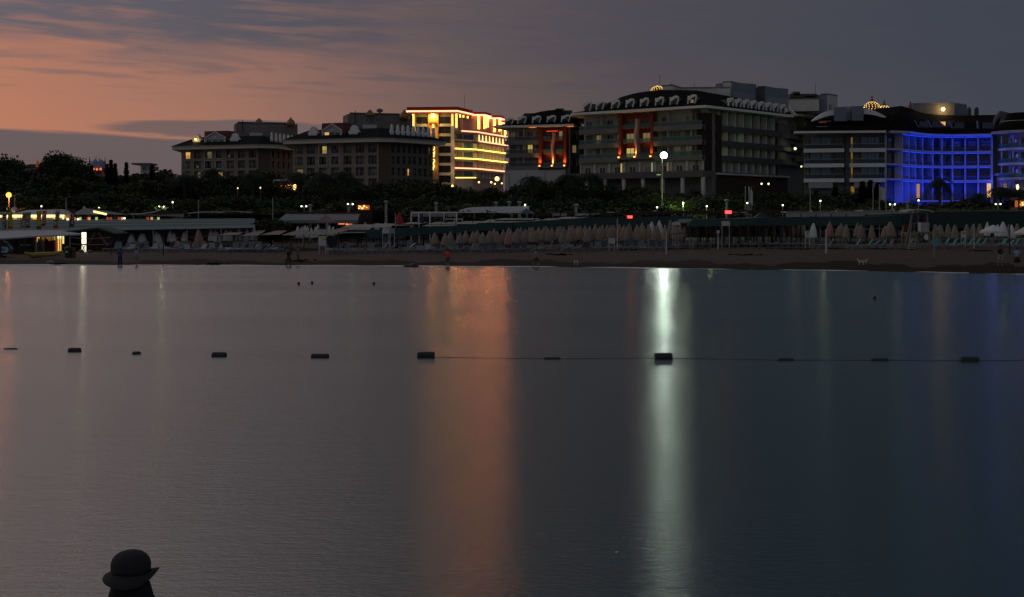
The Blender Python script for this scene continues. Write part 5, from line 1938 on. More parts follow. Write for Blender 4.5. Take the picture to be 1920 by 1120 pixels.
canopy('long dark green canopy with pale shade strips above, sheltering white sunbeds', [(634, 437, 449, 160), (655, 431, 448, 160), (700, 431.5, 447.5, 160), (760, 427, 443, 162), (800, 426, 440, 165), (860, 423, 437, 170), (900, 420, 433, 174), (960, 417.5, 431, 178)], 160, 16, greenfab, rise=-.1)
canopy('dark green canopy behind the dense rows of closed beige umbrellas', [(960, 417, 432, 180), (1020, 414, 430, 181), (1060, 411.5, 428, 182), (1100, 407.5, 425, 182), (1200, 407, 424, 184), (1300, 405.5, 424, 185)], 180, 14, greenfab, rise=-.1)
root = thing('roof_shade_strips', 'stepped pale shade cloths lying above the dark green canopy', 'shade cloth', (X(800, 186), 186, ground(X(800, 186), 186)))
for (a_, ya, b_, yb, Ya) in ((640, 427, 742, 421, 172), (690, 423.5, 780, 419.5, 180), (752, 420.5, 802, 417, 182), (790, 424, 862, 420.5, 176), (800, 420.5, 905, 416.5, 182), (855, 418.5, 925, 415, 186), (900, 417.5, 1015, 412, 188), (925, 412.5, 1012, 409.5, 192),
                             (1012, 413, 1065, 409.5, 190), (1040, 410.5, 1105, 407, 192), (1106, 402, 1134, 400, 200), (1080, 404, 1103, 400.5, 198)):
    za = W(0, ya, Ya).z
    p = [W(a_, ya, Ya), W(b_ - 14, ya - .5, Ya), W(b_, yb, Ya + 9), W(a_ + 16, yb, Ya + 9)]
    roof_sheet(root, 'shade_cloth', p, lighttan, .04)
    for px in (a_ + 4, b_ - 18):
        q = W(px, ya, Ya + .2)
        part('post', G().box(-.05, .05, -.05, .05, ground(q.x, q.y) - root.location.z - .2, q.z - root.location.z - .04), M('dark_green_post'), root, (q.x - root.location.x, q.y - root.location.y, 0))
canopy('dark green front canopy on slim posts with beige umbrellas packed behind', [(1288, 418, 425.5, 158), (1300, 411, 425, 158), (1350, 410.5, 424.5, 158), (1395, 410, 423.5, 158), (1440, 407.5, 423.5, 160), (1510, 407, 423, 162)], 158, 14, greenfab, postgap=15)
canopy('dark green canopy with a pale long beam above it, left of the lifeguard tower', [(1490, 409, 424, 176), (1520, 406.5, 424, 176), (1640, 406, 423, 176), (1690, 404, 425, 178)], 176, 12, greenfab)
canopy('broad dark green canopy behind the right-hand umbrellas', [(1650, 403, 427, 184), (1760, 398, 428, 184), (1860, 397, 428, 184), (1960, 397, 428, 184)], 184, 14, M('blackish_green_fabric', (.008, .022, .024), .85, .25, .4), postgap=40)
root = thing('hip_roof_gazebo', 'dark hip-roofed gazebo behind the front green canopy', 'gazebo', (X(1428, 196), 196, ground(X(1428, 196), 196)))
p = W(1428, 397.5, 196) - root.location
part('roof', G().lathe([(2.9, -1.5), (.1, 0)], 4), greenfab, root, p, R(45))
for s in ((-1.8, -1.8), (1.8, -1.8), (1.8, 1.8), (-1.8, 1.8)):
    part('post', G().box(s[0] - .07, s[0] + .07, s[1] - .07, s[1] + .07, -.2, p.z - 1.4), M('dark_green_post'), root)
# long pale beam roof right
root = thing('pale_beam_roof', 'long pale ribbed fascia roof above the green canopy left of the lifeguard tower', 'canopy', (X(1600, 192), 192, ground(X(1600, 192), 192)))
L0 = root.location
for (a_, b_, t0, bt) in ((1475, 1522, 398.5, 408), (1522, 1569, 398, 407.5), (1569, 1617, 397.5, 407), (1617, 1676, 396, 406), (1676, 1712, 397, 404)):
    p0, p1 = W(a_, bt, 192) - L0, W(b_, t0, 192) - L0
    part('fascia_panel', G().box(p0.x + .03, p1.x - .03, 0, .25, p0.z, p1.z).box(p0.x, p1.x, -.12, 4, p1.z, p1.z + .1), M('pale_fascia', (.36, .36, .36), .7), root)
    part('beam_end', G().box(p1.x - .16, p1.x + .1, -.25, .1, p0.z - .1, p1.z + .3), M('pale_fascia'), root)
    part('post', G().box(p0.x + .3, p0.x + .5, .3, .5, -.2, p0.z), polemat, root)
root = thing('long_flat_roof', 'long thin-edged flat roof running behind the right canopies', 'roof', (X(1830, 200), 200, ground(X(1830, 200), 200)))
L0 = root.location
p0, p1 = W(1738, 397, 200) - L0, W(1960, 394.8, 200) - L0
part('roof_slab', G().prism_y([(p0.x, p0.z), (p1.x, p1.z - .05), (p1.x, p1.z + .1), (p0.x, p0.z + .15)], 0, 5), stonegrey, root)
for i in range(6):
    part('post', G().box(p0.x + 1 + i * 3, p0.x + 1.15 + i * 3, .4, .55, -.2, p0.z), polemat, root)
root = thing('long_dark_roof', 'long dark brown flat roof stretching behind the middle canopies', 'roof', (X(1300, 204), 204, ground(X(1300, 204), 204)))
L0 = root.location
p0, p1 = W(1000, 399.5, 204) - L0, W(1480, 393.5, 204) - L0
part('roof_slab', G().prism_y([(p0.x, p0.z - .4), (p1.x, p1.z - .5), (p1.x, p1.z), (p0.x, p0.z)], 0, 6), wood, root)
for i in range(9):
    part('post', G().box(p0.x + 1 + i * 4.4, p0.x + 1.15 + i * 4.4, .4, .55, -.2, p0.z - .3), wood, root)
for px, w_ in ((1145, 1.2), (1378, 1.6), (1392, 1.4)):
    part('roof_trim', G().box(-w_ / 2, w_ / 2, -.1, 0, 0, .1), offwhite, root, W(px, 399, 204) - L0)
# dark row of hedge-like low roofs at left middle
root = thing('low_dark_roof', 'low dark roof with curved tan eaves behind the teal canopy', 'roof', (X(420, 206), 206, ground(X(420, 206), 206)))
L0 = root.location
for (a_, b_, py, m_) in ((352, 428, 399.5, offwhite), (392, 470, 398.5, lighttan), (470, 560, 398.5, wood), (330, 500, 402, wood)):
    p0, p1 = W(a_, py, 206) - L0, W(b_, py, 206) - L0
    g = G()
    n = 8
    for k in range(n):
        s0, s1 = k / n, (k + 1) / n
        xx0, xx1 = p0.x + (p1.x - p0.x) * s0, p0.x + (p1.x - p0.x) * s1
        h0, h1 = .22 * math.sin(s0 * math.pi), .22 * math.sin(s1 * math.pi)
        g.prism_y([(xx0, p0.z + h0 - .12), (xx1, p0.z + h1 - .12), (xx1, p0.z + h1), (xx0, p0.z + h0)], (a_ - 330) * .003, 4)
    part('eave', g, m_, root)
part('dark_wall', G().box(X(345, 206) - L0.x, X(520, 206) - L0.x, 4.2, 4.6, -.3, W(0, 402, 206).z - L0.z), black, root)

# lit white marquee
root = thing('lit_marquee', 'white marquee glowing yellow underneath behind the row of banner flags', 'marquee', (X(70, 198), 198, ground(X(70, 198), 198)))
L0 = root.location
lowm, mx = W(0, 402.5, 198).z - L0.z, lambda px: X(px, 198) - L0.x
whitet = M('white_tent_fabric', (.50, .46, .42), .8)
part('roof', G().quad((mx(14), 0, lowm), (mx(99), 0, lowm), (mx(99), 5, W(0, 393, 203).z - L0.z), (mx(30), 5, W(0, 394, 203).z - L0.z)), whitet, root)
part('side_roof', G().quad((mx(99), 0, lowm), (mx(118), 1, lowm - .05), (mx(122), 5, lowm + .1), (mx(99), 5, W(0, 393, 203).z - L0.z)), whitet, root)
part('valance', G().box(mx(-20), mx(14), -.05, 0, lowm - .1, lowm + .4), whitet, root)
part('light_cornice', G().box(mx(-25), mx(118), .3, .5, W(0, 408, 198).z - L0.z, lowm - .03), M('marquee_glow', (1, .8, .4), emit=1.7, ecol=(1, .82, .36)), root)
part('back_wall', G().box(mx(-25), mx(118), 4.6, 4.8, 0, lowm), M('cream_marquee_wall', (.5, .35, .15), .8), root)
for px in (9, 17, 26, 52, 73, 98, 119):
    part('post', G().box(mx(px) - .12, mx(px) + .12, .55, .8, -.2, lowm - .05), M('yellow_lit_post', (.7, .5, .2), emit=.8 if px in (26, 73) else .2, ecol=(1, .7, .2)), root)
part('lit_booth', G().box(mx(114), mx(119.5), .6, 1.4, 0, W(0, 407, 198).z - L0.z), M('booth_glow', (1, .9, .5), emit=.95, ecol=(1, .88, .34)), root)
part('orange_interior', G().box(mx(56), mx(69), 1.2, 1.4, .2, W(0, 408, 198).z - L0.z).box(mx(20), mx(24), 1.2, 1.4, .2, W(0, 409, 198).z - L0.z), M('orange_interior_glow', (1, .5, .1), emit=.6, ecol=(1, .42, .06)), root)
for px in (20, 50, 85, 110):
    lamp('POINT', (mx(px), 2, lowm - .5), 26, (1, .78, .35), .3, root)
part('roof_cowl', G().ball((0, 0, 0), .5, 10, 6, .8), whitet, root, W(27, 393.5, 200) - L0)
# pointed grey tent with a light line
root = thing('pointed_tent', 'low grey pointed tent with a bright yellow light line along its right eave', 'tent', (X(160, 200), 200, ground(X(160, 200), 200)))
L0 = root.location
ap_ = W(158, 390, 202) - L0
pa, pb = W(132, 403, 197) - L0, W(203, 402, 197) - L0
g = G()
g.v += [tuple(ap_), tuple(pa), tuple(pb), (pb.x, 8, pb.z), (pa.x, 8, pa.z)]
g.f += [(0, 1, 2), (0, 2, 3), (0, 3, 4), (0, 4, 1)]
part('roof', g, M('grey_tent_fabric', (.19, .18, .17), .85), root)
part('finial', G().ball((0, 0, 0), .22, 8, 5), whitet, root, ap_)
a_, b_ = W(176, 396.8, 198.2) - L0, W(199, 402, 196.8) - L0
part('light_strip', G().tube([a_, b_], .14, 6), M('tent_light', (1, .8, .3), emit=2.2, ecol=(1, .78, .24)), root)
for q in (pa, pb):
    part('post', G().tube([(q.x, .2, -.2), (q.x, .2, q.z)], .05, 5), polemat, root)
part('cable', G().tube([W(200, 401.5, 197) - L0, W(222, 402.5, 198) - L0, W(258, 401.5, 199) - L0], .05, 4), polemat, root)
root = thing('low_tent', 'dark low tent with upswept pale ridge right of the pointed tent', 'tent', (X(285, 200), 200, ground(X(285, 200), 200)))
L0 = root.location
g = G().tube([W(245, 402.5, 198) - L0, W(270, 401, 198) - L0, W(288, 398, 199) - L0, W(301, 393.5, 200) - L0], [.09, .09, .1, .12], 5)
part('ridge', g, offwhite, root)
part('roof', G().quad(W(245, 403, 198.5) - L0, W(345, 407, 198.5) - L0, W(345, 401, 206) - L0, W(301, 394, 203) - L0), M('dark_tent', (.03, .025, .02), .8), root)
part('red_panel', G().quad(W(315, 412, 197) - L0, W(343, 408.5, 197) - L0, W(343, 404, 203) - L0, W(330, 405, 203) - L0), M('brown_red_fabric', (.10, .05, .05), .8), root)
part('pale_flap', G().quad(W(313, 414, 196) - L0, W(330, 414, 196) - L0, W(342, 409, 198) - L0, W(327, 409.5, 198) - L0), lighttan, root)
part('post', G().tube([W(250, 403, 198.6) - L0, (X(250, 198.6) - L0.x, -1.4, -.2)], .05, 5).tube([W(340, 406, 198.7) - L0, (X(340, 198.7) - L0.x, -1.3, -.2)], .05, 5), polemat, root)
# small orange lights/menu boards under the eaves there
for px, c_ in ((127, 'w'), (139, 'o'), (146.5, 'w'), (150.5, 'g'), (165, 'r'), (167.5, 'o'), (181, 'g'), (202, 'r'), (208, 'r'), (223, 'r'), (229, 'o'), (277, 'r'), (284.5, 'o'), (297, 'g')):
    p = W(px, 413.5, 194)
    z = ground(p.x, 194)
    mt = {'w': M('white_small_glow', (1, .9, .7), emit=1.5, ecol=(1, .85, .5)), 'o': M('orange_small_glow', (1, .5, .2), emit=.55, ecol=(1, .45, .18)), 'r': M('red_small_glow', (.6, .1, .06), emit=.22, ecol=(1, .18, .10)), 'g': M('greenish_small_glow', (.6, .7, .3), emit=.5, ecol=(.8, .85, .3))}[c_]
    o = thing('lantern_post', 'small ' + {'w': 'white', 'o': 'orange', 'r': 'reddish', 'g': 'yellow-green'}[c_] + '-lit lantern post behind the striped canopy', 'lantern', (p.x, 194, z - .1), 'small lantern posts behind the striped canopy')
    part('post', G().tube([(0, 0, 0), (0, 0, p.z - z)], .05, 5), black, o)
    part('lantern', G().prism([(-.14, -.1), (.14, -.1), (.14, .1), (-.14, .1)], 0, .55 if c_ != 'w' else .4), mt, o, (0, 0, p.z - z))
for px in (234, 288 - 55):
    pass
o = thing('lantern_post', 'bright small white lamp near the reddish lanterns', 'lantern', (X(233.5, 194), 194, ground(X(233.5, 194), 194)))
hh = W(0, 409.5, 194).z - o.location.z
part('post', G().tube([(0, 0, -.1), (0, 0, hh)], .04, 5), black, o)
part('globe', G().ball((0, 0, hh), .13, 8, 5), bulbwhite, o)

# banner flags behind the tarpaulin
yelf, redf, navyf, marf, whf = M('yellow_banner', (.42, .34, .04), .8), M('red_banner', (.40, .06, .03), .8), M('dark_banner', (.05, .05, .07), .8), M('maroon_banner', (.14, .015, .045), .8), M('cream_banner', (.48, .42, .34), .8)
lettd, lettw = M('black_lettering', (.02, .02, .02), .7), M('white_lettering', (.65, .62, .6), .7)
for px, t0, bt, lean, fm, txt, lm, lab, accents in ((7, 400, 432, .02, navyf, 'SPORTS', lettw, 'dark banner flag with pale lettering at the left edge', None), (20, 397, 430, -.01, yelf, '', None, 'yellow banner flag shading to orange at its foot, left of JETSKI', redf),
                                          (42, 399, 431, .05, whf, 'JETSKI', lettd, 'cream banner flag lettered JETSKI', yelf), (52, 397.5, 428, .03, whf, 'SUBUR', lettd, 'cream and red banner flag with slanting black letters right of JETSKI', redf),
                                          (73.5, 396, 430, -.01, yelf, '', None, 'yellow banner flag in the middle of the row', navyf), (81, 395.5, 424, .03, redf, 'TUBE', lettw, 'red banner flag with white letters behind the yellow one', marf),
                                          (105, 394.5, 429, .04, whf, 'SUBUR', lettd, 'cream banner flag with red top and slanting black letters, right half of the row', redf), (134.5, 394, 426, .03, marf, 'parasail', lettw, 'dark maroon banner flag with white script, rightmost of the row', navyf)):
    Yb = 162
    a_, b_ = W(px, t0, Yb), W(px, bt, Yb)
    z = ground(a_.x, Yb)
    o = thing('banner_flag', lab, 'banner', (a_.x, Yb, z - .1))
    H0, H1 = b_.z - z + .1, a_.z - z + .1
    wd = .52
    part('pole', G().tube([(-wd / 2 - .03, 0, 0), (-wd / 2 - .03, 0, H0), (-wd / 2 + lean, 0, H1)], .025, 5), black, o)
    nseg = 6
    g, g2 = G(), G()
    for k in range(nseg):
        s0, s1 = k / nseg, (k + 1) / nseg
        gg = g2 if (accents and ((k == 0) if accents is not yelf else k >= 4)) else g
        y0, y1 = .05 * math.sin(s0 * 5 + px), .05 * math.sin(s1 * 5 + px)
        gg.quad((-wd / 2 + lean * s0 * 6, y0, H0 + (H1 - H0) * s0), (wd / 2 + lean * s0 * 6, y0, H0 + (H1 - H0) * s0), (wd / 2 + lean * s1 * 6, y1, H0 + (H1 - H0) * s1), (-wd / 2 + lean * s1 * 6, y1, H0 + (H1 - H0) * s1))
    part('cloth', g, fm, o)
    if g2.f:
        part('cloth_band', g2, accents, o)
    if txt:
        tm = text_mesh(txt, .62 if len(txt) < 8 else .42, lm, .004)
        to = obj('lettering', tm, o, (lean * 3, -.09, (H0 + H1) / 2))
        to.rotation_euler = (R(90), R(-86), 0)
        if len(txt) < 6:
            to.scale = (.95, 1, 1)

# white tarpaulin shelter at the far left, with its contents
root = thing('tarpaulin_shelter', 'open shelter under a sagging white tarpaulin at the left edge', 'shelter', (X(50, 150), 150, ground(X(50, 150), 150)))
L0 = root.location
g = G()
n = 10
cols = []
for k in range(n + 1):
    s = k / n
    px = -30 + 182 * s
    fy = interp([(-30, 447), (5, 447), (60, 443), (100, 441), (152, 439)], px)
    by = interp([(-30, 434), (40, 432), (115, 431.5), (152, 437)], px)
    cols.append((W(px, fy, 146) - L0, W(px, (fy + by) / 2 + .6, 152) - L0, W(px, by, 160) - L0))
for k in range(n):
    for j in range(2):
        g.quad(cols[k][j], cols[k + 1][j], cols[k + 1][j + 1], cols[k][j + 1])
part('tarpaulin', g, tarp, root)
g = G()
for k in range(n):
    g.quad(cols[k][0] + Vector((0, -.02, 0)), cols[k + 1][0] + Vector((0, -.02, 0)), cols[k + 1][0] - Vector((0, .02, .14)), cols[k][0] - Vector((0, .02, .14)))
part('tarpaulin_hem', g, tarp, root)
for px in (4, 36, 45, 68, 84, 112):
    x = X(px, 146.3) - L0.x
    zt_ = interp([(0, 447), (60, 443.5), (112, 440.8)], px)
    part('post', G().tube([(x, -3.7, -.3), (x, -3.7, W(0, zt_, 146.3).z - L0.z)], .05, 5), polemat if px in (68,) else black, root)
part('back_panel', G().box(X(-20, 158) - L0.x, X(68, 158) - L0.x, 8, 8.1, -.3, 2.1), M('pale_blue_panel', (.085, .10, .12), .8), root)
part('side_panel', G().box(X(62, 152) - L0.x, X(68, 152) - L0.x, 2, 2.1, -.3, 2.0), M('pale_grey_panel', (.22, .23, .25), .8), root)
part('table', G().box(X(36, 148) - L0.x, X(62, 148) - L0.x, -2, -1.2, 0, .8), black, root)
part('dark_chest', G().box(X(24, 149) - L0.x, X(35, 149) - L0.x, -1, 0, 0, 1.35).box(X(70, 149) - L0.x, X(108, 149) - L0.x, 2, 3, -.1, .9), black, root)
def small(name, label, cat, g, m, loc, group=None, rz=0.0):
    return tag(part(name, g, m, None, loc, rz), label, cat, group)


for k, (px, py) in enumerate(((42, 466), (49, 465.5), (55, 466))):
    p = W(px, py, 147.6)
    small('bundle', 'pale bundle lying on the dark table under the tarpaulin', 'bundle', G().ball((0, 0, 0), .22, 7, 4, .5), tarp, (p.x, p.y, ground(p.x, 150) + .88), 'bundles on the dark table')
for px, h_ in ((72, 1.6), (76, 1.9), (80, 1.5)):
    small('surfboard', 'pale board leaning upright under the tarpaulin', 'board', G().tube([(0, 0, 0), (0, .05, h_ * .5), (0, .1, h_)], [.12, .22, .04], 6), plast, (X(px, 150), 150, ground(X(px, 150), 150)), 'boards leaning under the tarpaulin')
for px, h_ in ((86, 1.5), (89, 1.35), (94, 1.25), (97, 1.3), (101, 1.35)):
    small('life_vest_rack', 'reddish-brown vest hanging in the lit corner of the shelter', 'life vest', G().box(-.16, .16, -.1, .1, 0, h_).ball((0, 0, h_), .12, 6, 4), M('reddish_vest', (.16, .05, .04), .8), (X(px, 149), 149, ground(X(px, 149), 149)), 'vests hanging in the shelter')
root = thing('lit_doorway', 'tall narrow doorway glowing orange at the right end of the tarpaulin shelter', 'doorway', (X(111.5, 149), 149, ground(X(111.5, 149), 149)))
hz = W(0, 441.5, 149).z - root.location.z
part('panel', G().box(-.19, .19, 0, .1, -.1, hz - .35), orangepanel, root)
part('lamp', G().box(-.2, .2, -.03, .12, hz - .34, hz), lightpanel, root)
part('frame', G().box(-.27, -.2, -.02, .12, -.1, hz).box(.2, .27, -.02, .12, -.1, hz), wood, root)
part('red_flag', G().box(-.55, -.3, .1, .14, .2, 1.3), M('reddish_glow_sheet', (.6, .2, .12), emit=.12, ecol=(1, .3, .15)), root)
lamp('POINT', (0, -.6, hz - .4), 2.5, (1, .6, .2), .1, root)
# wooden hut with braces and a glowing sign column
root = thing('beach_hut', 'dark brown wooden hut with low gable roof and crossed pale braces', 'hut', (X(180, 158), 158, ground(X(180, 158), 158)))
L0 = root.location
x0, x1 = X(121, 158) - L0.x, X(206, 158) - L0.x
zr, zw = W(0, 428, 158).z - L0.z, W(0, 434.5, 158).z - L0.z
part('wall', G().prism_y([(x0, -.2), (x1, -.2), (x1, zw), (X(187, 158) - L0.x, zr - .1), (x0, zw - .2)], 0, 4), M('hut_boards', (.045, .022, .020), .85, .3, 2), root)
nb = 22
for k in range(nb):
    xa_ = x0 + (x1 - x0) * k / nb
    part('plank', G().box(xa_ + .02, xa_ + (x1 - x0) / nb - .02, -.04, -.005, -.2, zw - .25), M('hut_boards'), root)
part('roof', G().prism_y([(x0 - .9, zw - .25), (X(187, 158) - L0.x, zr - .1), (x1 + .8, zw - .3), (x1 + .8, zw - .15), (X(187, 158) - L0.x, zr + .1), (x0 - .9, zw - .1)], -.8, 4.5), M('hut_roof', (.05, .055, .055), .8), root)
for (pa_, ya_, pb_, yb_) in ((166, 458, 178, 437), (184, 437, 202, 462)):
    a_, b_ = W(pa_, ya_, 157.7) - L0, W(pb_, yb_, 157.7) - L0
    part('brace', G().tube([a_, b_], .16, 4), M('mauve_board', (.13, .09, .10), .8), root)
root = thing('light_column', 'brightly lit white sign column with a crossed lattice foot in front of the hut', 'sign', (X(156.8, 152), 152, ground(X(156.8, 152), 152)))
L0 = root.location
zt_ = W(0, 436, 152).z - L0.z
part('lit_panel', G().box(-.22, .22, 0, .25, .95, zt_), lightpanel, root)
part('lower_panel', G().box(-.22, .22, .02, .23, .05, .85), M('lit_panel_low', (1, 1, .8), emit=1.0, ecol=(1, .95, .65)), root)
part('lattice', G().tube([(-.2, -.03, .1), (.2, -.03, .82)], .035, 4).tube([(.2, -.03, .1), (-.2, -.03, .82)], .035, 4).box(-.24, .24, -.02, .27, .86, .94).box(-.24, .24, -.02, .27, -.2, .04), black, root)
lamp('AREA', (0, -.5, .9), 14, (1, .95, .6), parent=root, rot=(R(-70), 0, 0), size=(.4, 1.4))
for px, s in ((152, .35), (169, .3)):
    small('boulder', 'rounded pale stone at the foot of the light column' if px == 152 else 'rounded grey stone right of the light column', 'stone', G().ball((0, 0, 0), s, 9, 6, .7), M('stone', (.14, .14, .11), .9), (X(px, 150.5), 150.5, ground(X(px, 150.5), 150.5) + .12))
# ropes strung on posts in front of the hut
root = thing('rope_fence', 'two slack pale ropes strung between posts in front of the hut', 'rope fence', (X(170, 144), 144, ground(X(170, 144), 144)))
L0 = root.location
for (ya_, yb_) in ((445, 448), (457, 459.5)):
    g = G()
    pts = [W(131 + (208 - 131) * s, ya_ + (yb_ - ya_) * 4 * s * (1 - s) * .9, 144) - L0 for s in [i / 8 for i in range(9)]]
    part('rope', g.tube(pts, .025, 4), M('pale_rope', (.3, .28, .26), .8), root)
for px in (131, 208):
    part('post', G().tube([W(px, 444, 144) - L0, (X(px, 144) - L0.x, 0, -.2)], .05, 6), polemat if px == 131 else black, root)
# yellow kayak / banana boat
root = thing('banana_boat', 'long yellow inflatable banana boat lying on the sand by the shelter', 'boat', (X(84, 139), 139, ground(X(84, 139), 139)), rz=R(0))
L0 = root.location
pts = [W(48, 479, 136) - L0, W(60, 476.5, 137) - L0, W(84, 473, 139.5) - L0, W(100, 470.5, 141) - L0, W(118, 466, 143) - L0]
for p in pts:
    p.z = .22 + (.25 if p is pts[0] or p is pts[-1] else 0)
part('hull', G().tube(pts, [.12, .26, .28, .25, .08], 10), M('yellow_pvc', (.40, .25, .03), .5), root, smooth=True)
for s in (-.42, .42):
    part('side_float', G().tube([p + Vector((0, s, -.12)) for p in pts[1:4]], [.1, .15, .1], 8), M('orange_pvc', (.30, .12, .03), .5), root)
# quad / jet ski at the very left edge
root = thing('jet_ski', 'dark jet ski on a trailer with pale blue-white graphics, cut by the left edge', 'jet ski', (X(4, 138), 138, ground(X(4, 138), 138)))
hull = G().prism_y([(-1.4, .35), (.55, .30), (.95, .55), (1.0, .85), (.75, 1.2), (.2, 1.25), (-.1, .95), (-1.4, .9)], -.45, .45)
part('hull', hull, M('navy_gelcoat', (.015, .02, .04), .3), root)
part('cowl', G().prism_y([(-.1, .96), (.2, 1.26), (.74, 1.21), (.5, 1.55), (.1, 1.62), (-.2, 1.3)], -.3, .3), black, root)
g = G()
g.prism_y([(.1, .5), (.7, .5), (.85, .75), (.7, 1.05), (.1, 1.08), (.15, .9), (.5, .88), (.55, .8), (.2, .8), (.2, .72), (.55, .70), (.5, .64), (.1, .66)], -.475, -.455)
part('graphic_panel', g, M('pale_blue_decal', (.32, .42, .5), .5), root)
part('handlebar', G().tube([(.1, -.4, 1.7), (.15, 0, 1.62), (.1, .4, 1.7)], .03, 5), black, root)
part('trailer', G().tube([(-1.4, -.5, .25), (1.0, -.5, .25)], .04, 5).tube([(-1.4, .5, .25), (1.0, .5, .25)], .04, 5).tube([(0, -.5, .25), (0, .5, .25)], .04, 5), polemat, root)
for s in (-.55, .55):
    part('wheel', G().lathe([(.25, -.08), (.25, .08)], 12), black, root, (0, s, .22)).rotation_euler = (R(90), 0, 0)
# litter bins
root = thing('waste_bin', 'dark green waste bin beside an orange-brown barrel on the sand', 'bin', (X(127, 137), 137, ground(X(127, 137), 137)))
part('body', G().lathe([(.28, -.05), (.33, .9), (.35, .92)], 12), M('dark_bin', (.015, .03, .022), .6), root)
part('lid', G().lathe([(.36, .92), (.3, 1.05), (.05, 1.12)], 12), black, root)
part('label_plate', G().box(-.12, .12, -.36, -.33, .5, .68), offwhite, root)
part('pole', G().tube([(.05, .3, 0), (.05, .3, 2.3)], .05, 5), black, root)
small('barrel', 'orange-brown barrel right of the dark waste bin', 'barrel', G().lathe([(.26, -.05), (.3, .3), (.3, .6), (.26, .95), (.1, .97)], 12), M('rusty_barrel', (.12, .05, .02), .8), (X(136.5, 137.5), 137.5, ground(X(136.5, 137.5), 137.5)))
small('driftwood', 'small pale scrap lying on the left sand', 'scrap', G().tube([(-.3, 0, 0), (.1, .1, .1), (.4, 0, 0)], [.03, .07, .03], 5), offwhite, (X(93, 128.5), 128.5, ground(X(93, 128.5), 128.5) + .05))

# white pergola and marquee in the middle
root = thing('white_pergola', 'white flat-roofed pergola frame behind the green canopy, next to a dark navy umbrella', 'pergola', (X(810, 194), 194, ground(X(810, 194), 194)))
L0 = root.location
mx = lambda px: X(px, 194) - L0.x
zt_, zb2 = W(0, 398.5, 194).z - L0.z, W(0, 406.5, 194).z - L0.z
part('roof_band', G().box(mx(770), mx(857), 0, .2, zt_ - .12, zt_).box(mx(770), mx(857), .05, 4, zt_, zt_ + .08), white, root)
for i in range(5):
    a_, b_ = mx(771 + i * 17), mx(771 + (i + 1) * 17)
    part('screen_panel', G().box(a_ + .05, b_ - .05, .08, .12, zb2, zt_ - .13), M('pale_screen', (.30, .30, .31), .8), root)
for px in (771, 785, 806, 833, 856):
    part('post', G().box(mx(px) - .09, mx(px) + .09, -.1, .1, -.2, zt_ - .13), white, root)
root = thing('pale_marquee', 'long pale curved-roof marquee half hidden by round bushes', 'marquee', (X(930, 206), 206, ground(X(930, 206), 206)))
L0 = root.location
n = 12
g = G()
prev = None
for k in range(n + 1):
    px = 852 + (992 - 852) * k / n
    top_ = interp([(852, 399), (866, 392.5), (880, 389.2), (900, 388.3), (992, 387)], px)
    a_, b_ = W(px, 399.5, 204) - L0, W(px, top_, 208) - L0
    if prev:
        g.quad(prev[0], a_, b_, prev[1])
    prev = (a_, b_)
part('roof', g, M('pale_roof_sheet', (.34, .34, .35), .7), root)
part('bright_valance', G().box(X(955, 203) - L0.x, X(976, 203) - L0.x, -3, -2.9, W(0, 399.5, 203).z - L0.z, W(0, 396.5, 203).z - L0.z), white, root)
for px in (856, 890, 925, 960, 988):
    part('post', G().box(-.07, .07, -1.9, -1.75, -.2, W(0, 399.4, 204).z - L0.z), polemat, root, (X(px, 204) - L0.x, 0, 0))
root = thing('blue_grey_tent', 'small blue-grey tent beside the right end of the pale marquee', 'tent', (X(987, 200), 200, ground(X(987, 200), 200)))
L0 = root.location
q = W(987, 391, 200) - L0
part('roof', G().lathe([(1.25, -.75), (.6, -.3), (.05, 0)], 6), M('blue_grey_fabric', (.08, .10, .14), .8), root, q)
part('post', G().tube([(-.9, 0, -.2), (-.9, 0, q.z - .7)], .04, 5).tube([(.9, 0, -.2), (.9, 0, q.z - .7)], .04, 5), polemat, root)
root = thing('far_white_panels', 'row of pale panels at the garden edge above the umbrellas', 'screen', (X(1060, 203), 203, ground(X(1060, 203), 203)))
L0 = root.location
for i, (a_, b_) in enumerate(((1036, 1050), (1052, 1063), (1078, 1090), (1092, 1104))):
    p0, p1 = W(a_, 405, 203) - L0, W(b_, 400, 203) - L0
    part('panel', G().box(p0.x, p1.x, 0, .1, p0.z, p1.z).box(p0.x, p0.x + .1, .1, .2, -.2, p0.z + .1), M('pale_screen'), root)
# table
root = thing('white_table', 'low white table before the pergola bushes', 'table', (X(852, 188), 188, ground(X(852, 188), 188)))
q = W(0, 410.5, 188).z - root.location.z
part('table_top', G().box(-1.25, 1.2, -.4, .4, q - .08, q), white, root)
for s in (-1.1, 0, 1.05):
    part('leg', G().box(s - .05, s + .05, -.05, .05, -.2, q - .08), white, root)

# ------------------------------------------------------------------ parasols
def closed_parasol(fab):
    r = obj('closed_parasol', None)
    part('canopy', G().lathe([(.40, 1.02), (.42, 1.06), (.40, 1.35), (.34, 1.75), (.27, 2.1), (.17, 2.4), (.07, 2.5)], 24, (0, 0, 0), .10, 8), fab, r, smooth=True)
    part('pole', G().tube([(0, 0, -.25), (0, 0, 1.1)], .035, 6).lathe([(.22, -.02), (.22, .08), (.05, .12)], 8), plast, r)
    part('top_cap', G().lathe([(.13, 2.42), (.16, 2.47), (.13, 2.58), (.03, 2.68)], 8), fab, r)
    return r


PP = {}
for k, m_ in (('b', parasolbeige), ('g', parasolgrey), ('w', parasolwhite), ('p', parasolpink), ('r', parasolred), ('n', parasolnavy)):
    PP[k] = closed_parasol(m_)
USED = set()


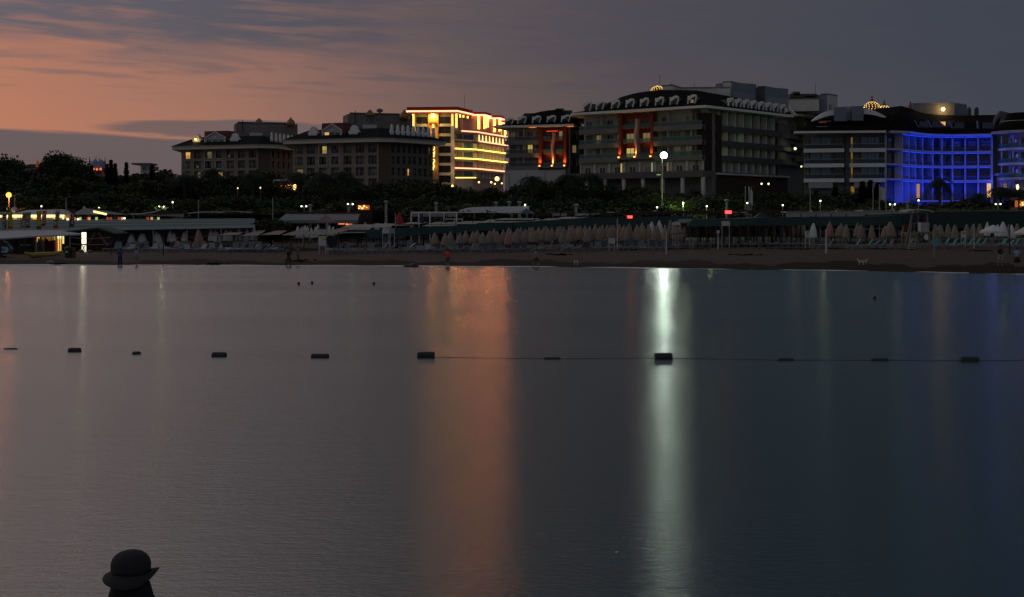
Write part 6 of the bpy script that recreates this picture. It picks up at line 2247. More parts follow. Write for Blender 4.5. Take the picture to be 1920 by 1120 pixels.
def place(protos, k, loc, rz, sc, label, cat, group=None):
    o = protos[k]
    if k in USED:
        o = copy_tree(o)
    else:
        USED.add(k)
    o.location = loc
    o.rotation_euler = (0, 0, rz)
    o.scale = sc
    if 'group' in o:
        del o['group']
    return tag(o, label, cat, group)


def parasol(px, top, Y, k='b', label=None, group=None, wide=1.0):
    x = X(px, Y)
    z = ground(x, Y)
    h = W(px, top, Y).z - z
    s = h / 2.68
    w_ = wide * random.uniform(.88, 1.1)
    o = place(PP, k, (x, Y, z), random.uniform(0, 6), (w_, w_, s), label, 'parasol', group)
    o.rotation_euler[0] = random.gauss(0, .035)
    o.rotation_euler[1] = random.gauss(0, .035)
    return o


mid = [(816, 436, 150, 'b'), (835, 438, 146, 'b'), (844, 434, 154, 'g'), (862, 436, 150, 'g'), (873, 433, 152, 'b'), (886, 434, 151, 'b'), (896, 431.5, 153, 'b'), (906, 435.5, 149, 'g'), (918, 432.5, 152, 'b'), (926.5, 429, 158, 'g'), (933, 433, 151, 'b'), (942, 431, 153, 'b'),
       (952, 436, 147, 'p'), (954.5, 427, 162, 'g'), (959, 431.5, 155, 'g'), (966, 432, 151, 'b'), (970, 427.5, 160, 'b'), (977, 426.5, 163, 'g'), (985, 429.5, 156, 'g'), (994, 426, 162, 'b'), (998, 431, 151, 'b'), (1000.5, 425, 164, 'g'), (1003.5, 432, 153, 'b'), (1011.5, 426, 160, 'b'),
       (1018.5, 426, 156, 'b'), (1023, 424, 165, 'g'), (1028, 428, 155, 'b'), (1036.5, 426, 159, 'g'), (1044, 426, 163, 'b'), (1050, 424, 160, 'g'), (1054, 431, 150, 'g'), (1060, 425, 160, 'b'), (1067, 428, 152, 'b'), (1069, 423, 165, 'b'), (1073.5, 422, 168, 'g'), (1075.5, 427, 153, 'b'), (1081, 424.5, 160, 'g'),
       (1087, 424, 158, 'b'), (1095.5, 422, 165, 'g'), (1100, 428, 152, 'b'), (1106, 424, 158, 'g'), (1117, 420.5, 166, 'g'), (1122.5, 425, 153, 'b'), (1130, 422, 160, 'b'), (1137.5, 421.5, 165, 'g'), (1147.5, 423, 154, 'b'), (1152, 422, 160, 'g'), (1161, 420.5, 164, 'p'), (1169.5, 422, 158, 'b'),
       (1176, 424, 152, 'b'), (1181, 419, 164, 'b'), (1193, 421.5, 158, 'b'), (1196, 424, 152, 'b'), (1202, 417, 166, 'g'), (1207, 423, 154, 'b'), (1216, 421, 154, 'b'), (1221.5, 415.5, 167, 'w'), (1226, 424, 152, 'b'), (1231, 422, 156, 'b'), (1238.5, 413.5, 168, 'w'), (1244, 422, 153, 'b'), (1247, 424, 150, 'b'),
       (1259, 412.5, 169, 'g'), (1263, 420, 157, 'b'), (1269, 424, 153, 'b'), (1274, 423, 155, 'g'), (1281, 411, 170, 'g'), (1287, 420, 166, 'g')]
for px, top, Y, k in mid:
    lab = {'b': 'closed beige parasol in the dense rows along the middle of the beach', 'g': 'closed greyish parasol in the dense rows along the middle of the beach', 'p': 'closed faded pink parasol among the beige ones', 'w': 'closed white-topped parasol near the tall floodlight'}[k]
    if px in (816, 835):
        lab = 'leftmost closed beige parasol of the dense rows' if px == 816 else 'squat closed beige parasol, second from the left of the dense rows'
        parasol(px, top, Y, k, lab)
    else:
        zone = 'above the red-shirted person' if px < 890 else 'below the pale marquee' if px < 990 else 'left of the small notice board' if px < 1141 else 'between notice board and floodlight' if px < 1241 else 'right of the floodlight'
        colr = {'b': 'beige', 'g': 'greyish', 'p': 'faded pink', 'w': 'white-topped'}[k]
        parasol(px, top, Y, k, 'closed ' + colr + ' parasol in the dense rows, ' + zone, 'closed ' + colr + ' parasols ' + zone)
for px in [1296, 1303, 1312, 1319, 1328, 1336, 1345, 1353, 1362, 1371, 1380, 1387, 1396, 1408, 1420, 1432, 1440, 1447, 1455, 1463, 1478, 1486, 1497, 1505]:
    parasol(px + random.uniform(-1, 1), random.uniform(415, 420), 170 + random.uniform(-3, 3), random.choice('bbbg'), 'closed beige parasol packed behind the front green canopy', 'closed parasols behind the front canopy', 1.15)
for px, top in ((1296, 413), (1316, 412), (1340, 411.5), (1360, 409.5), (1380, 411)):
    parasol(px, top, 178, 'g', 'closed parasol whose tip pokes above the front green canopy', 'parasol tips above the front canopy')
for px, top, Y, k, lab in ((1524, 418.5, 156, 'w', 'closed white parasol with white pole left of the volleyball post'), (1555, 416, 158, 'p', 'stout closed pinkish parasol beside the white beach post'), (1580, 418, 166, 'g', 'slim closed grey parasol behind the beige one'),
                           (1587, 420.5, 156, 'b', 'closed beige parasol left of the turquoise loungers'), (1605.5, 418, 162, 'b', 'closed beige parasol above the left turquoise lounger'), (1614, 421, 155, 'b', 'lower closed beige parasol above the turquoise loungers'),
                           (1636, 422.5, 154, 'b', 'closed beige parasol right of the turquoise loungers'), (1669.5, 415.5, 158, 'b', 'stout closed beige parasol left of the lifeguard tower'), (1662, 424, 164, 'b', 'closed parasol half hidden by the stout one'), (1697, 421, 166, 'b', 'closed pinkish-beige parasol behind the lifeguard stairs'),
                           (1755, 421, 160, 'b', 'closed beige parasol just right of the lifeguard tower'), (1762, 422, 166, 'g', 'wide closed grey-brown parasol second right of the tower'), (1779, 420, 160, 'g', 'closed grey parasol standing alone right of the tower'), (1791.5, 421.5, 155, 'b', 'closed yellowish-beige parasol right of the grey one'),
                           (1813, 420.5, 158, 'g', 'closed parasol behind the small white notice board'), (1824, 420.5, 165, 'g', 'closed dull parasol behind the white post at right'), (1838, 419.5, 158, 'b', 'closed beige parasol left of the open white parasol'),
                           (1850.5, 416.5, 166, 'w', 'closed white parasol behind the open one'), (1881, 416, 158, 'w', 'tall closed white parasol right of the open one'), (1873, 421, 170, 'w', 'small closed white parasol behind the open one'), (1893, 420, 165, 'g', 'closed parasol behind the dark post at right'),
                           (1898.5, 421.5, 154, 'w', 'closed white fluted parasol near the right edge'), (1908.5, 419, 160, 'b', 'closed beige parasol near the right edge'), (1572, 423, 172, 'b', 'distant closed parasol between the stout pink one and the grey one')):
    parasol(px, top, Y, k, lab, None, 1.3 if 'stout' in lab or 'wide' in lab or 'tall closed' in lab else .95)
for px, top, k in ((246, 439, 'g'), (265, 437, 'g'), (269.5, 438, 'g'), (294, 434, 'g'), (298.5, 438, 'g'), (320, 433, 'b'), (325.5, 437, 'b'), (345.5, 433, 'b'), (370, 429, 'b'), (374.5, 432, 'b'), (397, 430, 'g'), (402, 431, 'b'), (408, 435, 'g'), (424, 430, 'g'), (433, 432, 'g'), (448.5, 428, 'g'), (461, 430, 'g'), (475, 427, 'g')):
    parasol(px, top, 169.5, 'w', 'closed pale parasol hanging in the shade under the striped canopy', 'closed parasols under the striped canopy')
for px, top in ((560, 424, ), (565, 426), (571, 423), (575, 424), (586, 427), (592, 425), (596, 421), (617, 422), (624, 425), (658, 421), (661, 422.5), (664, 420), (667, 422), (682, 421), (684.5, 417.5), (689, 420), (704, 418.5), (709, 418), (722, 417.5), (727, 418.5), (732, 419), (771, 418), (776, 418)):
    parasol(px, top, 190, 'w', 'tip of a closed white parasol showing above the pale shade cloths', 'parasol tips above the shade cloths', .8)
parasol(748, 399, 184, 'r', 'large closed dark red umbrella behind the green canopy', None, 1.9)
parasol(791, 399, 186, 'n', 'closed navy umbrella in front of the white pergola', None, .9)
parasol(838.5, 400, 188, 'n', 'small closed navy umbrella right of the white pergola', None, .8)
parasol(371.5, 431, 160, 'p', 'closed pinkish parasol by the red rope under the striped canopy', None, .9)


def open_parasol(px, top, low, Y, w_, label, fab=parasolwhite):
    x = X(px, Y)
    z = ground(x, Y)
    o = thing('open_parasol', label, 'parasol', (x, Y, z))
    h, hl = W(px, top, Y).z - z, W(px, low, Y).z - z
    r = w_ / 2 / F * Y
    n = 8
    for j in range(n):
        a0, a1 = 2 * math.pi * (j + .5) / n, 2 * math.pi * (j + 1.5) / n
        p0, p1 = Vector((r * math.cos(a0), r * math.sin(a0), hl + .18)), Vector((r * math.cos(a1), r * math.sin(a1), hl + .18))
        g = G()
        g.quad((0, 0, h), p0 * .5 + Vector((0, 0, (h + hl) / 2 * 1.0 - p0.z * .5 + .10)), p1 * .5 + Vector((0, 0, (h + hl) / 2 - p1.z * .5 + .10)))
        g.quad(p0 * .5 + Vector((0, 0, (h + hl) / 2 - p0.z * .5 + .10)), p0, p1, p1 * .5 + Vector((0, 0, (h + hl) / 2 - p1.z * .5 + .10)))
        g.quad(p0, p0 - Vector((0, 0, .2)), p1 - Vector((0, 0, .2)), p1)
        part('canopy_panel', g, fab, o)
    part('pole', G().tube([(0, 0, -.2), (0, 0, h)], .05, 8), plast, o)
    part('base', G().lathe([(.42, -.05), (.42, .1), (.15, .14)], 12), plast, o)
    return o


open_parasol(1862, 421.5, 437, 152, 48, 'open white parasol near the right edge')
open_parasol(1924, 424, 440, 150, 44, 'open cream parasol cut off by the right edge', M('cream_parasol', (.6, .58, .5), .9))
o = thing('square_umbrella', 'open salmon-coloured pointed umbrella on a pole behind the sign board', 'umbrella', (X(611, 178), 178, ground(X(611, 178), 178)))
q = W(611, 403, 178).z - o.location.z
ql = W(611, 416, 178).z - o.location.z
part('canopy', G().lathe([(1.65, ql), (.9, (q + ql) / 2 - .05), (.05, q)], 4), M('salmon_fabric', (.26, .15, .14), .85), o, (0, 0, 0), R(45))
part('pole', G().tube([(0, 0, -.2), (0, 0, q)], .05, 6), polemat, o)
for px, top in ((488, 452), (531, 446)):
    pass

# ------------------------------------------------------------------ sun loungers
def lounger(fab, back=55, low=False):
    r = obj('sun_lounger', None)
    g = G()
    for s in (-.31, .31):
        g.tube([(-.95, s, .30), (.35, s, .30), (.95, s, .28)], .028, 4)
        for x in (-.8, -.1, .75):
            g.tube([(x, s, .30), (x + .05 * (1 if x > 0 else -1), s, -.06)], .025, 4)
    g.tube([(-.95, -.31, .30), (-.95, .31, .30)], .028, 4)
    part('frame', g, plast, r)
    a_ = R(back)
    bl = .75
    dx, dz = math.cos(a_) * bl, math.sin(a_) * bl
    part('seat', G().box(-.93, .3, -.29, .29, .315, .345), fab, r)
    g = G()
    i = [(.3, -.3, .33), (.3, .3, .33), (.3 + dx, .3, .33 + dz), (.3 + dx, -.3, .33 + dz)]
    g.quad(*i).quad(*[(p[0] + .03, p[1], p[2] - .02) for p in reversed(i)])
    part('backrest', g, fab, r)
    part('back_frame', G().tube([(.3, -.31, .33), (.3 + dx, -.31, .33 + dz), (.3 + dx, .31, .33 + dz), (.3, .31, .33)], .026, 4), plast, r)
    return r


LP = {'lw': lounger(plast, 40), 'lu': lounger(M('white_sling', (.13, .145, .155), .8), 62), 'lf': lounger(M('white_sling'), 6), 'lt': lounger(turq, 58), 'lb': lounger(bluef, 35), 'lp': lounger(parasolpink, 60), 'll': lounger(lilacf, 8), 'lg': lounger(M('grey_sling', (.06, .065, .075), .8), 66)}


def put_lounger(k, px, Y, rz, label, group, z=0.0, sc=1.0):
    x = X(px, Y)
    return place(LP, k, (x, Y, ground(x, Y) + .03 + z), rz, (sc, sc, sc), label, 'sun lounger', group)


rnd = random.Random(5)
for row, Y in enumerate((146, 150, 154.5, 160, 165)):
    for i in range(14):
        px = 612 + i * 15.5 + rnd.uniform(-3, 3) + row * 5
        if row > 1 and rnd.random() < .25:
            continue
        put_lounger(rnd.choice(['lf', 'lw', 'lf', 'lu'][: (3 if row == 0 else 4)]), px, Y + rnd.uniform(-.6, .6), R(rnd.choice([0, 8, -12, 20, 90, 100]) if row else rnd.choice([0, 5, -8])), 'white plastic lounger in the shade of the left green canopy', 'loungers under the left green canopy')
for row, Y in enumerate((147, 151.5, 156, 161)):
    n = 31 if row < 3 else 24
    for i in range(n):
        px = 818 + i * (465 / n) + rnd.uniform(-3, 3)
        if rnd.random() < .12:
            continue
        put_lounger(rnd.choice(['lf', 'lf', 'lg', 'lg', 'lg', 'lu']), px, Y + rnd.uniform(-.8, .8), R(rnd.uniform(-25, 25) + rnd.choice([0, 90, 90])), 'white-framed lounger among the closed beige parasols', 'loungers among the beige parasols', sc=rnd.uniform(.9, 1.05))
for row, Y in enumerate((157, 162)):
    for i in range(19):
        px = 1262 + i * 13.6 + rnd.uniform(-2.5, 2.5) + row * 4
        k = 'll' if (row == 0 and i in (15, 17)) else rnd.choice(['lf', 'lf', 'lw'] if row == 0 else ['lw', 'lu', 'lf'])
        put_lounger(k, px, Y + rnd.uniform(-.5, .5), R(rnd.choice([0, 6, -6, 180])), 'lilac-cushioned lounger beneath the front canopy' if k == 'll' else 'white lounger at the foot of the front green canopy posts', 'lilac loungers' if k == 'll' else 'loungers by the front green canopy')
for i in range(20):
    px = 210 + i * 13.5 + rnd.uniform(-3, 3)
    pink = 318 < px < 385
    put_lounger('lp' if pink and i % 2 else rnd.choice(['lu', 'lw']), px, 160 + rnd.uniform(-1, 1) + (2 if pink else 0), R(rnd.uniform(-30, 30) + rnd.choice([0, 90])), 'pink lounger by the red rope under the striped canopy' if (pink and i % 2) else 'white lounger tilted under the striped canopy', 'pink loungers' if (pink and i % 2) else 'loungers under the striped canopy')
for i in range(24):
    px = 208 + i * 13 + rnd.uniform(-3, 3)
    put_lounger(rnd.choice(['lu', 'lw', 'll']), px, 154 + rnd.uniform(-1, 1), R(rnd.uniform(-30, 30) + rnd.choice([0, 90])), 'white or lilac lounger in the front row at the left beach', 'front row loungers at the left')
for i in range(8):
    put_lounger(rnd.choice(['ll', 'lw', 'lb']), 425 + i * 15 + rnd.uniform(-4, 4), 151 + rnd.uniform(-1, 1), R(rnd.uniform(-40, 40)), 'lounger heaped with pale things before the tan sails', 'loungers before the tan sails')
for i in range(10):
    put_lounger('lu', 440 + i * 5 + (i % 3), 157 + (i % 3) * .8, R(90 + rnd.uniform(-8, 8)), 'white lounger in the crowded cluster under the tan sails', 'crowded loungers under the tan sails')
for px, Y, k, rz, lab in ((1551, 152, 'lt', 0, 'turquoise lounger behind the white beach post'), (1601, 149, 'lt', 0, 'left turquoise lounger of the bright pair with white side table'), (1624, 149.5, 'lt', 0, 'right turquoise and blue lounger of the bright pair'), (1634, 151, 'lb', 5, 'blue lounger end right of the turquoise pair'),
                          (1664, 146.5, 'lu', 0, 'pale green-backed white lounger left of the lifeguard stairs'), (1733, 149, 'lb', 0, 'blue lounger at the foot of the lifeguard tower'), (1758, 148, 'lt', 90, 'turquoise-backed lounger just right of the tower'),
                          (1782, 149.5, 'lt', 0, 'turquoise lounger beneath the lone grey parasol'), (1777, 147, 'lb', 180, 'dark blue lounger right of the lifeguard tower'), (1790, 150, 'lf', 0, 'white lounger beneath the yellowish parasol'), (1812, 150.5, 'lt', 0, 'turquoise lounger below the small notice board'),
                          (1821, 149, 'lf', 0, 'white lounger beside the white post at right'), (1852, 146, 'lg', 20, 'grey-backed white lounger left of the open parasol pole'), (1862, 147, 'lf', 0, 'white lounger at the pole of the open parasol'), (1875, 147, 'lt', 15, 'green-backed lounger right of the open parasol pole'),
                          (1886, 148, 'lw', 0, 'white lounger beside the dark post at right'), (1899, 149.5, 'lt', 0, 'turquoise lounger near the right edge'), (1910, 146, 'lg', 15, 'dark-backed white lounger near the right edge'), (1838, 152, 'lt', 0, 'turquoise lounger left of the open parasol'), (1921, 148, 'lt', 10, 'turquoise lounger at the very right edge'),
                          (1536, 153, 'lf', 0, 'plain white lounger left of the white beach post'), (1570, 153, 'lf', 0, 'plain white lounger right of the white beach post')):
    put_lounger(k, px, Y, R(rz), lab, None)
for px, Y in ((1650, 151), (1700, 153), (1745, 154), (1768, 154), (1800, 154), (1826, 154)):
    put_lounger('lt', px, Y, 0, 'turquoise lounger in the back row by the lifeguard tower', 'back row turquoise loungers')
for px, Y in ((1593, 147.5), (1656, 146), (1729, 146)):
    o = thing('side_table', {1593: 'small white table left of the turquoise pair', 1656: 'small white table left of the pale green lounger', 1729: 'small white table under the lifeguard tower'}[px], 'table', (X(px, Y), Y, ground(X(px, Y), Y)))
    part('table_top', G().box(-.28, .28, -.28, .28, .42, .46), plast, o)
    for s in ((-.24, -.24), (.24, -.24), (.24, .24), (-.24, .24)):
        part('leg', G().box(s[0] - .03, s[0] + .03, s[1] - .03, s[1] + .03, -.05, .42), plast, o)

# ------------------------------------------------------------------ lifeguard tower
Yt = 146
root = thing('lifeguard_tower', 'wooden lifeguard tower with curved pale roof, white panel and steep stairs', 'lifeguard tower', (X(1718, Yt), Yt, ground(X(1718, Yt), Yt)))
L0 = root.location


def tp(px, py, dy=0.0):
    p = W(px, py, Yt) - L0
    return Vector((p.x, dy, p.z))


g = G()
n = 10
arcp = []
for k in range(n + 1):
    s = k / n
    arcp.append(tp(1694 + 50 * s, 398.5 - 6.2 * math.sin(math.pi * (.12 + .80 * s)) ** .8))
low = [p - Vector((0, 0, .14)) for p in arcp]
part('roof', G().prism_y([(p.x, p.z) for p in low] + [(p.x, p.z) for p in reversed(arcp)], -1.3, 1.6), M('pale_tower_roof', (.38, .38, .37), .7), root)
for (a_, b_, c_, d_, dy) in ((1706, 400, 1693, 466, -.9), (1716, 399, 1713, 430, 1.2), (1733, 399, 1738, 466, -.9), (1728, 399, 1730, 466, 1.2), (1700, 424, 1697, 466, 1.2)):
    part('leg', G().tube([tp(a_, b_, dy), tp(c_, d_, dy)], .10, 6), woodl, root)
part('deck', G().box(tp(1696, 0).x, tp(1739, 0).x, -1.1, 1.3, tp(0, 437.5).z, tp(0, 436).z), woodl, root)
part('back_board', G().box(tp(1700, 0).x, tp(1718, 0).x, 1.15, 1.25, tp(0, 436).z, tp(0, 420).z), M('red_brown_board', (.12, .05, .04), .8), root)
part('white_panel', G().box(tp(1716, 0).x, tp(1737, 0).x, -1.0, -.95, tp(0, 435).z, tp(0, 417.5).z), M('dull_white_panel', (.36, .34, .33), .7), root)
part('bright_panel', G().box(tp(1716, 0).x, tp(1721, 0).x, -1.06, -1.01, tp(0, 434).z, tp(0, 417).z), white, root)
part('dark_seat', G().prism_y([(tp(1723, 0).x, tp(0, 417).z), (tp(1734, 0).x, tp(0, 417).z), (tp(1731, 0).x, tp(0, 404).z), (tp(1727, 0).x, tp(0, 404).z)], .2, .5), M('maroon_screen', (.06, .015, .03), .8), root)
part('handrail', G().tube([tp(1704, 419, -1.0), tp(1716, 418.5, -1.0)], .03, 4).tube([tp(1704, 419, -1.0), tp(1702, 436, -1.0)], .03, 4).tube([tp(1709, 419, -1.0), tp(1709, 436, -1.0)], .02, 4), polemat, root)
a0, a1 = tp(1702, 437, -1.2), tp(1687.5, 467, -3.0)
b0, b1 = tp(1714, 437, -1.2), tp(1699.5, 467, -3.0)
for (p, q) in ((a0, a1), (b0, b1)):
    part('stringer', G().tube([p, q], .07, 4), woodl, root)
for k in range(8):
    s = (k + .5) / 8
    p, q = a0.lerp(a1, s), b0.lerp(b1, s)
    part('step', G().box(p.x, q.x, p.y - .14, p.y + .14, p.z - .03, p.z + .03), M('pale_step', (.34, .32, .30), .8), root)
part('life_buoy', G().lathe([(.2, -.05), (.32, -.05), (.32, .05), (.2, .05)], 12), white, root, tp(1733, 444, -.9)).rotation_euler = (R(90), 0, 0)

# ------------------------------------------------------------------ posts, nets, signs on the sand
POSTS = [(1157.5, 410, 468.5, 'w', 'slim pale post right of the small white notice board'), (1249.5, 434, 477, 'w', 'white post on open sand below the floodlight'), (1346.5, 432, 467, 'w', 'thin pale post with a box on top before the front canopy'), (1549, 430, 475, 'w', 'thick white post on the sand beside the stout pink parasol'),
         (1751.5, 421, 484, 'g', 'tall grey volleyball post with a slanting stay right of the tower'), (1826.5, 420, 466, 'w', 'white post with a rope right of the notice board'), (1893, 420, 477, 'd', 'dark post between the white parasols at right'),
         (224.5, 447, 470, 'd', 'dark post beside the person in blue'), (306.5, 444, 479, 'd', 'dark post on the left sand'), (546, 448, 477, 'd', 'dark post by the pair of people'), (634.5, 435, 474, 'd', 'dark post at the left end of the green canopy'), (568.5, 424, 461, 'w', 'thin whitish pole left of the sign board'),
         (626, 425, 466, 'w', 'thin grey pole right of the sign board'), (694, 445, 471, 'd', 'dark post under the left green canopy'), (408, 442, 469, 'd', 'dark post at the left tan sail')]
for px, t0, bt, c_, lab in POSTS:
    lo, hi = 118.0, 175.0
    for _ in range(30):
        Y = (lo + hi) / 2
        py = HOR + (CAMH - ground(X(px, Y), Y)) * F / Y
        if py > bt:
            lo = Y
        else:
            hi = Y
    o, h = post('beach_post', lab, px, t0, Y, {'w': .06, 'g': .08, 'd': .07}[c_] * (1.5 if 'thick' in lab else 1), {'w': M('pale_paint_post', (.5, .5, .48), .6), 'g': M('grey_post', (.22, .21, .20), .7), 'd': M('dark_post', (.025, .03, .04), .6)}[c_], cat='post')
    if 'box on top' in lab:
        part('box', G().box(-.14, .14, -.1, .1, h - .35, h), offwhite, o)
    if 'stay' in lab:
        part('stay', G().tube([(.3, 0, h - .9), (.95, -.3, h - 2.4)], .05, 5), woodl, o)
# ropes and nets
for nm, lab, pts, r_, m_ in (('rope', 'pale rope strung at parasol height left of the lifeguard tower', [(1560, 430.5), (1620, 430), (1660, 428.5)], .03, M('pale_rope')),
                             ('net_top_rope', 'yellowish rope running right from the volleyball post', [(1757, 436.5), (1800, 438), (1826, 437.5)], .03, M('yellowish_rope', (.30, .27, .14), .8)),
                             ('red_rope', 'red rope sagging between parasols under the striped canopy', [(316, 446), (345, 446), (375, 444.5), (408, 440.5)], .035, M('red_cord', (.45, .05, .05), .7)),
                             ('rope', 'dark slanting rope between the canopy posts and the white post', [(1258, 439), (1300, 436), (1337, 431)], .04, black),
                             ('rope', 'slack pale rope left of the sign board', [(545, 441.5), (560, 444), (590, 445), (605, 442.5), (634, 440)], .03, M('pale_rope'))):
    Y = 151 if nm != 'red_rope' else 162
    pp = [W(a_, b_, Y) for a_, b_ in pts]
    o = thing(nm, lab, 'rope', (pp[0].x, Y, ground(pp[0].x, Y)))
    part('cord', G().tube([p - o.location for p in pp], r_, 5), m_, o)
    for p in (pp[0], pp[-1]):
        gz = ground(p.x, Y)
        part('end_stake', G().tube([(p.x - o.location.x, 0, gz - o.location.z - .1), (p.x - o.location.x, 0, p.z - o.location.z)], .025, 4), M('dark_post'), o)


def board(name, label, px0, px1, t0, bt, Y, m_, lines=(), legs=True, lm=lettd, hang=False):
    p0, p1 = W(px0, bt, Y), W(px1, t0, Y)
    z = ground(p0.x, Y)
    o = thing(name, label, 'sign', ((p0.x + p1.x) / 2, Y, z))
    hw = (p1.x - p0.x) / 2
    part('panel', G().box(-hw, hw, 0, .06, p0.z - z, p1.z - z), m_, o)
    if legs:
        for s in (-hw + .05, hw - .05):
            part('leg', G().box(s - .03, s + .03, .065, .12, -.1, p1.z - z - .02), M('pale_paint_post'), o)
    for (txt, size, fy) in lines:
        t_ = obj('lettering', text_mesh(txt, size, lm, .002), o, (0, -.012, p0.z - z + (p1.z - p0.z) * fy))
        t_.rotation_euler = (R(90), 0, 0)
    return o


signw = M('sign_white', (.55, .54, .54), .6)
root = thing('sign_tower', 'tall white two-part notice board with purple line and yellow-green patch', 'sign', (X(604.5, 145), 145, ground(X(604.5, 145), 145)))
L0 = root.location
sp = lambda px, py: W(px, py, 145) - L0
a_, b_ = sp(597, 0).x, sp(611.5, 0).x
part('upper_panel', G().box(a_, b_, 0, .06, sp(0, 440.5).z, sp(0, 429.5).z), signw, root)
part('purple_line', G().box(a_, b_, -.01, .05, sp(0, 443).z, sp(0, 440.6).z), M('purple_band', (.08, .06, .14), .7), root)
part('lower_panel', G().box(a_, b_, 0, .06, sp(0, 461).z, sp(0, 443.1).z), signw, root)
part('yellow_patch', G().box((a_ + b_) / 2 - .02, b_ + .02, -.02, -.003, sp(0, 450.5).z, sp(0, 446.5).z), M('yellow_green', (.35, .42, .03), .7), root)
part('top_cap', G().prism_y([(a_ - .1, sp(0, 429.4).z), (b_ + .1, sp(0, 429.4).z), (b_ - .1, sp(0, 427).z), (a_ + .1, sp(0, 427).z)], -.1, .3), black, root)
for s in (a_ + .06, b_ - .06):
    part('leg', G().box(s - .035, s + .035, .065, .13, -.1, sp(0, 430).z), M('pale_paint_post'), root)
part('side_pole', G().tube([sp(613.5, 417), (sp(613.5, 0).x, 0, sp(0, 441).z)], .06, 6).tube([(sp(614.5, 0).x, .1, -.1), (sp(614.5, 0).x, .1, sp(0, 460).z)], .03, 5), M('pale_paint_post'), root)
part('dark_banner', G().box(b_ + .1, b_ + 1.1, .2, .24, sp(0, 464).z, sp(0, 442).z), M('dark_navy_banner', (.015, .022, .032), .8), root)
for k in range(2):
    part('lettering', G().box((a_ + b_) / 2 - .2 + k * .1, (a_ + b_) / 2 + .15, -.012, -.002, sp(0, 434.5 + 1.6 * k).z, sp(0, 434 + 1.6 * k).z), M('grey_print', (.2, .2, .2), .7), root)
board('canopy_sign', 'white sign with one line of print fixed on the green canopy front', 716.5, 730, 428.5, 438, 158, signw, (('PLAJ BEACH', .12, .3),) if 0 else (), lm=M('grey_print'))
board('canopy_sign', 'pale blue-grey sign right beside the white one on the green canopy', 730.6, 740, 428.5, 438, 158, M('pale_blue_sign', (.26, .33, .36), .7))
board('notice_board', 'small white notice board with a red mark below the parasols', 1141, 1153, 447, 457, 145, signw, (('i', .4, .5),))
board('notice_board', 'small white notice board with a dark arrow left of the closed white parasol', 1509.5, 1519, 434, 445.5, 153, signw, (('7', .5, .5),))
board('notice_board', 'narrow white notice board with pictogram right of the volleyball post', 1802, 1811.5, 433.5, 446, 151, signw, (('P', .5, .55),))
board('notice_board', 'white square sign on the front canopy under the red beacon', 1353, 1368.5, 415, 423.5, 155.5, signw)
board('notice_board', 'white horizontal sign at the left end of the front canopy', 1260, 1275.5, 417.5, 422.5, 156, M('bright_sign', (.55, .55, .58), .6))
board('notice_board', 'low white sign with round pictogram between parasols', 1216, 1225.5, 448, 456, 150, M('dull_sign', (.28, .28, .28), .7), (('8', .5, .5),))
board('notice_board', 'low grey sign with pictogram at the left canopy post', 1265, 1272.5, 446, 452, 152, M('dull_sign'), (('P', .35, .5),))
board('notice_board', 'low blank pale sign beneath the front canopy', 1293, 1300, 445, 450, 152, M('dull_sign'))
# red beacons
for px, py, s, lab in ((1181, 407, 1.05, 'small glowing red light panel above the closed parasols'), (1365.5, 398, 1.35, 'larger glowing red light panel above the front green canopy')):
    o, h = post('red_beacon', lab, px, py, 181, .05, black, cat='beacon')
    part('light_panel', G().box(-.30 * s, .30 * s, -.12, -.02, -.14 * s, .14 * s), redbeacon, o, (0, 0, h))
    part('housing', G().box(-.34 * s, .34 * s, -.019, .1, -.18 * s, .18 * s), black, o, (0, 0, h))
    lamp('POINT', (0, -.7, h), 9, (1, .04, .02), .15, o)
# red towel-like strips and low beach barriers
for px0, px1, py, lab in ((584, 614, 475.5, 'faint red strip of cloth lying on the sand left of the canopy'), (630, 654, 475.8, 'faint red strip of cloth on the sand under the canopy end')):
    Y = (CAMH - .45) * F / (py - HOR)
    x0, x1 = X(px0, Y), X(px1, Y)
    g = G()
    for k in range(6):
        u0, u1 = x0 + (x1 - x0) * k / 6, x0 + (x1 - x0) * (k + 1) / 6
        g.quad((u0, Y, ground(u0, Y) + .05), (u1, Y, ground(u1, Y) + .05), (u1, Y + .6, ground(u1, Y + .6) + .06), (u0, Y + .6, ground(u0, Y + .6) + .06))
    tag(part('towel', g, M('red_cloth', (.20, .03, .03), .9)), lab, 'towel')
# dark seaweed and hollows on the sand
def wrack(px, py, w_, label):
    Y = 122
    for _ in range(8):
        Y = (CAMH - ground(X(px, Y), Y)) * F / (py - HOR)
    g = G()
    rr = random.Random(int(px))
    hw = w_ / 2 / F * Y
    for _ in range(38):
        a_ = rr.gauss(0, .5)
        x = X(px, Y) + a_ * hw
        y = Y + rr.gauss(0, .9)
        z = ground(x, y)
        s = rr.uniform(.12, .3)
        g.quad((x - s, y, z + .02), (x, y - s * .5, z + rr.uniform(.04, .12)), (x + s, y, z + .03), (x, y + s * .5, z + .06))
    kind(part('seaweed', g, M('dark_seaweed', (.018, .014, .012), .9)), 'stuff')


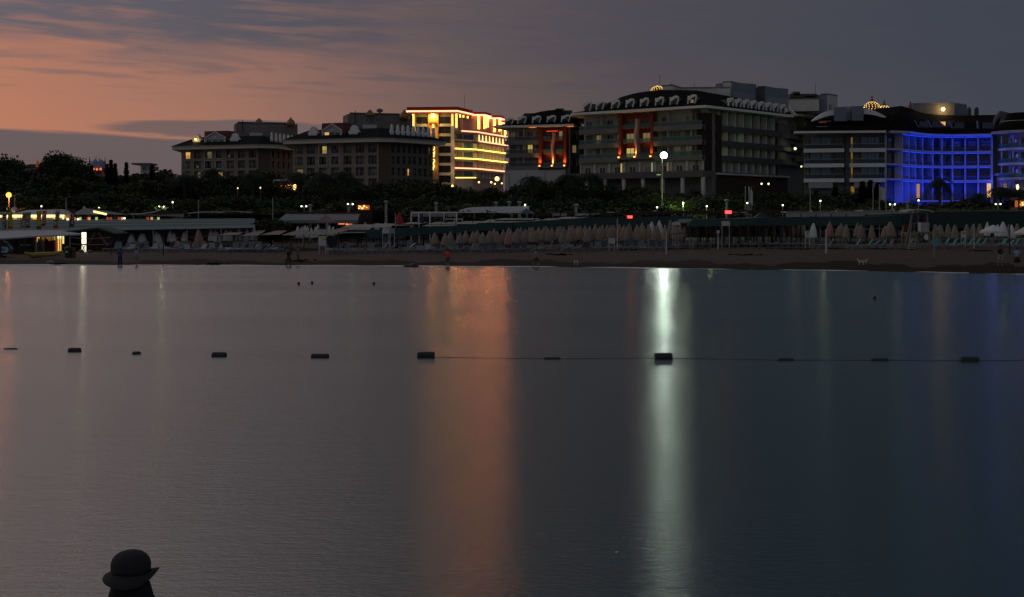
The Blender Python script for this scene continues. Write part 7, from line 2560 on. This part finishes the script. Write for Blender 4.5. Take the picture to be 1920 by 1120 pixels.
for px, py, w_ in ((700, 497.5, 60), (765, 497, 70), (840, 497, 50), (1020, 497, 70), (1050, 499, 40), (1180, 499, 55), (1290, 498, 70), (1255, 502, 12), (1470, 500.5, 60), (1500, 496, 60), (1560, 499, 60), (1645, 496, 40), (1700, 497, 50), (1840, 509, 40), (45, 492, 40), (400, 491, 30), (110, 490, 30), (560, 488, 50), (960, 490, 90), (1400, 492, 70)):
    wrack(px, py, w_, '')
for px, py, s in ((763, 497.5, .38), (775, 497.5, .5), (716, 498, .2)):
    Y = (CAMH - .15) * F / (py - HOR)
    small('rock', {763: 'dark rock at the waterline left of the red-shirted person', 775: 'larger dark rock at the waterline beside the first', 716: 'small dark lump at the waterline'}[px], 'rock', G().ball((0, 0, 0), s, 10, 7, .7), M('wet_rock', (.02, .018, .018), .5), (X(px, Y), Y, ground(X(px, Y), Y) + .1))

# ------------------------------------------------------------------ people
def skin_mesh(name, joints, edges, m, sub=1):
    me = bpy.data.meshes.new(name)
    me.from_pydata([j[0] for j in joints], edges, [])
    o = bpy.data.objects.new(name, me)
    COL.objects.link(o)
    sk = o.modifiers.new('skin', 'SKIN')
    for i, j in enumerate(joints):
        r = j[1]
        me.skin_vertices[0].data[i].radius = (r, r) if not isinstance(r, tuple) else r
    me.skin_vertices[0].data[0].use_root = True
    ss = o.modifiers.new('sub', 'SUBSURF')
    ss.levels = ss.render_levels = sub
    dg = bpy.context.evaluated_depsgraph_get()
    out = bpy.data.meshes.new_from_object(o.evaluated_get(dg))
    bpy.data.objects.remove(o)
    out.materials.clear()
    out.materials.append(m)
    out.polygons.foreach_set('use_smooth', [True] * len(out.polygons))
    return out


def loft(sections, n=12):
    """sections: (centre, rx, ry) -> closed tube of ellipses"""
    g = G()
    for c, rx, ry in sections:
        for j in range(n):
            t_ = 2 * math.pi * j / n
            g.v.append((c[0] + rx * math.cos(t_), c[1] + ry * math.sin(t_), c[2]))
    for k in range(len(sections) - 1):
        for j in range(n):
            a_, b_ = k * n + j, k * n + (j + 1) % n
            g.f.append((a_, b_, b_ + n, a_ + n))
    g.f.append(tuple(n - 1 - j for j in range(n)))
    g.f.append(tuple((len(sections) - 1) * n + j for j in range(n)))
    return g


def feetY(px, feet):
    lo, hi = 90.0, 175.0
    for _ in range(40):
        Y = (lo + hi) / 2
        if HOR + (CAMH - max(-.25, ground(X(px, Y), Y))) * F / Y > feet:
            lo = Y
        else:
            hi = Y
    return Y


def person(label, px, feet, h=1.72, face=0.0, top=None, bottom=None, skirt=False, stride=.12, bare_top=False, hairm=hair, arms=.12, bend=0.0, longp=False):
    Y = feetY(px, feet)
    x = X(px, Y)
    z = ground(x, Y)
    o = thing('person', label, 'person', (x, Y, z), None, face)
    o.scale = (h / 1.75,) * 3
    s = stride
    J = [((0, 0, .93), (.15, .11)), ((0, .01, 1.12), (.13, .095)), ((0, -.01 - bend, 1.38), (.165, .10)), ((0, -.02 - bend, 1.50), (.055, .055)), ((0, -.03 - bend, 1.60), (.075, .09)), ((0, -.03 - bend, 1.71), (.06, .075)),
         ((.19, -.01 - bend, 1.41), .052), ((.25, .02 - arms, 1.14), .042), ((.26, -.08 - arms, .90), .032), ((.265, -.11 - arms, .80), .04),
         ((-.19, -.01 - bend, 1.41), .052), ((-.25, .02 + arms * .4, 1.14), .042), ((-.26, -.05 + arms * .4, .90), .032), ((-.265, -.06 + arms * .4, .80), .04),
         ((.10, -s * .5, .80), .09), ((.11, -s, .48), .058), ((.11, -s * 1.1 + .05, .10), .04), ((.12, -s * 1.1 - .08, .04), .04),
         ((-.10, s * .5, .80), .09), ((-.11, s * .9, .48), .058), ((-.11, s * 1.5, .11), .04), ((-.12, s * 1.3 - .08, .05), .04)]
    E = [(0, 1), (1, 2), (2, 3), (3, 4), (4, 5), (2, 6), (6, 7), (7, 8), (8, 9), (2, 10), (10, 11), (11, 12), (12, 13), (0, 14), (14, 15), (15, 16), (16, 17), (0, 18), (18, 19), (19, 20), (20, 21)]
    obj('body', skin_mesh('body', J, E, skin), o)
    part('hair', G().lathe([(.085, -.02), (.098, .06), (.08, .13), (.03, .165)], 10, (0, -.015 - bend, 1.60)), hairm, o, smooth=True)
    if top:
        g = loft([((0, 0, .90), .175, .135), ((0, 0, 1.10), .165, .125), ((0, -.01 - bend, 1.33), .20, .135), ((0, -.01 - bend, 1.44), .19, .11), ((0, -.02 - bend, 1.485), .075, .07)])
        for sgn in (1, -1):
            g.tube([(.17 * sgn, -.01 - bend, 1.42), (.225 * sgn, .0, 1.27), (.245 * sgn, .0 - (arms if sgn > 0 else -.3 * arms), 1.16)], [.075, .07, .068], 8)
        part('shirt', g, top, o, smooth=True)
    if bottom:
        if skirt:
            part('skirt', loft([((0, 0, .50), .30, .27), ((0, 0, .70), .25, .21), ((0, 0, .96), .165, .13), ((0, 0, 1.0), .15, .12)]), bottom, o, smooth=True)
        else:
            lo = .16 if longp else .55
            g = loft([((0, 0, .80), .19, .145), ((0, 0, .92), .18, .14), ((0, 0, 1.0), .165, .125)])
            g.tube([(.09, -s * .35, .86), (.105, -s * .85, .58), (.11, -s * (1.05), lo)], [.115, .10, .08], 8)
            g.tube([(-.09, s * .35, .86), (-.105, s * .75, .58), (-.11, s * (.8 if not longp else 1.4), lo)], [.115, .10, .08], 8)
            part('trousers' if longp else 'shorts', g, bottom, o, smooth=True)
    return o


cl = lambda n_, c: M(n_, c, .9)
person('person in a red-orange shirt and green shorts standing at the waterline', 839.5, 503, 1.68, R(170), cl('red_orange_shirt', (.60, .07, .045)), cl('green_shorts', (.03, .12, .06)), stride=.03)
person('person in dark blue clothes standing at the waterline on the left', 225, 500, 1.66, R(20), cl('dark_blue_top', (.04, .06, .15)), cl('dark_blue_trousers', (.02, .03, .07)), longp=True, stride=.05)
person('person in a pale blue shirt right of the one in dark blue', 256, 499, 1.62, R(-30), cl('pale_blue_shirt', (.22, .24, .36)), cl('grey_shorts', (.14, .13, .14)), stride=.1)
person('person in dark clothes bending slightly by the water, left of a paler companion', 541, 500, 1.62, R(60), cl('black_top', (.02, .02, .022)), cl('charcoal_trousers', (.035, .033, .035)), longp=True, stride=.16, bend=.06)
person('person in grey behind the dark-dressed one near the water', 558.5, 494, 1.6, R(-40), cl('grey_top', (.085, .08, .085)), cl('grey_trousers', (.07, .065, .07)), longp=True, stride=.1)
person('walking person in a lilac-white shirt near the water in the middle', 1005, 502, 1.66, R(75), cl('lilac_shirt', (.26, .25, .36)), cl('dark_walking_shorts', (.05, .042, .042)), stride=.2)
person('person in a dark top and white shorts on the sand near the right edge', 1875.5, 500, 1.72, R(30), cl('dark_brown_top', (.035, .028, .028)), cl('white_shorts', (.34, .32, .32)), stride=.1)
person('woman in a pale blue top and full dark skirt near the right edge', 1907, 503.5, 1.66, R(150), cl('light_blue_top', (.24, .36, .50)), cl('black_skirt', (.015, .018, .026)), skirt=True, stride=.04)
# white stool, two white birds-like bags
root = thing('white_stool', 'small white stool standing alone near the waterline', 'stool', (0, 0, 0))
Y = (CAMH - .2) * F / (495.5 - HOR)
root.location = (X(1080, Y), Y, ground(X(1080, Y), Y))
part('seat', G().box(-.16, .16, -.14, .14, .36, .42), white, root)
for s in ((-.13, -.11), (.13, -.11), (.13, .11), (-.13, .11)):
    part('leg', G().box(s[0] - .02, s[0] + .02, s[1] - .02, s[1] + .02, -.05, .36), white, root)


def dog(label, px, feet, face, m_, s=1.0):
    Y = feetY(px, feet)
    x = X(px, Y)
    o = thing('dog', label, 'dog', (x, Y, ground(x, Y)), None, face)
    o.scale = (s,) * 3
    J = [((-.16, 0, .32), (.06, .07)), ((0, 0, .31), (.065, .07)), ((.16, 0, .32), (.085, .085)), ((.24, 0, .42), (.05, .05)), ((.30, 0, .50), (.055, .055)), ((.39, 0, .48), (.028, .028)),
         ((-.24, 0, .38), .02), ((-.30, 0, .46), .012)]
    E = [(0, 1), (1, 2), (2, 3), (3, 4), (4, 5), (0, 6), (6, 7)]
    for sg in (-1, 1):
        b0 = len(J)
        J += [((.17, .06 * sg, .22), .035), ((.165, .06 * sg, .11), .022), ((.175, .06 * sg, .02), .022)]
        E += [(2, b0), (b0, b0 + 1), (b0 + 1, b0 + 2)]
        b0 = len(J)
        J += [((-.14, .06 * sg, .22), .04), ((-.20, .06 * sg, .13), .022), ((-.17, .06 * sg, .02), .022)]
        E += [(0, b0), (b0, b0 + 1), (b0 + 1, b0 + 2)]
    obj('body', skin_mesh('body', J, E, m_), o)
    for sg in (-1, 1):
        part('ear', G().lathe([(.02, 0), (.018, .04), (.003, .07)], 6), m_, o, (.28, .03 * sg, .53))
    return o


furw = M('white_fur', (.50, .48, .46), .9)
dog('small white dog near the waterline at right', 1615, 498, R(170), furw, 1.0)
dog('second small white dog just behind the first', 1621, 497, R(20), furw, .9)

# foreground person in a sun hat, standing on the jetty below the camera
jet = thing('jetty', 'low wooden jetty with planks on piles in the near water', 'jetty', (-2.6, 8.2, 0))
for i in range(22):
    part('plank', G().box(-1.2, 1.2, -6.5 + i * .36, -6.5 + i * .36 + .33, .17, .22), woodl, jet)
for s in (-1.1, 1.1):
    part('bearer', G().box(s - .08, s + .08, -6.5, 1.4, .02, .169), wood, jet)
    for y_ in (-6, -2.5, 1.0):
        part('pile', G().tube([(s * 1.12, y_, -1.8), (s * 1.12, y_, .35)], .1, 8), wood, jet)
Yp = 9.0
hx = X(245, Yp)
root = thing('person', 'dark silhouetted person in a wide-brimmed sun hat at the bottom left', 'person', (hx, Yp, .22), None, R(190))
J = [((0, 0, .93), (.16, .12)), ((0, .01, 1.14), (.14, .11)), ((0, -.02, 1.36), (.17, .12)), ((0, -.03, 1.47), (.065, .065)), ((0, -.045, 1.56), (.07, .085)), ((0, -.05, 1.655), (.068, .088)),
     ((.18, -.02, 1.40), .06), ((.25, .0, 1.14), .048), ((.25, -.12, .94), .035), ((.25, -.16, .86), .038),
     ((-.18, -.02, 1.40), .06), ((-.25, .02, 1.14), .048), ((-.26, -.1, .92), .035), ((-.265, -.14, .84), .038),
     ((.10, 0, .80), .095), ((.11, -.02, .48), .062), ((.11, .03, .10), .042), ((.12, -.12, .045), .042), ((-.10, 0, .80), .095), ((-.11, 0, .48), .062), ((-.11, .05, .10), .042), ((-.12, -.10, .045), .042)]
E = [(0, 1), (1, 2), (2, 3), (3, 4), (4, 5), (2, 6), (6, 7), (7, 8), (8, 9), (2, 10), (10, 11), (11, 12), (12, 13), (0, 14), (14, 15), (15, 16), (16, 17), (0, 18), (18, 19), (19, 20), (20, 21)]
obj('body', skin_mesh('body', J, E, skin, 2), root)
darkc = M('black_hooded_jacket', (.012, .012, .014), .95)
g = loft([((0, 0, .78), .20, .16), ((0, 0, 1.0), .185, .15), ((0, -.01, 1.25), .21, .155), ((0, -.01, 1.38), .215, .14), ((0, -.015, 1.44), .165, .13), ((0, -.02, 1.485), .14, .125), ((0, -.02, 1.53), .128, .12), ((0, -.02, 1.565), .118, .115), ((0, -.02, 1.575), .10, .10)], 20)
for sgn in (1, -1):
    g.tube([(.17 * sgn, -.02, 1.39), (.235 * sgn, .0, 1.2), (.26 * sgn, -.04, 1.02), (.26 * sgn, -.12, .92)], [.085, .075, .06, .05], 10)
part('jacket', g, darkc, root, smooth=True)
g = loft([((0, 0, .78), .19, .15), ((0, 0, .96), .18, .145)], 16)
for sgn in (1, -1):
    g.tube([(.095 * sgn, 0, .86), (.11 * sgn, -.01, .5), (.115 * sgn, .03, .12)], [.12, .085, .07], 10)
part('trousers', g, darkc, root, smooth=True)
for sg in (-1, 1):
    part('ear', G().ball((.082 * sg, -.03, 1.585), .026, 8, 6, 1.5), skin, root, smooth=True)
part('nose', G().lathe([(.018, -.02), (.02, 0), (.008, .03)], 6, (0, -.14, 1.575)), skin, root, smooth=True)
part('hair', G().lathe([(.088, -.04), (.10, .03), (.098, .09)], 14, (0, -.03, 1.59)), hair, root, smooth=True)
# soft hat: drooping uneven brim and a rounded crown
hatm = M('dark_hat_felt', (.026, .025, .027), .95)
g = G()
N = 36
rings = [(.112, 1.63), (.125, 1.630), (.152, 1.616), (.176, 1.598), (.175, 1.593), (.150, 1.608), (.112, 1.620)]
for (r_, z_) in rings:
    for j in range(N):
        t_ = 2 * math.pi * j / N
        dr = (r_ - .112) * (.5 * math.cos(2 * t_ + .4) - .15 * math.cos(3 * t_) - .25 * math.cos(t_))
        g.v.append((r_ * math.cos(t_), -.035 + r_ * 1.08 * math.sin(t_), z_ + dr))
for k in range(len(rings) - 1):
    for j in range(N):
        g.f.append((k * N + j, k * N + (j + 1) % N, (k + 1) * N + (j + 1) % N, (k + 1) * N + j))
hat = part('hat', g, hatm, root, smooth=True)
part('hat_crown', G().lathe([(.118, 1.622), (.125, 1.655), (.125, 1.685), (.116, 1.715), (.098, 1.738), (.072, 1.755), (.04, 1.766), (.01, 1.769)], 28, (0, -.035, 0), .02, 3), hatm, hat, smooth=True)
part('hat_band', G().lathe([(.1195, 1.632), (.1215, 1.634), (.123, 1.655), (.121, 1.657)], 28, (0, -.035, 0)), M('hat_band_black', (.008, .008, .009), .8), hat, smooth=True)
sc_ = (W(245, 1034, Yp).z - .22) / 1.769
root.scale = (sc_, sc_, sc_)

# ------------------------------------------------------------------ buoy line
bm_ = M('dark_buoy_foam', (.02, .02, .021), .6)
BU = [(20, 652, 26, .25), (140, 656.5, 23, .75), (256, 661, 15, .5), (411, 665.5, 27, .8), (600, 667.5, 33, .7), (799, 667, 33, 1.0), (1035, 670.5, 32, .35), (1244, 669, 34, 1.0), (1473, 673, 31, .4), (1649, 673, 33, .4), (1818, 674, 34, .75)]
whs = ['leftmost float, almost awash', 'second float from the left, squat', 'tiny float partly sunk between two larger ones', 'fourth float from the left', 'long low float left of the orange reflection', 'high-riding float in the orange reflection', 'nearly sunk float between the orange and white reflections', 'high-riding float in the white lamp reflection',
       'low float just right of the white reflection', 'low float third from the right end', 'rightmost float of the line']
line = []
for (px, py, w_, up), lab in zip(BU, whs):
    Yb = CAMH * F / (py + 3 - HOR)
    L_ = w_ / F * Yb
    r_ = .13
    cz = -.13 + up * .165
    o = tag(part('buoy', G().tube([(-L_ / 2, 0, 0), (-L_ / 2 + .04, 0, 0), (0, 0, 0), (L_ / 2 - .04, 0, 0), (L_ / 2, 0, 0)], [r_ * .82, r_, r_, r_, r_ * .8], 14), bm_, None, (X(px, Yb), Yb, cz), R(random.uniform(-4, 4)), smooth=False), 'dark cylindrical swimming-line ' + lab, 'buoy', None)
    line.append(Vector((X(px, Yb), Yb, .0)))
pts = [Vector((line[0].x - 8, line[0].y + 3, -.03))]
for a_, b_ in zip(line, line[1:]):
    for s in (0, .25, .5, .75):
        q = a_.lerp(b_, s)
        q.z = (.004 if a_.x > -2.8 else -.03) + .004 * math.sin(s * 9)
        pts.append(q)
pts += [line[-1] + Vector((0, 0, .006)), line[-1] + Vector((6, .5, .006))]
tag(part('buoy_rope', G().tube(pts, .006, 5), M('wet_rope', (.03, .03, .032), .5)), 'thin dark floating rope joining the row of floats', 'rope')
# swimmers' heads far out
for px, py, lab in ((560, 535, 'swimmer head low in the water left of the darker one'), (585, 533.5, 'swimmer head showing darkest near the left shore'), (701, 535, 'lone swimmer head right of the pair'), (1640, 563, 'swimmer head off the right beach')):
    Y = CAMH * F / (py - HOR)
    o = thing('swimmer', lab, 'person', (X(px, Y), Y, -.02))
    obj('body', skin_mesh('body', [((0, 0, -.5), (.15, .1)), ((0, 0, -.12), (.16, .09)), ((0, 0, -.02), (.055, .055)), ((0, 0, .08), (.07, .08)), ((0, 0, .17), (.06, .07)), ((.2, 0, -.14), .05), ((-.2, 0, -.14), .05), ((.45, -.25, -.18), .035), ((-.45, -.25, -.18), .035)],
                          [(0, 1), (1, 2), (2, 3), (3, 4), (1, 5), (1, 6), (5, 7), (6, 8)], skin), o)
    part('hair', G().ball((0, .01, .13), .095, 10, 6), hair, o)
